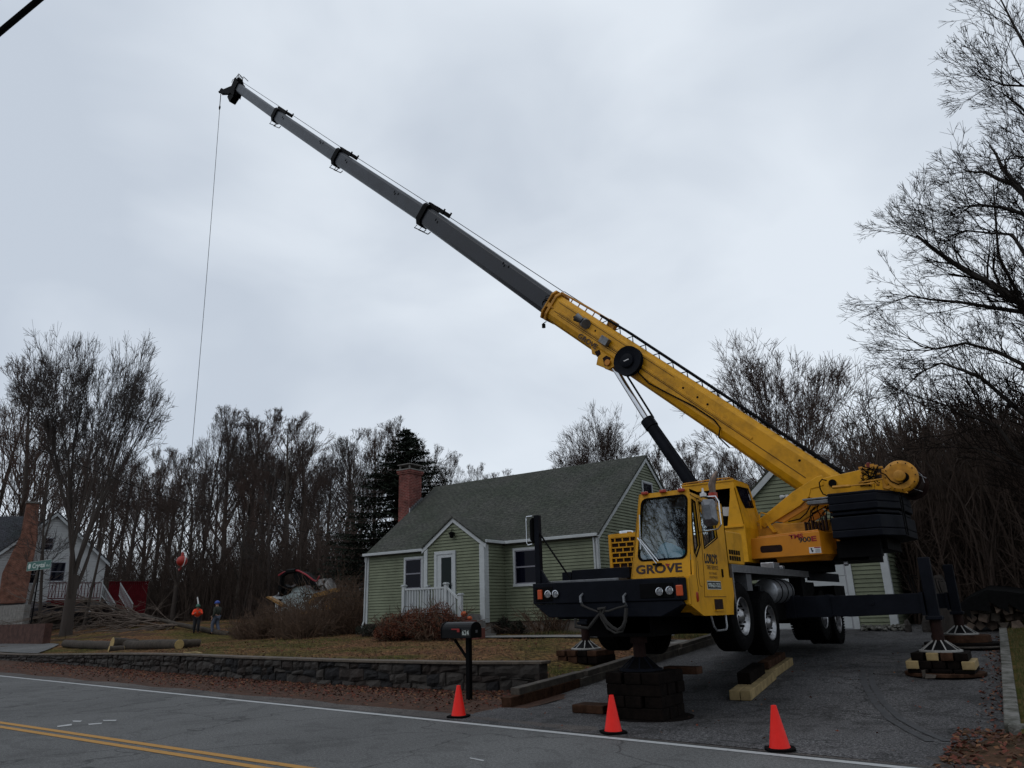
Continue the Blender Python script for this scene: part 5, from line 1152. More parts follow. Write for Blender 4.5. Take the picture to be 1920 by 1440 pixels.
for k in range(5): a_ = rnd.uniform(0, .35); w.tube([on(c0, .02, .37, .30-a_), on(c0, .10, .42, .2-a_), on(c0, .05, .40, .1-a_)], .012, 5)
w.build('hose_loop', M['black'], base)
# long hose along the boom
w = MB(); w.tube([on(c0, dd-.2, .35, -.15), on(c0, dd-.9, .34, -.28), on(c0, dd-1.5, .34, -.22), on(c0, dd-2.4, .34, -.12), on(c0, dd-3.1, .34, -.12), on(c0, dd-3.35, .34, -.2), on(c0, dd-3.45, .33, -.42), on(c0, dd-3.8, .2, -.5)], .02, 6); w.build('boom_hose', M['black'], base)
# collars between the sections
def collar(c_, w_, h_, par):
    w = MB(); hw, hh = w_/2+.07, h_/2+.08
    pr = [(hw, hh-.08), (hw-.08, hh), (-hw+.08, hh), (-hw, hh-.08), (-hw, -hh+.2), (-hw*.5, -hh), (hw*.5, -hh), (hw, -hh+.2)]
    w.add([on(c_, -.26, x, y) for x, y in pr]+[on(c_, .02, x, y) for x, y in pr], [(i, (i+1) % 8, 8+(i+1) % 8, 8+i) for i in range(8)]+[tuple(range(7, -1, -1)), tuple(range(8, 16))])
    R = Matrix((d0, s0_, u0_)).transposed()
    for o_ in (-.18, .18): w.cbox(on(c_, -.62, o_, hh+.02), .95, .035, .16, R); w.cbox(on(c_, -1.07, o_, hh+.06), .05, .05, .22, R)
    w.tube([on(c_, -.1, -.2, hh+.05), on(c_, -.1, .2, hh+.05)], .04, 8)
    for o_ in (-.12, .12):
        w.tube([on(c_, .0, o_, -hh-.02), on(c_, .05, o_, -hh-.16), on(c_, -.55, o_, -hh-.10), on(c_, -.62, o_, -hh+.02)], .022, 5)
    return w.build('boom_collar', M['black'], par, bevel=.006)
collar(c1, .52, .73, g1); collar(c2, .46, .635, g2); collar(c3, .40, .56, g3)
for c_, par, hh in ((c1, g1, .27), (c2, g2, .24), (c3, g3, .21)):
    w = MB()
    for dd_, uu_ in ((-1.0, .1), (-1.15, .05), (-5.2, .1), (-5.3, .04), (-5.5, .1)): w.cbox(on(c_, dd_, hh, uu_), .03, .01, .09, Matrix((d0, s0_, u0_)).transposed())
    w.build('access_hole', M['black'], par)
# boom head
w = MB(); R = Matrix((d0, s0_, u0_)).transposed()
w.add([on(tip, -.25, x, y) for x, y in ((.24, .2), (.2, .28), (-.2, .28), (-.24, .2), (-.24, -.28), (.24, -.28))]+[on(tip, .1, x, y) for x, y in ((.24, .2), (.2, .28), (-.2, .28), (-.24, .2), (-.24, -.28), (.24, -.28))], [(i, (i+1) % 6, 6+(i+1) % 6, 6+i) for i in range(6)]+[(5, 4, 3, 2, 1, 0), (6, 7, 8, 9, 10, 11)])
for o_ in (-.22, .20):
    w.prism([on(tip, a_, o_, b_) for a_, b_ in ((-.1, .25), (.25, .42), (.38, .35), (.30, -.1), (.42, -.5), (.25, -.62), (.0, -.45), (-.45, -.50), (-.55, -.80), (-.2, -.95), (.2, -.85), (.3, -.6), (.1, -.2), (-.1, -.2))[:8]], s0_*.03)
w.cbox(on(tip, -.05, 0, -.62), .55, .36, .42, Matrix.Rotation(-.3, 3, s0_)@R)
w.lathe([(.2, -.14), (.2, .14)], on(tip, .28, 0, -.48), s0_, 16)
w.lathe([(.16, -.12), (.16, .12)], on(tip, .18, 0, .34), s0_, 16)
for k in range(4): w.tube([on(tip, -.4+k*.2, .15, .26), on(tip, -.4+k*.2, .15, .62)], .02, 5)
w.tube([on(tip, -.45, .15, .58), on(tip, .3, .15, .66), on(tip, .42, .15, .3)], .02, 5); w.tube([on(tip, -.45, -.15, .58), on(tip, .3, -.15, .66)], .02, 5); w.cbox(on(tip, .32, .1, .2), .2, .1, .25, R); w.tube([on(tip, .3, .2, .3), on(tip, .55, .2, .22), on(tip, .5, .2, .05)], .015, 4)
HS = BP(414, 176)
for o_ in (-.10, .10):
    a2 = on(tip, .25, o_, .05); b2 = on(tip, .15, o_, -.45); c2_ = HS+s0_*o_+Vector((.02, 0, .12)); w.prism([a2, b2, c2_-Vector((0, 0, .16)), c2_+Vector((-.1, 0, .02))], s0_*.025)
w.lathe([(.15, -.10), (.15, .10)], HS+Vector((.13, 0, .10)), s0_, 16)
hd = w.build('boom_head', M['black'], crane)
# hoist rope along the boom and down to the ball
HS = BP(414, 176); ballp = DP(341, 1052, (HS-Vector(EYE)).dot(Vector(CF)))
ballp = FP(341, 1052, HS.y+.4)
w = MB(); w.tube([on(c0, -10, 0, .52), on(c0, -.1, 0, .60)], .012, 4); 
for a_, b_ in ((c0, c1), (c1, c2), (c2, c3), (c3, tip)): w.tube([on(a_, -.1, 0, .58 if a_ is c0 else .46), on(b_, -.1, 0, .46 if b_ is not tip else .38)], .012, 4)
w.build_split('boom_rope', M['black'], crane)
hl_ = thing('hoist_line', HS, 'thin steel hoist line dropping from the boom tip to an orange ball', 'hoist line')
w = MB(); n_ = 12; w.tube([HS.lerp(ballp, k/n_)+Vector((.10*math.sin(math.pi*k/n_), 0, 0)) for k in range(n_+1)], .013, 5); w.build('rope', M['black'], hl_)
w = MB(); w.lathe([(.02, 0), (.035, .05), (.05, .12), (.05, .2), (.02, .3)], HS.lerp(ballp, .030)+Vector((.01, 0, -.3)), (0, 0, 1), 8); w.tube([HS, HS.lerp(ballp, .03)], .022, 5); w.build('anti_block_weight', M['black'], hl_)
w = MB(); w.ball(ballp+Vector((0, 0, 0)), .24, 18); w.lathe([(.08, .2), (.06, .34), (.03, .42)], ballp, (0, 0, 1), 10); hb = w.build('headache_ball', mat('red_ball', (.36, .022, .012), .45, var=.2, scale=6), hl_, smooth=True)
w = MB(); w.tube([ballp+Vector((0, 0, -.2)), ballp+Vector((-.05, 0, -.36)), ballp+Vector((-.14, 0, -.42)), ballp+Vector((-.22, 0, -.34))], [.04, .04, .035, .02], 8); w.build('hook', mat('hook_pink', (.25, .03, .03), .5), hb, smooth=True)
w = MB(); w.tube([ballp+Vector((.10+.24*math.cos(a), -.05, .08+.34*math.sin(a))) for a in [-1.4+i*.32 for i in range(10)]], .018, 6); w.build('sling_loop', M['whitep'], hb)
# ------------------------------------------------------------------ cones, mailbox, cribbing
cone = thing('traffic_cone', (0, 0, 0), 'orange traffic cone', 'traffic cone', 'traffic cones along the white edge line', keep=True)
w = MB(); w.lathe([(.118, .022), (.112, .04), (.034, .44), (.030, .462), (.024, .464), (.022, .44), (0, .43)], (0, 0, 0), (0, 0, 1), 28); w.build('cone_body', M['cone'], cone, smooth=True, org=(0, 0, 0))
w = MB(); pr = [(.165*math.cos(a)*(1/max(abs(math.cos(a)), abs(math.sin(a)))**.55), .165*math.sin(a)*(1/max(abs(math.cos(a)), abs(math.sin(a)))**.55), 0) for a in [math.pi*i/16 for i in range(32)]]
w.prism(pr, (0, 0, .026)); w.build('cone_base', M['blackrub'], cone, bevel=.006, org=(0, 0, 0))
for i, ((x, y), lb, rz, tilt) in enumerate((((860, 1346), 'orange cone with black base on the road edge beside the mailbox post', .2, 0), ((1150, 1376), 'orange cone with black base in front of the tall dark cribbing stack', .9, .01), ((1463, 1408), 'slightly grubby orange cone with black base on the open right side of the driveway mouth', .5, -.03))):
    c = cone if i == 0 else copy_tree(cone); p = ZP(x, y-1, 0); c.location = (p.x, p.y, .006); c.rotation_euler = (0, tilt, rz); c['label'] = lb
mb_ = thing('mailbox', (-4.0, 1.6, 0), 'black arched mailbox with red flag and house number on a dark post', 'mailbox')
mp0 = ZP(880, 1313, .01); s_ = mp0.y
w = MB(); p = FP(878, 1196, s_); w.box(mp0.x-.045, mp0.x+.045, s_-.045, s_+.045, -.02, p.z+.02); w.build('post', M['black'], mb_, bevel=.008)
w = MB(); w.tube([(mp0.x-.02, s_, .72), FP(853, 1200, s_)], .03, 6); w.build('brace', M['black'], mb_)
c0_, c1_ = FP(838, 1184, s_), FP(893, 1180, s_); L_ = c1_.x-c0_.x; zc = (FP(865, 1196, s_).z); H_ = FP(865, 1166, s_).z-zc; Wd = .34
w = MB()
arc = [(-Wd/2, 0), (-Wd/2, H_*.55)]+[(-Wd/2*math.cos(a), H_*.55+H_*.45*math.sin(a)) for a in [math.pi*i/10 for i in range(1, 10)]]+[(Wd/2, H_*.55), (Wd/2, 0)]
w.prism([(c0_.x, s_+y, zc+z) for y, z in arc], (L_, 0, 0)); bx = w.build('mailbox_body', mat('mailbox_black', (.005, .005, .006), .4, var=.3, scale=10, spec=.2), mb_, smooth=False, bevel=.006)
w = MB(); w.prism([(c0_.x-.012, s_+y*1.04, zc+z*1.03) for y, z in arc], (.03, 0, 0)); w.build('mailbox_door', M['black'], bx, bevel=.004)
w = MB(); fx = FP(858, 1178, s_-Wd/2).x; w.box(fx-.14, fx+.06, s_-Wd/2-.02, s_-Wd/2-.01, zc+H_*.52, zc+H_*.60); w.box(fx+.0, fx+.06, s_-Wd/2-.022, s_-Wd/2-.012, zc+H_*.38, zc+H_*.60); w.build('flag', M['text_red'], bx)
fx = c0_.x+L_*.70; w = MB(); w.box(fx, fx+L_*.27, s_-Wd/2-.006, s_-Wd/2-.001, zc+H_*.12, zc+H_*.56); w.build('number_plate', M['text_bk'], bx)
text('624', 'house_number', M['text_wh'], bx, (fx+.015, s_-Wd/2-.006, zc+H_*.2), (1, 0, 0), (0, 0, 1), H_*.28, width=L_*.22, bold=.01, off=.004)
w = MB(); w.cbox((c1_.x+.002, s_, zc+H_*.4), .01, .06, .05); w.build('latch', M['alu'], bx)
# cribbing: every block is a thing
NTH = ['first', 'second', 'third', 'fourth', 'fifth', 'sixth']
CR_ = random.Random(55)
def crib(c, s0, s1, w_, h, z, mt, label, rot=0, ax='y', grp='cribbing timbers under the outrigger pads', nm='crib_timber'):
    rot += CR_.uniform(-.035, .035); w_ *= CR_.uniform(.93, 1.0); s1 = s1+CR_.uniform(-.05, .05)
    m_ = MB(); R = Matrix.Rotation(rot, 3, 'Z'); l = s1-s0
    if ax == 'y': m_.box(-w_/2, w_/2, -l/2, l/2, 0, h, R)
    else: m_.box(-l/2, l/2, -w_/2, w_/2, 0, h, R)
    o = m_.build(nm, M[mt], None, bevel=.012, org=(0, 0, 0)); o.location = (c[0], c[1], z); tag(o, label, 'timber block', grp); return o
def disc(name, c, r, z, h, mt, label, n=22, flat=.0, cat='ground mat'):
    m_ = MB(); m_.prism([(r*math.cos(2*math.pi*k/n+.1), r*math.sin(2*math.pi*k/n+.1), 0) for k in range(n)], (0, 0, h)); o = m_.build(name, M[mt], None, bevel=.01, org=(0, 0, 0)); o.location = (c[0], c[1], z); return tag(o, label, cat)
PN = (3.73, 5.91)   # near right pad
z0 = drive_z(5.7)+.012
disc('round_mat', PN, .66, z0, .06, 'timber_md', 'round worn wooden mat lowest under the near right outrigger pad')
for k, mt in enumerate(('timber_dk', 'timber_dk', 'timber_dk')): crib((PN[0]-.36+.36*k, PN[1]), 0, 1.0, .33, .065, z0+.062, mt, 'dark bottom timber on the round mat near the right, %s from the left' % NTH[k])
zt = z0+.130
for k, (mt, dx) in enumerate((('timber_lt', -.46), ('timber_dk', -.24), ('timber_dk', -.02), ('timber_dk', .20), ('timber_lt', .43))): crib((PN[0]+dx, PN[1]+(-.02 if k in (0, 4) else .06)), 0, 1.0, .21, .135, zt, mt, '%s middle layer timber of near right cribbing, %s from the left' % ('pale' if mt == 'timber_lt' else 'dark', NTH[k]))
for k, (mt, dx) in enumerate((('timber_dk', -.34), ('timber_lt', -.115), ('timber_md', .115), ('timber_dk', .34))): crib((PN[0]+dx, PN[1]), 0, .84+.03*k, .205, .643-zt-.139, zt+.138, mt, '%s top layer timber of near right cribbing, %s from the left' % ({'timber_dk': 'dark', 'timber_lt': 'honey coloured', 'timber_md': 'brown'}[mt], NTH[k]), rot=.02*(k-1))
w = MB(); w.prism([(0, 0, 0), (.05, 0, .02), (.06, 0, .14), (.0, 0, .13)], (0, .02, 0)); w.prism([(.04, -.05, 0), (.2, -.05, .01), (.22, -.03, .05), (.06, -.03, .06)], (0, .03, .01)); o = w.build('wood_chip', M['timber_gr'], None, org=(0, 0, 0)); o.location = (PN[0]-.28, PN[1]-.74, z0); tag(o, 'small split grey wood scrap leaning on the round mat', 'wood scrap')
PF = (3.73, 10.31); z0 = drive_z(10.3)+.012
disc('round_mat', (PF[0]+.12, PF[1]+.1), .98, z0, .035, 'timber_gr', 'wide thin wooden mat lowest under the far right outrigger pad')
disc('round_mat', PF, .80, z0+.037, .06, 'timber_dk', 'middle dark wooden mat under the far right outrigger pad')
disc('round_mat', (PF[0]-.02, PF[1]), .60, z0+.10, .755-z0-.103, 'timber_md', 'thick red brown wooden mat directly under the far right outrigger pad')
PL = (-3.73, 5.91); z0 = lawn_z(*PL)+.0
for k in range(4): crib((PL[0]-.40+.27*k, PL[1]), 0, .95, .25, .155, z0, ('timber_md', 'timber_md', 'timber_dk', 'timber_dk')[k], '%s bottom timber of the cribbing on the front lawn, %s from the left' % (('red brown', 'red brown', 'dark', 'dark')[k], NTH[k]))
for k in range(4): crib((PL[0]-.40+.27*k, PL[1]-.03), 0, .92, .25, .64-z0-.16, z0+.158, ('timber_md', 'timber_md', 'timber_dk', 'timber_md')[k], '%s top timber of the cribbing on the front lawn, %s from the left' % (('long brown', 'plain brown', 'blackened', 'reddish')[k], NTH[k]), rot=.03*(k-2))
PB = (.25, .66); z0 = drive_z(.6)+.010
for lay in range(4):
    for k in range(3):
        off = -.30+.30*k; hh = .158
        if lay % 2 == 0: crib((PB[0], PB[1]+off), -.44, .44, .27, hh, z0+lay*.161, 'timber_dk', 'black timber in the %s layer of the tall front stack, %s' % (('lowest', '', 'third', '')[lay], ('nearest the road', 'in the middle', 'farthest from the road')[k]), ax='x')
        else: crib((PB[0]+off, PB[1]), -.43, .43, .27, hh, z0+lay*.161, 'timber_dk', 'black timber in the %s layer of the tall front stack, %s' % (('', 'second', '', 'topmost')[lay], ('at its left end', 'in the middle', 'at its right end')[k]))
disc('ground_mat', (PB[0]+.02, PB[1]+.05), .66, z0-.004, .001+.004, 'timber_dk', 'thin dark mat under the tall front cribbing stack')
p = ZP(1160, 1330, 0); crib((-.72, .75), -.28, .28, .42, .12, drive_z(.75)+.01, 'timber_md', 'flat brown board lying left of the tall front cribbing stack', ax='x', grp='loose timbers on the driveway')
crib((.55, 1.45), -.30, .30, .26, .11, drive_z(1.45)+.55, 'timber_md', 'short brown offcut behind the tall front cribbing stack', ax='x', grp='loose timbers on the driveway')
p = ZP(1130, 1298, .12)
# two pale beams in line with two dark blocks on them, right of the front stack
a_, b_ = ZP(1385, 1318, .02), ZP(1430, 1290, .07); d_ = Vector((b_.x-a_.x, b_.y-a_.y, 0)).normalized()
A_l, B_l, C_l = ZP(1389, 1318, .03), ZP(1440, 1285, .08), ZP(1478, 1262, .14)
def lbeam(p, q, w_, h, z, mt, label):
    m_ = MB(); p = Vector((p.x, p.y, z)); q = Vector((q.x, q.y, z+drive_z(q.y)-drive_z(p.y))); d = q-p; n = Vector((-d.y, d.x, 0)).normalized()*w_/2
    vs = [p-n, q-n, q+n, p+n]; u = Vector((0, 0, h)); m_.add([v-p for v in vs]+[v+u-p for v in vs], [(0, 3, 2, 1), (4, 5, 6, 7), (0, 1, 5, 4), (1, 2, 6, 5), (2, 3, 7, 6), (3, 0, 4, 7)])
    # make sure faces look outward
    o = m_.build('crib_timber', M[mt], None, bevel=.01, org=(0, 0, 0)); o.location = p; tag(o, label, 'timber block', 'loose timbers on the driveway'); return o
n_ = Vector((A_l-B_l).cross(Vector((0, 0, 1)))).normalized()
n_.z = 0
lbeam(A_l-n_*.09, B_l-n_*.09, .17, .15, drive_z(A_l.y)+.012, 'timber_lt', 'pale fresh beam lying on the driveway, right one of the nearest pair')
lbeam(A_l+n_*.09, B_l+n_*.09, .17, .15, drive_z(A_l.y)+.012, 'timber_lt', 'pale fresh beam lying on the driveway, left one of the nearest pair')
bl = (B_l-A_l).normalized(); S2 = B_l+bl*.03
lbeam(S2, C_l, .26, .15, drive_z(S2.y)+.014, 'timber_lt', 'pale beam lying farther up the driveway behind the nearest pair')
lbeam(A_l.lerp(B_l, .28)+n_*.06, A_l.lerp(B_l, .85)+n_*.06, .22, .20, drive_z(A_l.y)+.185, 'timber_dk', 'dark block resting on the nearest pale beams')
lbeam(S2+n_*.05, S2.lerp(C_l, .85)+n_*.05, .20, .13, drive_z(S2.y)+.178, 'timber_md', 'brown block resting on the farther pale beam')
# bag and papers in the cab, sign behind the windshield
w = MB()
def bagf(u, v):
    a = u*math.tau; h = v; r = (.36*(1-h)**.6)*(1+.18*math.sin(3*a+h*3)+.08*math.sin(7*a+5*h)); return (.86+r*math.cos(a)*.9+h*-.10, .72+r*.38*math.sin(a), 2.245+h*.30)
w.grid(bagf, 28, 10); o = w.build('plastic_bag', mat('pale_blue_plastic', (.22, .62, .74), .45, var=.15, scale=7, bump=.5, bscale=9), None, smooth=True, org=(.86, .72, 2.245)); tag(o, 'crumpled light blue plastic bag on the dashboard behind the windshield', 'bag')
w = MB(); w.box(.43, .80, .53, .54, 2.26, 2.36); o = w.build('number_card', mat('card_teal', (.16, .36, .42), .7), None, org=(.43, .53, 2.26)); tag(o, 'pale number card in the lower left corner of the windshield', 'card')
text('63 909', 'card_number', M['text_bk'], o, (.455, .53, 2.275), (1, 0, 0), (0, 0, 1), .062, width=.26, off=.004)
w = MB(); w.box(.52, .82, .95, 1.0, 2.50, 2.60); o = w.build('folded_vest', mat('olive_yellow', (.30, .25, .04), .6), None, bevel=.02, org=(.52, .95, 2.5)); tag(o, 'folded yellow vest inside the crane driver cab', 'vest')
# pumpkins and pots by the porch steps
def pumpkin(c, r, lb):
    w = MB()
    def f(u, v):
        a = u*math.tau; th = v*math.pi; k = r*(1-.07*abs(math.sin(4*a))); return (math.sin(th)*math.cos(a)*k, math.sin(th)*math.sin(a)*k, math.cos(th)*k*.8)
    w.grid(f, 32, 10); o = w.build('pumpkin', M['pumpkin'], None, smooth=True, org=(0, 0, 0)); o.location = c; tag(o, lb, 'pumpkin', 'pumpkins on the porch steps')
    s = MB(); s.tube([(0, 0, r*.7), (.01, 0, r*1.05)], .02, 6); s.build('stem', M['bark'], o, org=(0, 0, 0))
M['pumpkin'] = mat('pumpkin_orange', (.50, .10, .03), .6)
for (x, y), s, r, lb in (((870, 1151), 9.9, .11, 'round orange pumpkin on the top porch step beside the railing post'), ((881, 1159), 9.8, .085, 'smaller pumpkin one step down, half behind the mailbox'), ((896, 1173), 9.6, .10, 'lowest orange pumpkin right of the mailbox')):
    p = FP(x, y, s); pumpkin(p, r, lb)
    w = MB(); w.box(-.17, .17, -.17, .17, lawn_z(p.x, s)-.1-p.z, -r*.78); o = w.build('step_block', M['brick_plain'], None, bevel=.01, org=(0, 0, 0)); o.location = (p.x, s, p.z); tag(o, 'brick step block under the '+' '.join(lb.split()[:7]), 'step')
# sign post
sp_ = thing('street_sign', (-24, 6, .6), 'green street name sign on a dark post at the corner of the side street', 'street sign')
sy0 = 5.2; pb = FP(51, 1212, sy0); g0 = lawn_z(pb.x, sy0)
# choose the depth at which the sight line meets the ground
for s in [4.6+.1*i for i in range(60)]:
    q = FP(51, 1213, s)
    if q.z <= lawn_z(q.x, s)+.02: sy0 = s; pb = q
tp_ = FP(72, 1062, sy0)
w = MB(); w.tube([(pb.x, sy0, pb.z-.05), (pb.x, sy0, tp_.z)], .045, 8); w.build('post', M['black'], sp_)
a_, b_ = FP(52.5, 1054.5, sy0), FP(94.5, 1066, sy0)
w = MB(); w.box(a_.x, b_.x, sy0-.012, sy0+.012, b_.z, a_.z); pl = w.build('sign_plate', mat('sign_green', (.004, .10, .075), .45), sp_, bevel=.004)
w = MB(); hh = (a_.z-b_.z); ww = b_.x-a_.x
for x0, x1, z0, z1 in ((a_.x, b_.x, a_.z-.012, a_.z), (a_.x, b_.x, b_.z, b_.z+.012), (a_.x, a_.x+.012, b_.z, a_.z), (b_.x-.012, b_.x, b_.z, a_.z)): w.box(x0, x1, sy0-.017, sy0-.011, z0, z1)
w.build('sign_border', M['text_wh'], pl)
w = MB(); w.lathe([(hh*.32, 0), (hh*.32, .004), (0, .004)], (a_.x+hh*.62, sy0-.013, b_.z+hh/2), (0, -1, 0), 16); w.build('town_seal', M['text_wh'], pl)
text('Crystal', 'street_name', M['text_wh'], pl, (a_.x+ww*.235, sy0-.013, b_.z+hh*.26), (1, 0, 0), (0, 0, 1), hh*.52, width=ww*.53, bold=.02, off=.004)
text('Rd', 'street_name', M['text_wh'], pl, (a_.x+ww*.83, sy0-.013, b_.z+hh*.26), (1, 0, 0), (0, 0, 1), hh*.26, width=ww*.12, off=.004)
# ------------------------------------------------------------------ people
def person(loc, rz, label, scale, jacket, trousers, helmet, pose, hold=None, facec=None):
    """one skinned body; clothing and helmet are children. local frame: faces -Y"""
    root = bpy.data.objects.new('person', None); COL.objects.link(root); tag(root, label, 'person'); ORG[root.name] = Vector((0, 0, 0))
    J = pose
    def skin(name, chains, rad, m, sub=1):
        mb = MB(); key = {}; V_ = []; E_ = []; Rr = []
        for ch in chains:
            prev = None
            for j in ch:
                if j not in key: key[j] = len(V_); V_.append(J[j]); Rr.append(rad[j])
                if prev is not None: E_.append((prev, key[j]))
                prev = key[j]
        me = bpy.data.meshes.new(name); me.from_pydata(V_, E_, []); me.materials.append(m)
        o = bpy.data.objects.new(name, me); COL.objects.link(o); o.parent = root; ORG[o.name] = Vector((0, 0, 0))
        sm = o.modifiers.new('skin', 'SKIN'); sm.use_smooth_shade = True
        for i, v in enumerate(me.skin_vertices[0].data): v.radius = (Rr[i], Rr[i]); v.use_root = (i == 0)
        s = o.modifiers.new('sub', 'SUBSURF'); s.levels = sub; s.render_levels = sub
        return o
    r = dict(pel=.13, chest=.145, sho=.10, neck=.055, head=.085, top=.07, sl=.07, sr=.07, el=.045, er=.045, wl=.032, wr=.032, hl=.035, hr=.035, kl=.065, kr=.065, al=.045, ar=.045, tl=.035, tr=.035, hipl=.095, hipr=.095)
    for s_ in 'lr':
        # five fingers and a thumb line grown out of each palm
        h = Vector(J['h'+s_]); wv = Vector(J['w'+s_]); d = (h-wv).normalized(); n = d.orthogonal().normalized()
        for k in range(5):
            J['f%s%d' % (s_, k)] = tuple(h+d*(.05 if k else .0)+n*(.026*(k-2)) ); J['g%s%d' % (s_, k)] = tuple(h+d*(.085-.008*abs(k-2) if k else .04)+n*(.024*(k-2) if k else -.075)+Vector((0, -.015, 0))); r['f%s%d' % (s_, k)] = .010; r['g%s%d' % (s_, k)] = .008
    chains = [['pel', 'chest', 'sho', 'neck', 'head', 'top'], ['sho', 'sl', 'el', 'wl', 'hl'], ['sho', 'sr', 'er', 'wr', 'hr'], ['pel', 'hipl', 'kl', 'al', 'tl'], ['pel', 'hipr', 'kr', 'ar', 'tr']]
    chains += [['h'+s_, 'f%s%d' % (s_, k), 'g%s%d' % (s_, k)] for s_ in 'lr' for k in range(5)]
    body = skin('body', chains, r, M['skin'], 1)
    rj = {k: v*1.32+.018 for k, v in r.items()}
    skin('jacket', [['pel', 'chest', 'sho', 'neck'], ['sho', 'sl', 'el', 'wl'], ['sho', 'sr', 'er', 'wr']], {**rj, 'neck': .075, 'pel': .165, 'wl': .045, 'wr': .045}, jacket)
    skin('trousers', [['pel', 'hipl', 'kl', 'al'], ['pel', 'hipr', 'kr', 'ar']], {**rj, 'al': .06, 'ar': .06, 'pel': .15}, trousers)
    skin('boots', [['al', 'tl']], {'al': .062, 'tl': .05}, M['black']); skin('boots', [['ar', 'tr']], {'ar': .062, 'tr': .05}, M['black'])
    hd_ = Vector(J['head']); tp = Vector(J['top']); c = hd_.lerp(tp, .5)
    w = MB(); w.ball(c+Vector((0, 0, .045)), .135, 16, (1, 1.15, .95)); w.v = [(v[0], v[1], max(v[2], c.z+.02)) for v in w.v]; w.lathe([(.10, 0), (.165, -.004), (.165, .008), (.10, .012)], c+Vector((0, -.02, .02)), (0, 0, 1), 20); w.build('helmet', helmet, root, smooth=True, org=(0, 0, 0))
    w = MB()   # face: nose, eyes, mouth, ears
    w.ball(c+Vector((0, -.105, -.03)), .016, 8, (1, 1.2, 1.4)); w.ball(c+Vector((.095, 0, -.02)), .022, 8, (.4, 1, 1.4)); w.ball(c+Vector((-.095, 0, -.02)), .022, 8, (.4, 1, 1.4)); w.build('nose_and_ears', M['skin'], root, smooth=True, org=(0, 0, 0))
    w = MB()
    for sx_ in (-1, 1): w.ball(c+Vector((sx_*.032, -.095, -.005)), .011, 8)
    w.cbox(c+Vector((0, -.098, -.065)), .045, .01, .008); w.build('eyes_and_mouth', M['text_bk'], root, org=(0, 0, 0))
    root.location = loc; root.rotation_euler = (0, 0, rz); root.scale = (scale,)*3
    return root
stand = dict(pel=(0, 0, .95), chest=(0, .02, 1.2), sho=(0, .02, 1.40), neck=(0, 0, 1.50), head=(0, -.02, 1.58), top=(0, -.02, 1.70), sl=(.17, .02, 1.38), sr=(-.17, .02, 1.38), hipl=(.09, 0, .90), hipr=(-.09, 0, .90))
walk = dict(stand, el=(.24, .06, 1.12), wl=(.22, -.08, .90), hl=(.22, -.12, .82), er=(-.22, -.12, 1.14), wr=(-.15, -.34, .98), hr=(-.13, -.42, .94), kl=(.12, -.14, .50), al=(.12, -.10, .08), tl=(.12, -.26, .04), kr=(-.10, .02, .49), ar=(-.11, .22, .09), tr=(-.11, .10, .04))
bend = dict(stand, chest=(0, -.10, 1.16), sho=(0, -.20, 1.34), neck=(0, -.26, 1.42), head=(0, -.31, 1.48), top=(0, -.34, 1.60), sl=(.18, -.18, 1.31), sr=(-.18, -.18, 1.31), el=(.26, -.36, 1.12), wl=(.16, -.56, 1.20), hl=(.12, -.63, 1.24), er=(-.26, -.34, 1.10), wr=(-.14, -.54, 1.16), hr=(-.10, -.61, 1.20), kl=(.11, -.12, .52), al=(.12, -.02, .08), tl=(.13, -.18, .04), kr=(-.11, -.04, .50), ar=(-.12, .12, .08), tr=(-.12, -.03, .04))
def ground_at(px, py, lo=2., hi=60, f=lawn_z):
    best = None
    for i in range(580):
        s = lo+(hi-lo)*i/580; q = FP(px, py, s)
        if q.z <= f(q.x, s): return q
    return q
M['khaki'] = mat('olive_cloth', (.035, .04, .03), .9); M['denim'] = mat('denim', (.10, .12, .17), .9, var=.3, scale=8); M['navy'] = mat('dark_trousers', (.018, .018, .022), .9)
g1_ = ground_at(403, 1189); dist = (g1_-Vector(EYE)).length
def px_scale(p, top_px, x, h): q = FP(x, top_px, p.y); return (q.z-p.z)/h
person(g1_, math.radians(-75), 'person in dark olive jacket, jeans and blue hard hat walking past the felled tree', px_scale(g1_, 1127, 408, 1.78), M['khaki'], M['denim'], mat('helmet_blue', (.01, .05, .30), .35), walk)
g2_ = ground_at(367, 1188)
person(g2_, math.radians(55), 'person in bright orange hooded jacket and green hard hat leaning forward beside the felled tree', px_scale(g2_, 1134, 379, 1.66), M['hivis'], M['navy'], mat('helmet_green', (.01, .10, .06), .35), bend)
print('people', g1_, g2_)
w = MB(); q = FP(374, 1131, g2_.y+.6); w.box(-.05, .05, -.01, .01, -.22, .22, Matrix.Rotation(-.42, 3, 'Y')); o = w.build('marker_stake', M['whitep'], None, org=(0, 0, 0)); o.location = FP(371, 1126, g2_.y+.6)
o.location.z -= 0; tag(o, 'white board end sticking up behind the person in orange', 'board')
w = MB(); w.tube([(.03, .03, -.2), (.1, .1, -1.75)], .04, 6); w.build('stake', M['bark'], o, org=(0, 0, 0))
sit = dict(pel=(0, 0, .0), chest=(0, -.02, .26), sho=(0, -.04, .46), neck=(0, -.06, .56), head=(0, -.08, .64), top=(0, -.08, .76), sl=(.17, -.04, .44), sr=(-.17, -.04, .44), el=(.24, -.16, .22), wl=(.20, -.38, .24), hl=(.19, -.45, .26), er=(-.24, -.16, .22), wr=(-.20, -.38, .24), hr=(-.19, -.45, .26), hipl=(.09, -.05, 0), hipr=(-.09, -.05, 0), kl=(.14, -.45, .05), kr=(-.14, -.45, .05), al=(.14, -.50, -.36), ar=(-.14, -.50, -.36), tl=(.14, -.64, -.38), tr=(-.14, -.64, -.38))
person((-.48, 6.60, 3.13), math.radians(-70), 'person in orange jacket seated at the controls in the crane operator cab', .98, M['hivis'], M['navy'], M['redlens'], sit)
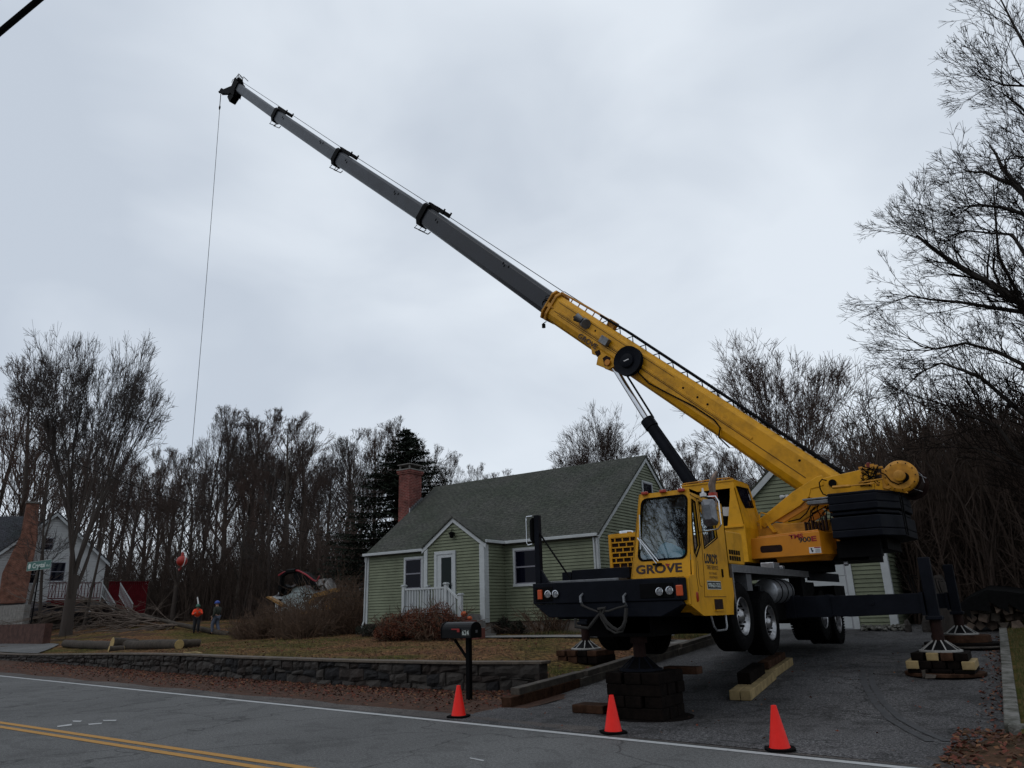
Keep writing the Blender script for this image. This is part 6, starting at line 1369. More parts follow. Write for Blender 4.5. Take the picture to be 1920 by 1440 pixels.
w = MB(); w.box(-.10, .10, -.005, .005, -.10, .10); o = w.build('paper_sheet', M['whitep'], None, org=(0, 0, 0)); o.location = FP(1361, 959, 6.2); o.rotation_euler = (.2, .1, .1); tag(o, 'white sheet of paper hanging by the operator in the crane cab', 'paper')
# ------------------------------------------------------------------ logs and the felled tree on the far lawn
M['cut'] = mat('fresh_cut_wood', (.42, .30, .12), .8, var=.25, scale=9); M['logbark'] = mat('log_bark', (.055, .042, .030), .95, var=.5, scale=6, bump=.8, bscale=18)
def log(a, b, r, lb, end=True, r2=None):
    a, b = Vector(a), Vector(b); r2 = r2 or r*.92; n = 8; rr = random.Random(hash(lb) % 999 if False else int(abs(a.x*100)))
    w = MB(); pts = [a.lerp(b, i/n)+Vector((0, rr.uniform(-.02, .02), rr.uniform(-.015, .015))) for i in range(n+1)]; w.tube(pts, [r+(r2-r)*i/n for i in range(n+1)], 12, cap=False); o = w.build('felled_log', M['logbark'], None, smooth=True, org=a); tag(o, lb, 'log', 'sawn logs on the lawn')
    for e_, s_, k in ((pts[0], (pts[0]-pts[1]).normalized(), r), (pts[-1], (pts[-1]-pts[-2]).normalized(), r2)):
        c = MB(); c.lathe([(k*1.0, 0), (k*.9, .012), (0, .014)], e_, s_, 12); c.build('cut_end', M['cut'], o)
def gl(px, py): return ground_at(px, py)
l0, l1, l2, l3 = gl(122, 1214), gl(205, 1219), gl(335, 1217), gl(357, 1214)
lr = .19
up_ = Vector((0, 0, .17))
log(l0+up_, l1+Vector((-.1, .25, .17)), lr, 'left long bark-covered log lying beside the street sign lawn', r2=.20)
log(l1+Vector((.25, .1, .18)), l2+up_, .20, 'middle mossy log with pale sawn right end')
log(l2+Vector((-.7, .5, .16)), l3+Vector((.1, .3, .15)), .16, 'thin log at the right end of the row')
a_ = gl(213, 1220); log(a_+Vector((0, -.1, .30)), a_+Vector((.15, .9, .22)), .24, 'short log lying crosswise with its round yellow sawn face toward the road', r2=.20)
a_ = gl(210, 1222); log(a_+Vector((-.02, -.14, .10)), a_+Vector((.1, .4, .10)), .13, 'small log with round sawn face under the crosswise one', r2=.12)
w = MB(); a_ = gl(362, 1227); w.tube([a_+Vector((-.5, 0, .03)), a_+Vector((.1, .05, .05)), a_+Vector((.5, -.02, .04))], [.03, .035, .02], 6); o = w.build('split_branch', M['timber_lt'], None, org=a_); tag(o, 'pale split branch lying on the grass right of the logs', 'branch')
ft_ = thing('felled_tree', gl(430, 1192), 'felled bare tree lying across the far lawn with its branches spread left', 'felled tree')
b_ = gl(432, 1192)
w = MB(); pts = [(430, 1190), (395, 1183), (360, 1176), (330, 1170), (300, 1162), (265, 1155), (235, 1147), (205, 1137), (170, 1125), (135, 1112)]
tr_pts = [FP(x, y, b_.y+.35*i*.35) for i, (x, y) in enumerate(pts)]
w.tube(tr_pts, [.17-.014*i for i in range(len(pts))], 9); w.build('trunk', M['logbark'], ft_, smooth=True)
w = MB(); rr = random.Random(31)
def spray(mb, p, d, L, r, lev, rr, droop=.0):
    n = 4; pts = [p]; dd = d.normalized()
    for i in range(n): dd = (dd+Vector((rr.uniform(-.2, .2), rr.uniform(-.2, .2), rr.uniform(-.18, .14)-droop))).normalized(); pts.append(pts[-1]+dd*L/n)
    mb.tube(pts, [r*(1-.18*i) for i in range(n+1)], 4 if lev else 3, cap=False)
    if lev > 0:
        for k in range(4): i = rr.randint(1, n); q = pts[i-1].lerp(pts[i], rr.random()); spray(mb, q, (dd+Vector((rr.uniform(-.8, .8), rr.uniform(-.8, .8), rr.uniform(-.5, .5)))), L*rr.uniform(.45, .7), r*.55, lev-1, rr, droop)
for i in range(3, len(tr_pts)-1):
    for k in range(5): spray(w, tr_pts[i], Vector((-1, rr.uniform(-.8, .3), rr.uniform(-.30, .16))), rr.uniform(3.5, 8), .055, 3 if k < 2 else 2, rr, .02)
for px in ((292, 1160), (300, 1164), (345, 1172)): spray(w, FP(*px, b_.y+.4), Vector((-1, -.25, -.12)), 6.5, .055, 2, rr)
w.build('branch', mat('pale_branch', (.11, .082, .064), .9), ft_)
# ------------------------------------------------------------------ bare trees
class TB:
    """fast tapered-tube collector"""
    def __init__(s): s.V = []; s.F = []; s.n = 0
    def tube(s, pts, rs, k):
        P = np.array(pts); R = np.array(rs); T_ = np.gradient(P, axis=0); T_ /= np.linalg.norm(T_, axis=1)[:, None]+1e-9
        ref = np.where(np.abs(T_[:, 2:3]) < .9, np.array([[0, 0, 1.]]), np.array([[1., 0, 0]])); U1 = np.cross(T_, ref); U1 /= np.linalg.norm(U1, axis=1)[:, None]+1e-9; U2 = np.cross(T_, U1)
        a = np.arange(k)*2*np.pi/k
        V_ = P[:, None, :]+(U1[:, None, :]*np.cos(a)[None, :, None]+U2[:, None, :]*np.sin(a)[None, :, None])*R[:, None, None]
        m = len(P); i = np.arange(m-1)[:, None]*k; j = np.arange(k)[None, :]; j2 = (j+1) % k
        F_ = np.stack([i+j, i+j2, i+k+j2, i+k+j], -1).reshape(-1, 4)+s.n
        s.V.append(V_.reshape(-1, 3)); s.F.append(F_); s.n += m*k
    def build(s, name, m, parent=None):
        me = bpy.data.meshes.new(name)
        if s.V:
            V_ = np.concatenate(s.V).astype(np.float32); F_ = np.concatenate(s.F).astype(np.int32)
            me.vertices.add(len(V_)); me.vertices.foreach_set('co', V_.ravel()); me.loops.add(F_.size); me.loops.foreach_set('vertex_index', F_.ravel())
            me.polygons.add(len(F_)); me.polygons.foreach_set('loop_start', np.arange(len(F_), dtype=np.int32)*4); me.polygons.foreach_set('loop_total', np.full(len(F_), 4, dtype=np.int32))
            me.polygons.foreach_set('use_smooth', [True]*len(F_)); me.update(calc_edges=True)
        me.materials.append(m); o = bpy.data.objects.new(name, me); COL.objects.link(o); o.parent = parent; return o
def norm(v): return v/(np.linalg.norm(v)+1e-9)
def branch(tb, cb_, p, d, L, r, lev, maxlev, rg, up=.12, kids=(5, 6, 6, 5), wob=.16, spread=.75, tw=.010, first=.25, sub=(.45, .75)):
    n = max(3, 6-lev); pts = [p]; d = norm(d); dirs = [d]
    for i in range(n):
        d = norm(d+rg.normal(0, wob, 3)+np.array([0, 0, up])*(.6 if lev else 1)); pts.append(pts[-1]+d*L/n); dirs.append(d)
    re = max(tw*.6, r*(.32 if lev < maxlev else .35)); rs = np.linspace(r, re, n+1)
    (tb if lev <= 1 else cb_).tube(pts, rs, 7 if lev == 0 else 5 if lev == 1 else 3)
    if lev < maxlev:
        k = kids[min(lev, len(kids)-1)]
        for i in range(k):
            t = first+(1-first)*(i+rg.random())/k; f = t*n; a = min(int(f), n-1); q = pts[a]+(pts[a+1]-pts[a])*(f-a)
            dd = dirs[a+1]; ax = norm(np.cross(dd, rg.normal(0, 1, 3))); nd = norm(dd+ax*spread*rg.uniform(.6, 1.25))
            rr_ = max(tw, (r+(re-r)*t)*rg.uniform(.45, .62)); branch(tb, cb_, q, nd, L*rg.uniform(*sub)*(1-.35*t), rr_, lev+1, maxlev, rg, up, kids, wob, spread, tw, .2, sub)
        branch(tb, cb_, pts[-1], dirs[-1], L*.45, max(tw, re), lev+1, maxlev, rg, up, kids, wob, spread, tw, .2, sub)
def fan(tb, cb_, p, d, L, r, dep, rg, ang=.30, up=.05, tw=.010, k0=2, lat=2, top=True):
    n = 3; pts = [p]; d = norm(d)
    for i in range(n): d = norm(d+rg.normal(0, .07, 3)+np.array([0, 0, up])); pts.append(pts[-1]+d*L/n)
    r1 = max(tw, r*.76); (tb if dep >= 4 else cb_).tube(pts, np.linspace(r, r1, n+1), 6 if dep >= 4 else 4 if dep >= 2 else 3)
    if dep <= 4:
        for i in range(lat):
            q = pts[rg.integers(1, n+1)]; nd = norm(d+norm(np.cross(d, rg.normal(0, 1, 3)))*rg.uniform(.5, 1.0)); l = L*rg.uniform(.35, .8); m = q+nd*l*.5; e = m+norm(nd+rg.normal(0, .2, 3)+np.array([0, 0, up*2]))*l*.5
            cb_.tube([q, m, e], [tw*1.1, tw, tw*.7], 3)
            for j in range(2): e2 = m+norm(nd+rg.normal(0, .5, 3))*l*.45; cb_.tube([m, e2], [tw*.8, tw*.6], 3)
    if dep > 0:
        ax = norm(np.cross(d, rg.normal(0, 1, 3))); kk = k0+(rg.random() < .30)
        for i in range(kk):
            a = 2*np.pi*i/kk+rg.uniform(-.4, .4); ax2 = ax*np.cos(a)+np.cross(d, ax)*np.sin(a)
            f = rg.uniform(.5, 1.3) if i else rg.uniform(.2, .8)
            fan(tb, cb_, pts[-1], norm(d+ax2*ang*f), L*rg.uniform(.74, .96), r1*(.86 if i == 0 else .66), dep-1, rg, ang, up, tw, k0, lat)
    elif top:
        for j in range(3): e2 = pts[-1]+norm(d+rg.normal(0, .35, 3))*L*rg.uniform(.4, .8); cb_.tube([pts[-1], e2], [tw*.8, tw*.6], 3)
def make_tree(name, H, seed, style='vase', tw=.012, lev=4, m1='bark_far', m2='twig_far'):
    rg = np.random.default_rng(seed); root = bpy.data.objects.new(name, None); COL.objects.link(root); ORG[root.name] = Vector((0, 0, 0))
    tb, cb_ = TB(), TB(); R0 = H*.020
    if style == 'vase':
        th = H*.16; pts = [np.array([0, 0, -.3]), np.array([0, 0, .3]), np.array([rg.normal(0, .1), rg.normal(0, .1), th*.5]), np.array([0, 0, th])]; tb.tube(pts, [R0*1.5, R0*1.2, R0*1.05, R0], 10)
        k = 6
        for i in range(k):
            a = 2*np.pi*i/k+rg.uniform(-.3, .3); e_ = rg.uniform(.12, .50); d = np.array([math.cos(a)*e_, math.sin(a)*e_, 1]); fan(tb, cb_, pts[-1-(i % 2)], d, H*rg.uniform(.135, .155), R0*rg.uniform(.42, .58), 6, rg, .24, .03, tw)
    elif style == 'tall':
        n = 9; p = np.array([0, 0, -.3]); pts = [p]; d = np.array([0, 0, 1.])
        for i in range(n): d = norm(d+rg.normal(0, .035, 3)+np.array([0, 0, .05])); p = p+d*H*.92/n; pts.append(p)
        rs = np.linspace(R0*.85, R0*.12, n+1); tb.tube(pts, rs, 8)
        for i in range(20):
            t = .26+.70*(i+rg.random())/20; f = t*n; a_ = min(int(f), n-1); q = pts[a_]+(pts[a_+1]-pts[a_])*(f-a_); a = rg.uniform(0, 6.28); e_ = rg.uniform(.7, 1.3)
            fan(tb, cb_, q, np.array([math.cos(a)*e_, math.sin(a)*e_, 1.25]), H*.115*(1.3-t), R0*.28*(1.15-t)+tw, 4, rg, .26, .06, tw, 2, 1)
    else:  # spindly
        n = 7; p = np.array([0, 0, -.3]); pts = [p]; d = np.array([rg.normal(0, .05), rg.normal(0, .05), 1.])
        for i in range(n): d = norm(d+rg.normal(0, .05, 3)); p = p+d*H*.95/n; pts.append(p)
        tb.tube(pts, np.linspace(R0*.5, R0*.1, n+1), 6)
        for i in range(12):
            t = .25+.7*rg.random(); f = t*n; a_ = min(int(f), n-1); q = pts[a_]+(pts[a_+1]-pts[a_])*(f-a_); a = rg.uniform(0, 6.28)
            branch(tb, cb_, q, np.array([math.cos(a), math.sin(a), rg.uniform(.5, 1.1)]), H*.2*(1.2-t), tw*2.2, 2, lev, rg, .05, (5, 5, 5), .14, .7, tw, .2)
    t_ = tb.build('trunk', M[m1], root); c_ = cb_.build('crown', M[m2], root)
    zz_ = np.concatenate(cb_.V)[:, 2]; HT[root.name] = float(np.percentile(zz_, 99.7)); return root
HT = {}
def place_tree(proto, px, s, hpx, label, H, group=None, rz=0, used={}, xz=None):
    """stand a tree where the sight column px meets the depth s; hpx = photo row of its top"""
    o = proto if proto.name not in used else copy_tree(proto); used[proto.name] = 1
    q = FP(px, 1100, s); z = base_z(q.x, s)-.05 if (s > 26 or q.x > 5) else lawn_z(q.x, s)-.05
    top = FP(px, hpx, s); sc = (top.z-z)/HT[proto.name]
    o.location = (q.x, s, z); o.scale = (sc*(xz or 1), sc*(xz or 1), sc); o.rotation_euler = (0, 0, rz); tag(o, label, 'tree', group); return o
def depth_s(px, D): return (Vector(EYE)+Vector(_ray(px, 1165))*D).y
vase = make_tree('maple_tree', 16, 3, 'vase', .011, 4); vase2 = make_tree('maple_tree', 16, 8, 'vase', .011, 4)
tall = [make_tree('bare_tree', 18, s_, 'tall', .012, 4) for s_ in (11, 12, 13)]
thin = [make_tree('sapling_tree', 13, s_, 'thin', .012, 4) for s_ in (21, 22)]
rr = random.Random(77)
for k, (px, top) in enumerate(((52, 880), (84, 905), (168, 900))): place_tree(thin[k % 2], px, depth_s(px, 50), top, ('thin sapling beside the street sign', 'thin sapling between street sign and maple', 'thin sapling just right of the maple trunk')[k], 13, rz=k*2.)
place_tree(vase, 136, depth_s(136, 46), 672, 'large bare maple with many upright limbs in front of the white clapboard house at left', 16, rz=.4, xz=.66)
place_tree(tall[0], 415, 34, 765, 'bare tree with broad rounded crown right of the hoist line', 18, rz=1.)
place_tree(tall[1], 538, 36, 775, 'bare tree with domed crown left of the dark spruce, alone against the sky', 18, rz=2.)
place_tree(tall[2], 372, 30, 785, 'slim bare tree whose top meets the hoist line', 18, rz=.5, xz=.6)
place_tree(vase2, 1512, 46, 637, 'broad bare fan shaped tree rising behind the yellow boom', 16, rz=.9)
place_tree(vase2, 1137, 60, 780, 'pale bare treetop showing above the green house roof ridge', 16, rz=2.2)
place_tree(tall[0], 30, 30, 715, 'bare tree at the far left edge behind the brown chimney', 18, rz=3.)
WOODS = []
def woods(px, s, top, protos, H, side, k, kd): WOODS.append((px, s, top, protos[k % len(protos)], H, side, kd, rr.uniform(0, 6.28), rr.uniform(.75, 1.15)))
SL_, SR_ = 'far left wood', 'wood behind the garage'
for k, (px, s, top) in enumerate([(-40, 38, 760), (60, 44, 800), (95, 26, 830), (200, 40, 850), (235, 30, 865), (262, 48, 870), (305, 42, 840), (330, 26, 900), (352, 52, 880), (400, 46, 865), (445, 28, 900), (470, 50, 800), (500, 42, 850), (560, 48, 840), (590, 40, 880), (610, 56, 855), (640, 46, 830), (675, 60, 815), (700, 50, 800), (735, 58, 785), (765, 62, 800), (815, 60, 835), (850, 66, 850), (892, 70, 870), (930, 76, 880), (455, 38, 775), (490, 40, 790), (570, 39, 800), (125, 36, 800), (180, 34, 820), (290, 36, 850)]):
    woods(px, s, top, tall, 18, SL_, k, 'tall')
for k in range(30): woods(rr.uniform(-30, 680), rr.uniform(26, 60), rr.uniform(870, 990), thin, 13, SL_, k, 'slender')
for k, (px, s, top) in enumerate([(1250, 60, 860), (1285, 54, 830), (1330, 62, 825), (1375, 56, 840), (1420, 66, 835), (1462, 60, 830), (1580, 52, 790), (1625, 44, 800), (1660, 52, 780), (1700, 40, 790), (1745, 48, 760), (1790, 38, 770), (1830, 46, 750), (1880, 36, 760), (1930, 44, 740), (1310, 50, 850), (1350, 52, 860), (1400, 50, 850), (1610, 38, 830)]):
    woods(px, s, top, tall, 18, SR_, k+1, 'tall')
for k in range(26): woods(rr.uniform(1600, 1960), rr.uniform(26, 50), rr.uniform(850, 960), thin, 13, SR_, k, 'slender')
NTH2 = lambda i: '%d%s' % (i, 'th' if 10 <= i % 100 <= 20 else {1: 'st', 2: 'nd', 3: 'rd'}.get(i % 10, 'th'))
WOODS.sort(key=lambda q: q[0]); cn_ = {}
for px, s, top, pr_, H_, side, kd, rz_, xz_ in WOODS:
    cn_[(side, kd)] = cn_.get((side, kd), 0)+1
    place_tree(pr_, px, s, top, '%s bare tree, %s of its kind from the left in the %s' % (kd, NTH2(cn_[(side, kd)]), side), H_, '%s bare trees in the %s' % (kd, side), rz=rz_, xz=xz_)
# big tree at the right edge: limbs reach into the picture from a trunk just outside it
bt = thing('oak_tree', (0, 0, 0), 'near tree at the right picture edge with long dark limbs reaching left over the woods', 'tree', keep=False)
sT = 11.5; rg = np.random.default_rng(5); tb, cb_ = TB(), TB()
def B3(x, y, ds=0): return np.array(FP(x, y, sT+ds))
tr0 = B3(2035, 1180); tr0[2] = drive_z(sT)-.2
tb.tube([tr0, B3(2030, 1000), B3(2010, 760), B3(1995, 560), B3(1985, 380)], [.48, .40, .34, .26, .20], 12)
limbs = [([(2010, 760), (1960, 640), (1900, 572), (1845, 545), (1790, 520), (1740, 490), (1690, 455), (1652, 438)], .15, 0), ([(1995, 640), (1940, 590), (1890, 585), (1820, 570), (1750, 562), (1680, 560), (1622, 556)], .09, .5),
         ([(1990, 560), (1950, 450), (1900, 410), (1850, 390), (1800, 380), (1765, 385)], .08, -.5), ([(1985, 420), (1960, 300), (1925, 240), (1890, 200), (1860, 170)], .07, .3), ([(1985, 380), (1960, 220), (1930, 120), (1880, 50), (1850, -10)], .08, 0), ([(1985, 380), (1950, 260), (1890, 170), (1850, 165), (1812, 150)], .06, -.6),
         ([(2015, 850), (1960, 740), (1900, 690), (1830, 660), (1760, 650), (1700, 660), (1650, 650)], .08, .4), ([(2018, 900), (1960, 820), (1900, 770), (1840, 740), (1780, 700), (1720, 690), (1640, 690)], .08, -.4), ([(2020, 960), (1960, 900), (1890, 850), (1820, 800), (1750, 770), (1690, 760)], .07, 0),
         ([(2000, 700), (1950, 560), (1905, 470), (1870, 450), (1820, 435), (1770, 430), (1720, 440)], .07, .8), ([(2010, 800), (1960, 700), (1930, 620), (1880, 560), (1850, 480), (1845, 400), (1830, 340)], .08, 1.0), ([(2022, 1000), (1970, 930), (1900, 890), (1830, 850), (1770, 830)], .06, .3), ([(1980, 360), (2000, 200), (2010, 50), (1990, -80)], .12, .4), ([(1990, 500), (2080, 380), (2160, 280)], .12, 0), ([(2005, 700), (2120, 600), (2220, 560)], .12, .5),
         ([(2010, 780), (1985, 640), (1990, 520), (1960, 420), (1925, 360), (1900, 330)], .07, -1.), ([(1985, 450), (1945, 330), (1905, 290), (1870, 290), (1840, 330)], .05, .9)]
for pts, r, ds in limbs:
    pts = [(2000-(2000-x)*.80 if x < 2000 else x, y) for x, y in pts]
    P = [B3(x, y, ds*(i/len(pts))*3) for i, (x, y) in enumerate(pts)]; P = [P[0]]+[p+rg.normal(0, .07, 3) for p in P[1:]]
    rs = np.linspace(r, r*.22, len(P)); tb.tube(P, rs, 6)
    for i in range(1, len(P)):
        for k in range(4):
            t = rg.random(); q = P[i-1]+(P[i]-P[i-1])*t; d = norm(P[i]-P[i-1]); nd = norm(d+norm(np.cross(d, rg.normal(0, 1, 3)))*rg.uniform(.5, 1.1)+np.array([0, 0, .22]))
            fan(tb, cb_, q, nd, rg.uniform(.36, .62), max(.014, rs[i]*.36), 3, rg, .36, .03, .0055, 2, 1)
for pts, r in (([(1985, 560), (1945, 440), (1920, 362), (1905, 345), (1880, 318), (1868, 290), (1855, 272)], .10), ([(1920, 365), (1898, 345), (1870, 335), (1846, 322), (1828, 323), (1808, 319)], .07), ([(1912, 318), (1930, 300), (1942, 285)], .03), ([(1888, 325), (1884, 300), (1902, 277)], .03)):
    P = [B3(x, y, -.8) for x, y in pts]; tb.tube(P, np.linspace(r, .018, len(P)), 7)
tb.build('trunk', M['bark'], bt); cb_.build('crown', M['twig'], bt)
# dead trunk behind the far outrigger
w = MB(); q = FP(1785, 1185, 13.5); z = drive_z(13.5); w.tube([(q.x, 13.5, z-.1), (q.x, 13.5, z+.4), (q.x-.02, 13.5, z+.9), (q.x-.1, 13.6, z+1.5)], [.34, .26, .20, .12], 12); o = w.build('stump_trunk', M['bark'], None, smooth=True, org=(q.x, 13.5, z)); tag(o, 'thick brown tree trunk standing right behind the far outrigger', 'tree trunk')
# spruce beside the chimney
spr = thing('spruce_tree', (0, 0, 0), 'dark green spruce standing behind the brick chimney', 'tree', keep=False)
q = FP(757, 1130, 23.0); z0 = lawn_z(q.x, 23)-.1; zt = FP(757, 803, 23.0).z; Hs = zt-z0
tb = TB(); tb.tube([np.array([q.x, 23., z0]), np.array([q.x, 23., zt])], [.22, .02], 8); tb.build('trunk', M['bark'], spr)
w = MB(); rr2 = random.Random(17)
for k in range(640):
    t = (k/640)**.9; z = z0+Hs*(.07+.92*t); R_ = (1-t)**.72*Hs*.54*rr2.uniform(.72, 1.08)+.12; a = rr2.uniform(0, 6.283); d = Vector((math.cos(a), math.sin(a), 0)); s_ = Vector((-d.y, d.x, 0)); p0 = Vector((q.x, 23, z)); n_ = max(5, int(R_/.16))
    for i in range(n_):
        f = (i+rr2.random())/n_; c = p0+d*R_*f+Vector((0, 0, -R_*.26*f+R_*.20*f*f)); wd = (.10+.30*R_*.35*(1-f*.75))
        for j in range(15):
            sg = rr2.choice((-1, 1)); tip_ = c+d*rr2.uniform(.03, .20)+s_*sg*wd*rr2.uniform(.3, 1.2)+Vector((0, 0, rr2.uniform(-.16, .05))); b_ = c+s_*sg*.02; u = (tip_-b_); n2 = u.cross(Vector((0, 0, 1))).normalized()*rr2.uniform(.02, .05)
            w.m = 1 if rr2.random() < .3 else 0; w.add([b_-n2, b_+n2, tip_], [(0, 1, 2)])
w.build('crown', [mat('spruce_needles', (.014, .024, .013), .9), mat('spruce_needles_tip', (.024, .036, .018), .9)], spr)
# thicket filling the wood between the trunks: nobody could count its stems
def thicket(name, label, spans, n, H, mt, cat='undergrowth'):
    tb = TB(); rg = np.random.default_rng(len(name)*7+n)
    for k in range(n):
        px0, px1, s0, s1 = spans[k % len(spans)]; s = rg.uniform(s0, s1); q = FP(rg.uniform(px0, px1), 1100, s); z = base_z(q.x, s)-.1; h = H*rg.uniform(.35, 1.15)
        p = np.array([q.x, s, z]); d = norm(np.array([rg.normal(0, .12), rg.normal(0, .12), 1])); pts = [p]
        for i in range(4): d = norm(d+rg.normal(0, .10, 3)); pts.append(pts[-1]+d*h/4)
        tb.tube(pts, np.linspace(rg.uniform(.02, .06), .012, 5), 3)
        for j in range(8):
            a_ = rg.integers(1, 5); q0 = pts[a_-1]+(pts[a_]-pts[a_-1])*rg.random(); dd = norm(np.array([rg.normal(0, .6), rg.normal(0, .6), .9])); l = h*rg.uniform(.12, .34); e1 = q0+dd*l*.5; e2 = e1+norm(dd+rg.normal(0, .3, 3))*l*.5
            tb.tube([q0, e1, e2], [.014, .011, .007], 3)
            for m_ in range(2): e3 = e1+norm(dd+rg.normal(0, .5, 3))*l*.4; tb.tube([e1, e3], [.010, .006], 3)
    o = tb.build(name, M[mt]); o['kind'] = 'stuff'; tag(o, label, cat)
M['brush'] = mat('brown_brush', (.120, .072, .045), .95, var=.4, scale=.5); M['brush_dk'] = mat('dark_brush', (.068, .045, .034), .95, var=.4, scale=.4)
thicket('woodland_undergrowth', 'dense bare undergrowth filling the wood behind the far lawn', [(-60, 700, 28, 44), (-60, 900, 40, 70), (150, 700, 26, 36)], 4200, 7.0, 'brush_dk')
thicket('woodland_undergrowth', 'dense bare undergrowth filling the wood behind the garage', [(1560, 2000, 24, 36), (1200, 2000, 40, 64), (1700, 2050, 16, 28)], 3600, 7.0, 'brush_dk')
def shrub(name, px, py, s, R_, H, n, mt, label, seed, leafy=False, z=None):
    tb = TB(); rg = np.random.default_rng(seed); q = FP(px, py, s); z = lawn_z(q.x, s)-.03 if z is None else z
    root = thing(name, (q.x, s, z), label, 'shrub', keep=False)
    for k in range(n):
        p = np.array([rg.normal(0, R_*.30), rg.normal(0, R_*.25), 0.]); d = norm(np.array([p[0]/R_*1.3+rg.normal(0, .25), p[1]/R_*1.3+rg.normal(0, .25), 1.])); h = H*rg.uniform(.5, 1.05); pts = [p]
        for i in range(4): d = norm(d+rg.normal(0, .16, 3)+np.array([0, 0, -.04])); pts.append(pts[-1]+d*h/4)
        tb.tube(pts, np.linspace(.020, .008, 5), 3)
        for j in range(6):
            a_ = rg.integers(1, 5); q0 = pts[a_-1]+(pts[a_]-pts[a_-1])*rg.random(); dd = norm(d+rg.normal(0, .7, 3)); e1 = q0+dd*h*.22; tb.tube([q0, e1, e1+norm(dd+rg.normal(0, .4, 3))*h*.15], [.012, .009, .005], 3)
    st_ = tb.build('stem', M[mt], root)
    if leafy:
        w = MB(); rr3 = random.Random(seed)
        for k in range(leafy):
            a, b, c = rr3.gauss(0, 1), rr3.gauss(0, 1), rr3.gauss(0, 1); l = math.sqrt(a*a+b*b+c*c); f = rr3.uniform(.55, 1)*(1+.18*math.sin(5*a/l+3*b/l)); p = Vector((a/l*R_*f, b/l*R_*f*.8, H*.48+c/l*H*.48*f)); u = Vector((rr3.uniform(-1, 1), rr3.uniform(-1, 1), rr3.uniform(-.3, 1))).normalized()*rr3.uniform(.03, .07); v = u.orthogonal().normalized()*u.length*.45
            if p.z < 0: continue
            w.m = rr3.choice((0, 0, 1)); w.add([p-u*.5, p+v*.5, p+u, p-v*.5], [(0, 1, 2, 3)])
        w.build('leaf', [M['leafa_'+mt], M['leafb_'+mt]], root, org=(0, 0, 0))
    return root
M['leafa_brush'] = mat('juniper_brown', (.13, .036, .014), .9); M['leafb_brush'] = mat('juniper_dark', (.045, .014, .008), .9)
M['leafa_brush_dk'] = mat('dark_leaf', (.012, .016, .008), .9); M['leafb_brush_dk'] = mat('dark_leaf2', (.02, .02, .012), .9)
for i, (px, s, R_, H) in enumerate(((492, 13.5, 1.5, 1.5), (540, 15.5, 1.8, 2.0), (595, 14.0, 1.9, 2.2), (645, 16.5, 2.0, 3.0), (462, 14.5, 1.0, 1.0), (668, 14.5, 1.3, 2.2), (570, 12.0, 1.6, 1.3))):
    shrub('bare_shrub', px, 1180, s, R_, H, 150, 'brush', ('lowest brown bare shrub nearest the two people', 'wide bare shrub in front of the small white cottage', 'bare shrub below the log loader arm', 'tall bare shrub against the dark spruce', 'small thin bare shrub at the lawn slope left of the others', 'bare shrub touching the left corner of the green house', 'low bare shrub at the front of the clump')[i], 40+i)
for i, (px, s, R_, H, lb) in enumerate(((762, 9.6, 1.0, 1.05, 'left rusty brown juniper in front of the porch railing'), (815, 9.3, 1.05, 1.25, 'right taller rusty brown juniper by the porch steps'), (738, 9.2, .7, .6, 'low rusty juniper tip spreading over the lawn'))): shrub('juniper_shrub', px, 1190, s, R_, H, 60, 'brush', lb, 60+i, leafy=5200)
shrub('dark_shrub', 708, 1180, 12.0, .9, .55, 40, 'brush_dk', 'low dark green shrub at the left foot of the green house', 70, leafy=3000)
for i, (px, s, R_, H, lb) in enumerate(((943, 12.2, .38, .62, 'dark round shrub against the foundation in the corner of the entry'), (970, 12.1, .34, .50, 'round dried hydrangea with pale flecks against the foundation'))): shrub('round_shrub', px, 1180, s, R_, H, 40, 'brush_dk', lb, 80+i, leafy=1500)
for i, px in enumerate((1012, 1030, 1046)): shrub('dry_stalks', px, 1180, 12.2, .35, 1.15, 16, 'brush', ('left', 'middle', 'right')[i]+' clump of dry stalks leaning on the pink foundation under the crane bumper', 90+i)
# ------------------------------------------------------------------ white house at the far left
M['wsiding'] = mat('white_clapboard', (.50, .51, .51), .6, var=.1, scale=2)
_d = Vector(_ray(150, 1160)); _d.z = 0; _d.normalize(); _o = Vector(EYE)+Vector(_ray(188, 1131))*58.
WF = Frame((_o.x, _o.y, _o.z), math.atan2(_d.y, _d.x)-math.pi/2+math.radians(5)); G = WF.P; Z0_ = Vector((0, 0, 0))
wh = WF.place(thing('white_house', (0, 0, 0), 'white clapboard house with brown brick chimney at the far left behind the maple', 'house', keep=False))
xr_, zb_, zw_, ap_ = 0., 0., G(188, 1050).z, G(108, 962); hw_ = ap_.x; xl_ = 2*hw_-xr_
w = MB()
clapboard(w, [(xl_, zb_), (xr_, zb_), (xr_, zw_), (hw_, ap_.z), (xl_, zw_)], (0, 0, 0), (1, 0, 0), (0, -1, 0), ex=.19)
clapboard(w, [(0, zb_), (9, zb_), (9, zw_), (0, zw_)], (xr_, 0, 0), (0, 1, 0), (1, 0, 0), ex=.19)
w.build('clapboard_wall', M['wsiding'], wh)
w = MB(); w.box(xl_+.05, xr_-.05, .05, 9, zb_-3, zb_+.01); w.build('foundation', M['conc'], wh)
sl2 = (ap_.z-zw_)/(xr_-hw_)
for sg in (-1, 1):
    xe = hw_+sg*(xr_-hw_+.3); ze = zw_-sl2*.3+.12; pts = [(xe, -.3, ze), (hw_, -.3, ap_.z+.12), (hw_, 9.2, ap_.z+.12), (xe, 9.2, ze)]; roof_slab(wh, 'roof', pts if sg < 0 else pts[::-1], .12, M['shingle_dk'])
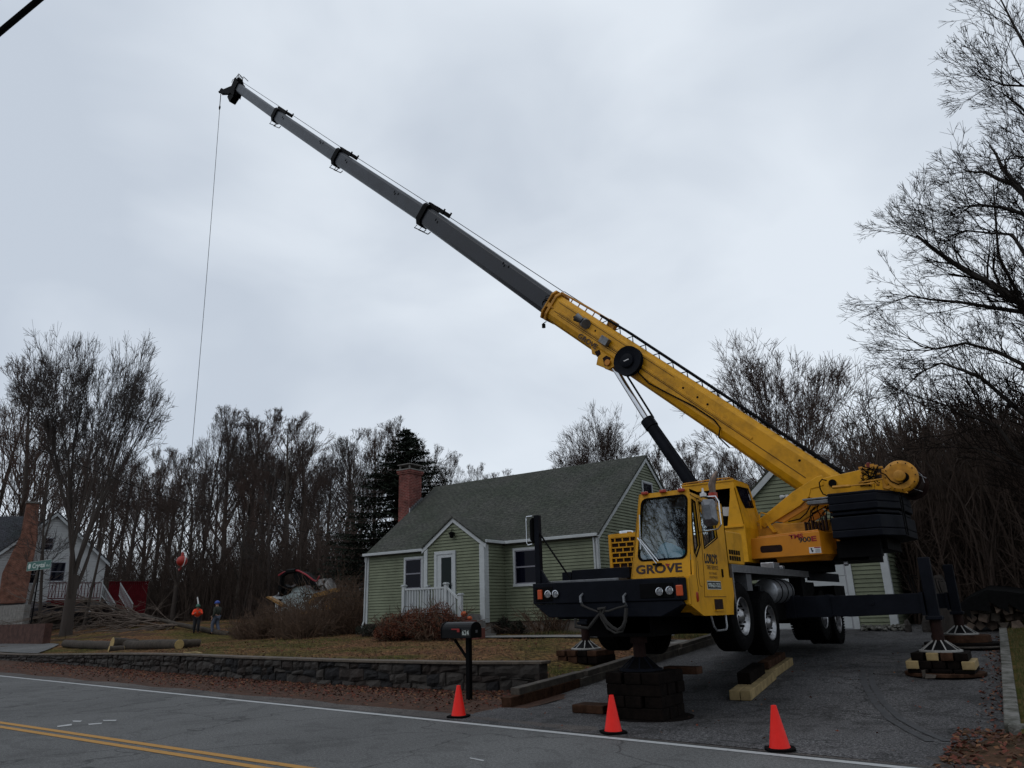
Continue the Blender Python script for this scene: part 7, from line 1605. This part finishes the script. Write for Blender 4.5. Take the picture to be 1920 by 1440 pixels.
w = MB(); rake(w, (xl_-.3, -.28, zw_-sl2*.3), (hw_, -.28, ap_.z), (0, 1, 0), .25, .04, 0); rake(w, (hw_+.001, -.28, ap_.z), (xr_+.3, -.28, zw_-sl2*.3), (0, 1, 0), .25, .04, 0); w.build_split('rake_board', M['white'], wh)
w = MB(); w.prism([G(x, y, -.7) for x, y in ((-4, 1132), (48, 1130), (70, 1010), (74, 945), (50, 943), (40, 1000), (4, 1075))], (0, .9, 0)); o = w.build('chimney', M['brick_br'], wh); uvbox(o)
a_, b_ = G(48, 943, -.7), G(76, 943, -.7); w = MB(); w.box(a_.x, b_.x, -.8, .3, a_.z, a_.z+.12); w.build('chimney_cap', M['conc'], o)
for x, y, ww_, hh_ in ((62, 1077, .95, 1.5), (108, 1072, 1.15, 1.6), (88, 1020, 1.0, 1.1)): q = G(x, y); window(wh, (q.x, -.03, q.z), ww_, hh_, frame=.09)
w = MB(); e0, e1 = G(30, 1058, .5), G(-90, 1062, .5); w.prism([e1+Vector((-5, 0, 0)), e0, G(44, 968, 4.2), G(-90, 972, 4.2)+Vector((-5, 0, 0))], (0, 0, -.15)); o = w.build('wing_roof', M['shingle_dk'], wh); uvbox(o)
w = MB(); clapboard(w, [(e1.x-5, zb_), (e0.x, zb_), (e0.x, e0.z-.2), (e1.x-5, e1.z-.2)], (0, .8, 0), (1, 0, 0), (0, -1, 0), ex=.19); w.build('clapboard_wall', M['wsiding'], wh)
M['deckred'] = mat('deck_red_stain', (.10, .006, .010), .8, var=.25, scale=4, spec=.15)
dk = WF.place(thing('red_deck', (0, 0, 0), 'dark red stained deck with lattice rail attached to the white house', 'deck', keep=False))
a_, b_, c_, t_ = G(90, 1118, -2), G(186, 1124, -2), G(274, 1130, -1.6), G(274, 1092, -1.6)
w = MB(); w.box(a_.x, b_.x, -2, 0, b_.z-.35, b_.z); w.build('deck_platform', M['deckred'], dk)
w = MB(); n_ = 20
for k in range(n_): x = b_.x+.6+(c_.x-b_.x-.6)*k/n_; w.box(x, x+(c_.x-b_.x-.6)/n_-.02, -1.6, -1.55, c_.z-.9, t_.z)
w.box(b_.x+.6, c_.x, -1.54, -1.4, c_.z-.9, t_.z-.2); w.box(b_.x+.55, c_.x+.05, -1.68, -1.4, t_.z, t_.z+.07); w.build('board_screen', M['deckred'], dk)
w = MB(); zt_ = G(140, 1092, -2).z; zb2 = b_.z+.1; n_ = 16
w.box(a_.x, b_.x, -2, -1.95, zt_-.06, zt_); w.box(a_.x, b_.x, -2, -1.95, zb2, zb2+.06); dx = (b_.x-a_.x)/n_
for k in range(n_+1):
    x = a_.x+dx*k; w.box(x-.02, x+.02, -2, -1.96, zb2, zt_)
    if k < n_: u_ = dx if k % 4 < 2 else 0; w.prism([(x, -1.99, zb2+.1), (x+.04, -1.99, zb2+.1), (x+u_+.02, -1.99, zt_-.1), (x+u_-.02, -1.99, zt_-.1)], (0, .02, 0))
w.build('lattice_rail', M['deckred'], dk)
for i, Q in enumerate((((193, 1093), (217, 1131), (214, 1148), (190, 1117)), ((226, 1092), (250, 1131), (244, 1152), (223, 1117)))):
    st_ = WF.place(thing('stair_rail', (0, 0, 0), ('left', 'right')[i]+' white sloping stair rail in front of the red deck', 'stair rail', 'white stair rails of the deck', keep=False)); P = [G(x, y, -7.5-i*.1) for x, y in Q]
    w = MB(); u = Vector((0, 0, .13)); w.prism([P[0], P[1], P[1]-u, P[0]-u], (0, .1, 0)); w.build('handrail', M['white'], st_); w = MB(); w.prism([P[3]+u*.6, P[2]+u*.6, P[2], P[3]], (0, .08, 0)); w.build('handrail', M['white'], st_)
    for k in range(12): a2, b2 = P[0].lerp(P[1], (k+.3)/12), P[3].lerp(P[2], (k+.3)/12); w = MB(); w.box(a2.x-.014, a2.x+.014, a2.y+.02, a2.y+.05, b2.z, a2.z-.05); w.build('baluster', M['white'], st_)
# concrete wall, brick garden wall and bins beyond the side street
w = MB(); sc_ = depth_s(20, 50); a_, b_ = FP(-80, 1130, sc_), FP(47, 1133, sc_); w.box(a_.x, b_.x, sc_, sc_+.4, FP(20, 1170, sc_).z-1, b_.z); o = w.build('concrete_wall', M['conc'], None, org=(b_.x, sc_, b_.z-1)); tag(o, 'grey concrete retaining wall below the brown chimney', 'wall')
w = MB(); sb = depth_s(40, 42); a_, b_ = FP(-80, 1172, sb), FP(85, 1169, sb); zq = lawn_z(b_.x, sb); w.box(a_.x, b_.x, sb, sb+.4, zq-.3, b_.z); o = w.build('brick_wall', M['brick_br'], None, org=(b_.x, sb, zq)); uvbox(o); o.data.materials[0] = mat('dirty_brick_bank', (.085, .038, .028), .95, var=.5, scale=3, bump=.8, bscale=14); tag(o, 'low red brown brick wall beside the side street', 'wall')
# parked cars half hidden by branches
def car(px0, px1, pyb, s, label, col, rz=0, H=1.45):
    a_, b_ = FP(px0, pyb, s), FP(px1, pyb, s); L_ = (b_-a_).length; L_ = 4.5; c = (a_+b_)/2; root = thing('parked_car', (c.x, s, a_.z), label, 'car', 'cars parked below the red deck', keep=False)
    mt = mat('car_paint', col, .35, spec=.25); ww = 1.75
    prof = [(-2.25, .35), (-2.25, .75), (-2.05, .92), (-1.35, .98), (-.75, 1.38), (-.2, H), (.9, H-.02), (1.6, 1.08), (2.15, .98), (2.25, .7), (2.25, .35)]
    w = MB(); w.prism([(x, -ww/2, z) for x, z in prof], (0, ww, 0)); bd = w.build('body', mt, root, bevel=.06, seg=3, org=(0, 0, 0))
    w = MB()
    for y in (-ww/2-.004, ww/2-.002): w.prism([(x, y, z) for x, z in ((-1.2, .98), (-.72, 1.32), (-.2, H-.08), (.85, H-.09), (1.4, 1.08), (1.3, .98))], (0, .006, 0))
    w.build('side_window', M['glassd'], bd, org=(0, 0, 0))
    for x in (-1.4, 1.4):
        for y in (-ww/2+.05, ww/2-.05):
            w = MB(); w.lathe([(.20, -.1), (.33, -.1), (.33, .1), (.20, .1)], (x, y, .33), (0, 1, 0), 20); t_ = w.build('wheel', M['blackrub'], root, org=(0, 0, 0)); w = MB(); sg = -1 if y < 0 else 1; w.lathe([(.21, .08), (.16, .09), (.03, .11), (0, .11)], (x, y, .33), (0, sg, 0), 10); w.build('rim', M['chrome'], t_, org=(0, 0, 0))
    for y in (-.6, .6): w = MB(); w.box(2.2, 2.27, y-.16, y+.16, .68, .84); w.build('headlight', M['chrome'], root, org=(0, 0, 0)); w = MB(); w.box(-2.27, -2.2, y-.16, y+.16, .7, .9); w.build('tail_light', M['redlens'], root, org=(0, 0, 0))
    root.rotation_euler = (0, 0, rz); root.location.z = a_.z
    return root
car(62, 118, 1167, depth_s(90, 55), 'grey car half hidden by felled branches left of the maple trunk', (.045, .045, .055), -1.35); car(145, 215, 1167, depth_s(178, 55), 'black car parked right of the maple trunk below the white stair rails', (.004, .004, .006), -.95)
# small white cottage behind the shrubs
SC_ = 24.5
def FC(x, y): return FP(x, y, SC_)
ct = thing('white_cottage', FC(540, 1140), 'small white cottage with grey roof seen behind the bare shrubs', 'cottage')
x0, x1, xa = FC(528, 1140).x, FC(603, 1140).x, FC(566, 1100).x; zb_, ze, za = FC(560, 1150).z, FC(560, 1112).z, FC(566, 1095).z
xx0 = FC(487, 1120).x
w = MB(); clapboard(w, [(x0, zb_), (x1, zb_), (x1, ze), (xa, za), (x0, ze)], (0, SC_, 0), (1, 0, 0), (0, -1, 0), ex=.2); w.build('clapboard_wall', mat('cottage_siding', (.42, .49, .49), .6), ct)
w = MB(); w.box(xx0, x0, SC_+1.5, SC_+7, zb_-.5, ze-.1); w.box(x0+.1, x1-.1, SC_+.05, SC_+7, zb_-1, ze-.1); w.build('cottage_wall', mat('cottage_cream', (.36, .34, .27), .7), ct)
w = MB(); w.prism([(xx0-.3, SC_+1.2, ze-.1), (xa, SC_+1.2, ze-.1), (xa, SC_+4.5, za+.5), (x0-.8, SC_+4.5, za+.5)], (0, 0, -.12)); w.prism([(x0-.3, SC_-.3, ze-.05), (xa, SC_-.3, za+.15), (xa, SC_+7, za+.15), (x0-.3, SC_+7, ze-.05)], (0, 0, -.12)); w.prism([(xa, SC_-.3, za+.15), (x1+.3, SC_-.3, ze-.05), (x1+.3, SC_+7, ze-.05), (xa, SC_+7, za+.15)], (0, 0, -.12)); o = w.build('roof', mat('cottage_roof', (.12, .11, .115), .8, var=.2, scale=3), ct)
w = MB(); w.box(xx0-.3, x0, SC_+1.1, SC_+1.2, ze-.3, ze-.08); w.box(xx0, xx0+.15, SC_+1.4, SC_+1.5, zb_, ze-.2); w.build('fascia', M['white'], ct)
window(ct, (FC(497, 1130).x, SC_+1.45, FC(497, 1128).z), .9, 1.3); window(ct, (FC(524, 1124).x-.1, SC_+1.45, FC(525, 1125).z), .9, 1.3)
# log loader with folded arms
SL = 19.
def FG(x, y, ds=0): return FP(x, y, SL+ds)
ldr = thing('log_loader', FG(590, 1175), 'log loader with black grapple, red hoses, yellow and white arms behind the shrubs', 'loader')
w = MB(); w.tube([FG(*p) for p in ((528, 1098), (530, 1080), (540, 1072), (555, 1070))], .14, 6); w.prism([FG(*p) for p in ((551, 1070), (568, 1073), (585, 1088), (598, 1104), (592, 1108), (580, 1096), (576, 1098), (571, 1092), (565, 1093), (556, 1099), (551, 1090))], (0, .5, 0)); w.prism([FG(*p) for p in ((521, 1098), (534, 1096), (541, 1101), (538, 1112), (530, 1116), (536, 1104), (528, 1103), (524, 1118))], (0, .3, 0)); w.build('grapple_arm', M['black'], ldr)
w = MB(); w.tube([FG(*p) for p in ((522, 1079), (530, 1074), (545, 1069), (560, 1070), (575, 1078), (588, 1088), (594, 1090), (599, 1080))], .05, 5); w.build('hose', mat('hose_red', (.30, .02, .03), .6), ldr)
w = MB()
for q_ in ([(590, 1088), (612, 1084), (607, 1096), (598, 1104)], [(612, 1084), (624, 1104), (616, 1108), (604, 1092)], [(597, 1100), (604, 1096), (610, 1110), (604, 1112)], [(604, 1112), (616, 1108), (624, 1104), (625, 1109), (606, 1116)]): w.prism([FG(*p) for p in q_], (0, .4, 0))
w.build('main_arm', mat('dirty_white', (.34, .33, .32), .7, var=.5, scale=3), ldr)
w = MB(); w.prism([FG(x, y, -.1) for x, y in ((588, 1113), (625, 1103), (640, 1101), (638, 1108), (606, 1117), (592, 1120), (580, 1136), (574, 1134))], (0, .5, 0)); w.prism([FG(x, y, -.1) for x, y in ((498, 1120), (502, 1118), (530, 1134), (528, 1138))], (0, .3, 0)); w.build('yellow_arm', mat('loader_yellow', (.30, .15, .03), .6, var=.4, scale=3), ldr)
w = MB(); w.box(FG(560, 1150).x, FG(632, 1150).x, SL, SL+2.2, FG(600, 1178).z, FG(600, 1145).z); w.box(FG(600, 1150).x, FG(630, 1150).x, SL+.2, SL+2, FG(600, 1145).z, FG(600, 1122).z); w.build('loader_body', M['yellow_dirty'], ldr, bevel=.1)
for x in (572, 620): p = FG(x, 1172, -.2); w = MB(); w.lathe([(.25, -.25), (.5, -.25), (.5, .25), (.25, .25), (0, .2)], p, (0, -1, 0), 20); w.build('wheel', M['blackrub'], ldr)
# firewood under a black tarpaulin at the right edge
SW2 = 13.5
def FW(x, y, ds=0): return FP(x, y, SW2+ds)
tp2 = thing('tarpaulin_shelter', FW(1860, 1195), 'black tarpaulin lean-to sheltering stacked firewood at the right edge', 'tarpaulin')
w = MB()
pa = [(1800, 1132), (1815, 1122), (1850, 1106), (1885, 1109), (1920, 1113), (2000, 1118)]
for (x0, y0_), (x1, y1_) in zip(pa, pa[1:]): a2, b2 = FW(x0, y0_), FW(x1, y1_); w.prism([a2, b2, b2+Vector((0, 2.4, .15)), a2+Vector((0, 2.4, .15))], (0, 0, -.03)); w.prism([a2, b2, Vector((b2.x, b2.y-.1, b2.z-.55)), Vector((a2.x, a2.y-.05, a2.z-.30 if x0 > 1800 else a2.z-.1))], (0, -.02, 0))
w.build('tarpaulin', M['blackrub'], tp2)
w = MB()
for x in (1812, 1930): a2 = FW(x, 1130, .3); w.tube([a2, (a2.x, a2.y, drive_z(SW2)+.05)], .05, 6)
w.build_split('post', M['bark'], tp2)
rr = random.Random(8)
M['fire'] = mat('split_firewood', (.15, .11, .085), .9, var=.6, scale=5, bump=.5, bscale=15)
base_ = drive_z(SW2)+.08; cnt = 0
for row in range(3):
    x = FW(1822+row*6, 1190).x
    while x < FW(1990, 1190).x and cnt < 60:
        r_ = rr.uniform(.10, .16); w = MB(); n_ = rr.choice((3, 4, 5)); a0 = rr.uniform(0, 6)
        w.prism([(r_*math.cos(a0+math.tau*k/n_), 0, r_*math.sin(a0+math.tau*k/n_)) for k in range(n_)], (0, .6, 0)); o = w.build('firewood_log', M['fire'] if rr.random() < .75 else M['timber_gr'], None, bevel=.008, org=(0, 0, 0)); o.location = (x, SW2+.2+rr.uniform(-.2, .2), base_+.1+row*.20); o.rotation_euler = (rr.uniform(-.3, .3), rr.uniform(-.6, .6), rr.uniform(-.35, .35)); tag(o, 'split grey log in the firewood pile under the black tarpaulin', 'firewood', 'split logs piled under the tarpaulin'); x += r_*1.9; cnt += 1
rr = random.Random(12)
w = MB()
for k in range(150):
    q = FP(rr.uniform(1618, 1705), 1186, rr.uniform(14.1, 14.9)); w.m = 0; w.ball((q.x, q.y, drive_z(q.y)+.03+rr.uniform(0, .08)), rr.uniform(.03, .08), 6, (1, 1, .7), .2, k)
o = w.build('rubble', M['granite']); o['kind'] = 'stuff'; tag(o, 'small grey stones heaped at the foot of the garage wall', 'rubble')
for i, (x, y, h) in enumerate(((1742, 1186, .42), (1704, 1184, .3))):
    w = MB(); q = FP(x, y, 13.9); w.ball((0, 0, h*.4), h*.6, 8, (.6, .5, 1.2), .2, i); o = w.build('boulder', M['stone'], None, org=(0, 0, 0)); o.location = (q.x, q.y, drive_z(13.9)); tag(o, ('upright grey stone behind the near outrigger pad', 'brown stone at the garage corner')[i], 'stone')
# overhead lines
w = MB(); a2, b2 = DP(-150, 185, 6.), DP(330, -215, 6.5); w.tube([a2, b2], .026, 8); o = w.build('overhead_cable', M['blackrub'], None, org=a2); tag(o, 'thick black overhead cable crossing the top left corner', 'cable')
w = MB(); pts = [DP(-80, 790, 26), DP(0, 818, 28), DP(120, 860, 31), DP(287, 925, 36), DP(450, 972, 42), DP(633, 1010, 50)]; w.tube(pts, .014, 4); o = w.build('service_wire', M['black'], None, org=pts[0]); tag(o, 'thin sagging service wire in front of the left woods', 'wire')
# trees across the road, behind the camera: seen only mirrored in the windshield
for k, (x, s) in enumerate(((-4, -30), (3, -27), (9, -32), (-12, -34), (15, -38))):
    c = copy_tree((vase, vase2)[k % 2]); c.location = (x, s, -.2); c.scale = (1.0+.1*k,)*3; c.rotation_euler = (0, 0, k*1.3); tag(c, ('bare tree straight across the road from the crane', 'bare tree across the road opposite the driveway mouth', 'largest pair tree across the road opposite the side lawn', 'bare tree across the road opposite the mailbox', 'farthest right bare tree across the road')[k], 'tree', 'bare trees across the road')
for o in list(bpy.data.objects):
    if o.name.startswith('folded_vest') or o.name.startswith('yellow_helmet'): o.name = 'folded_vest'
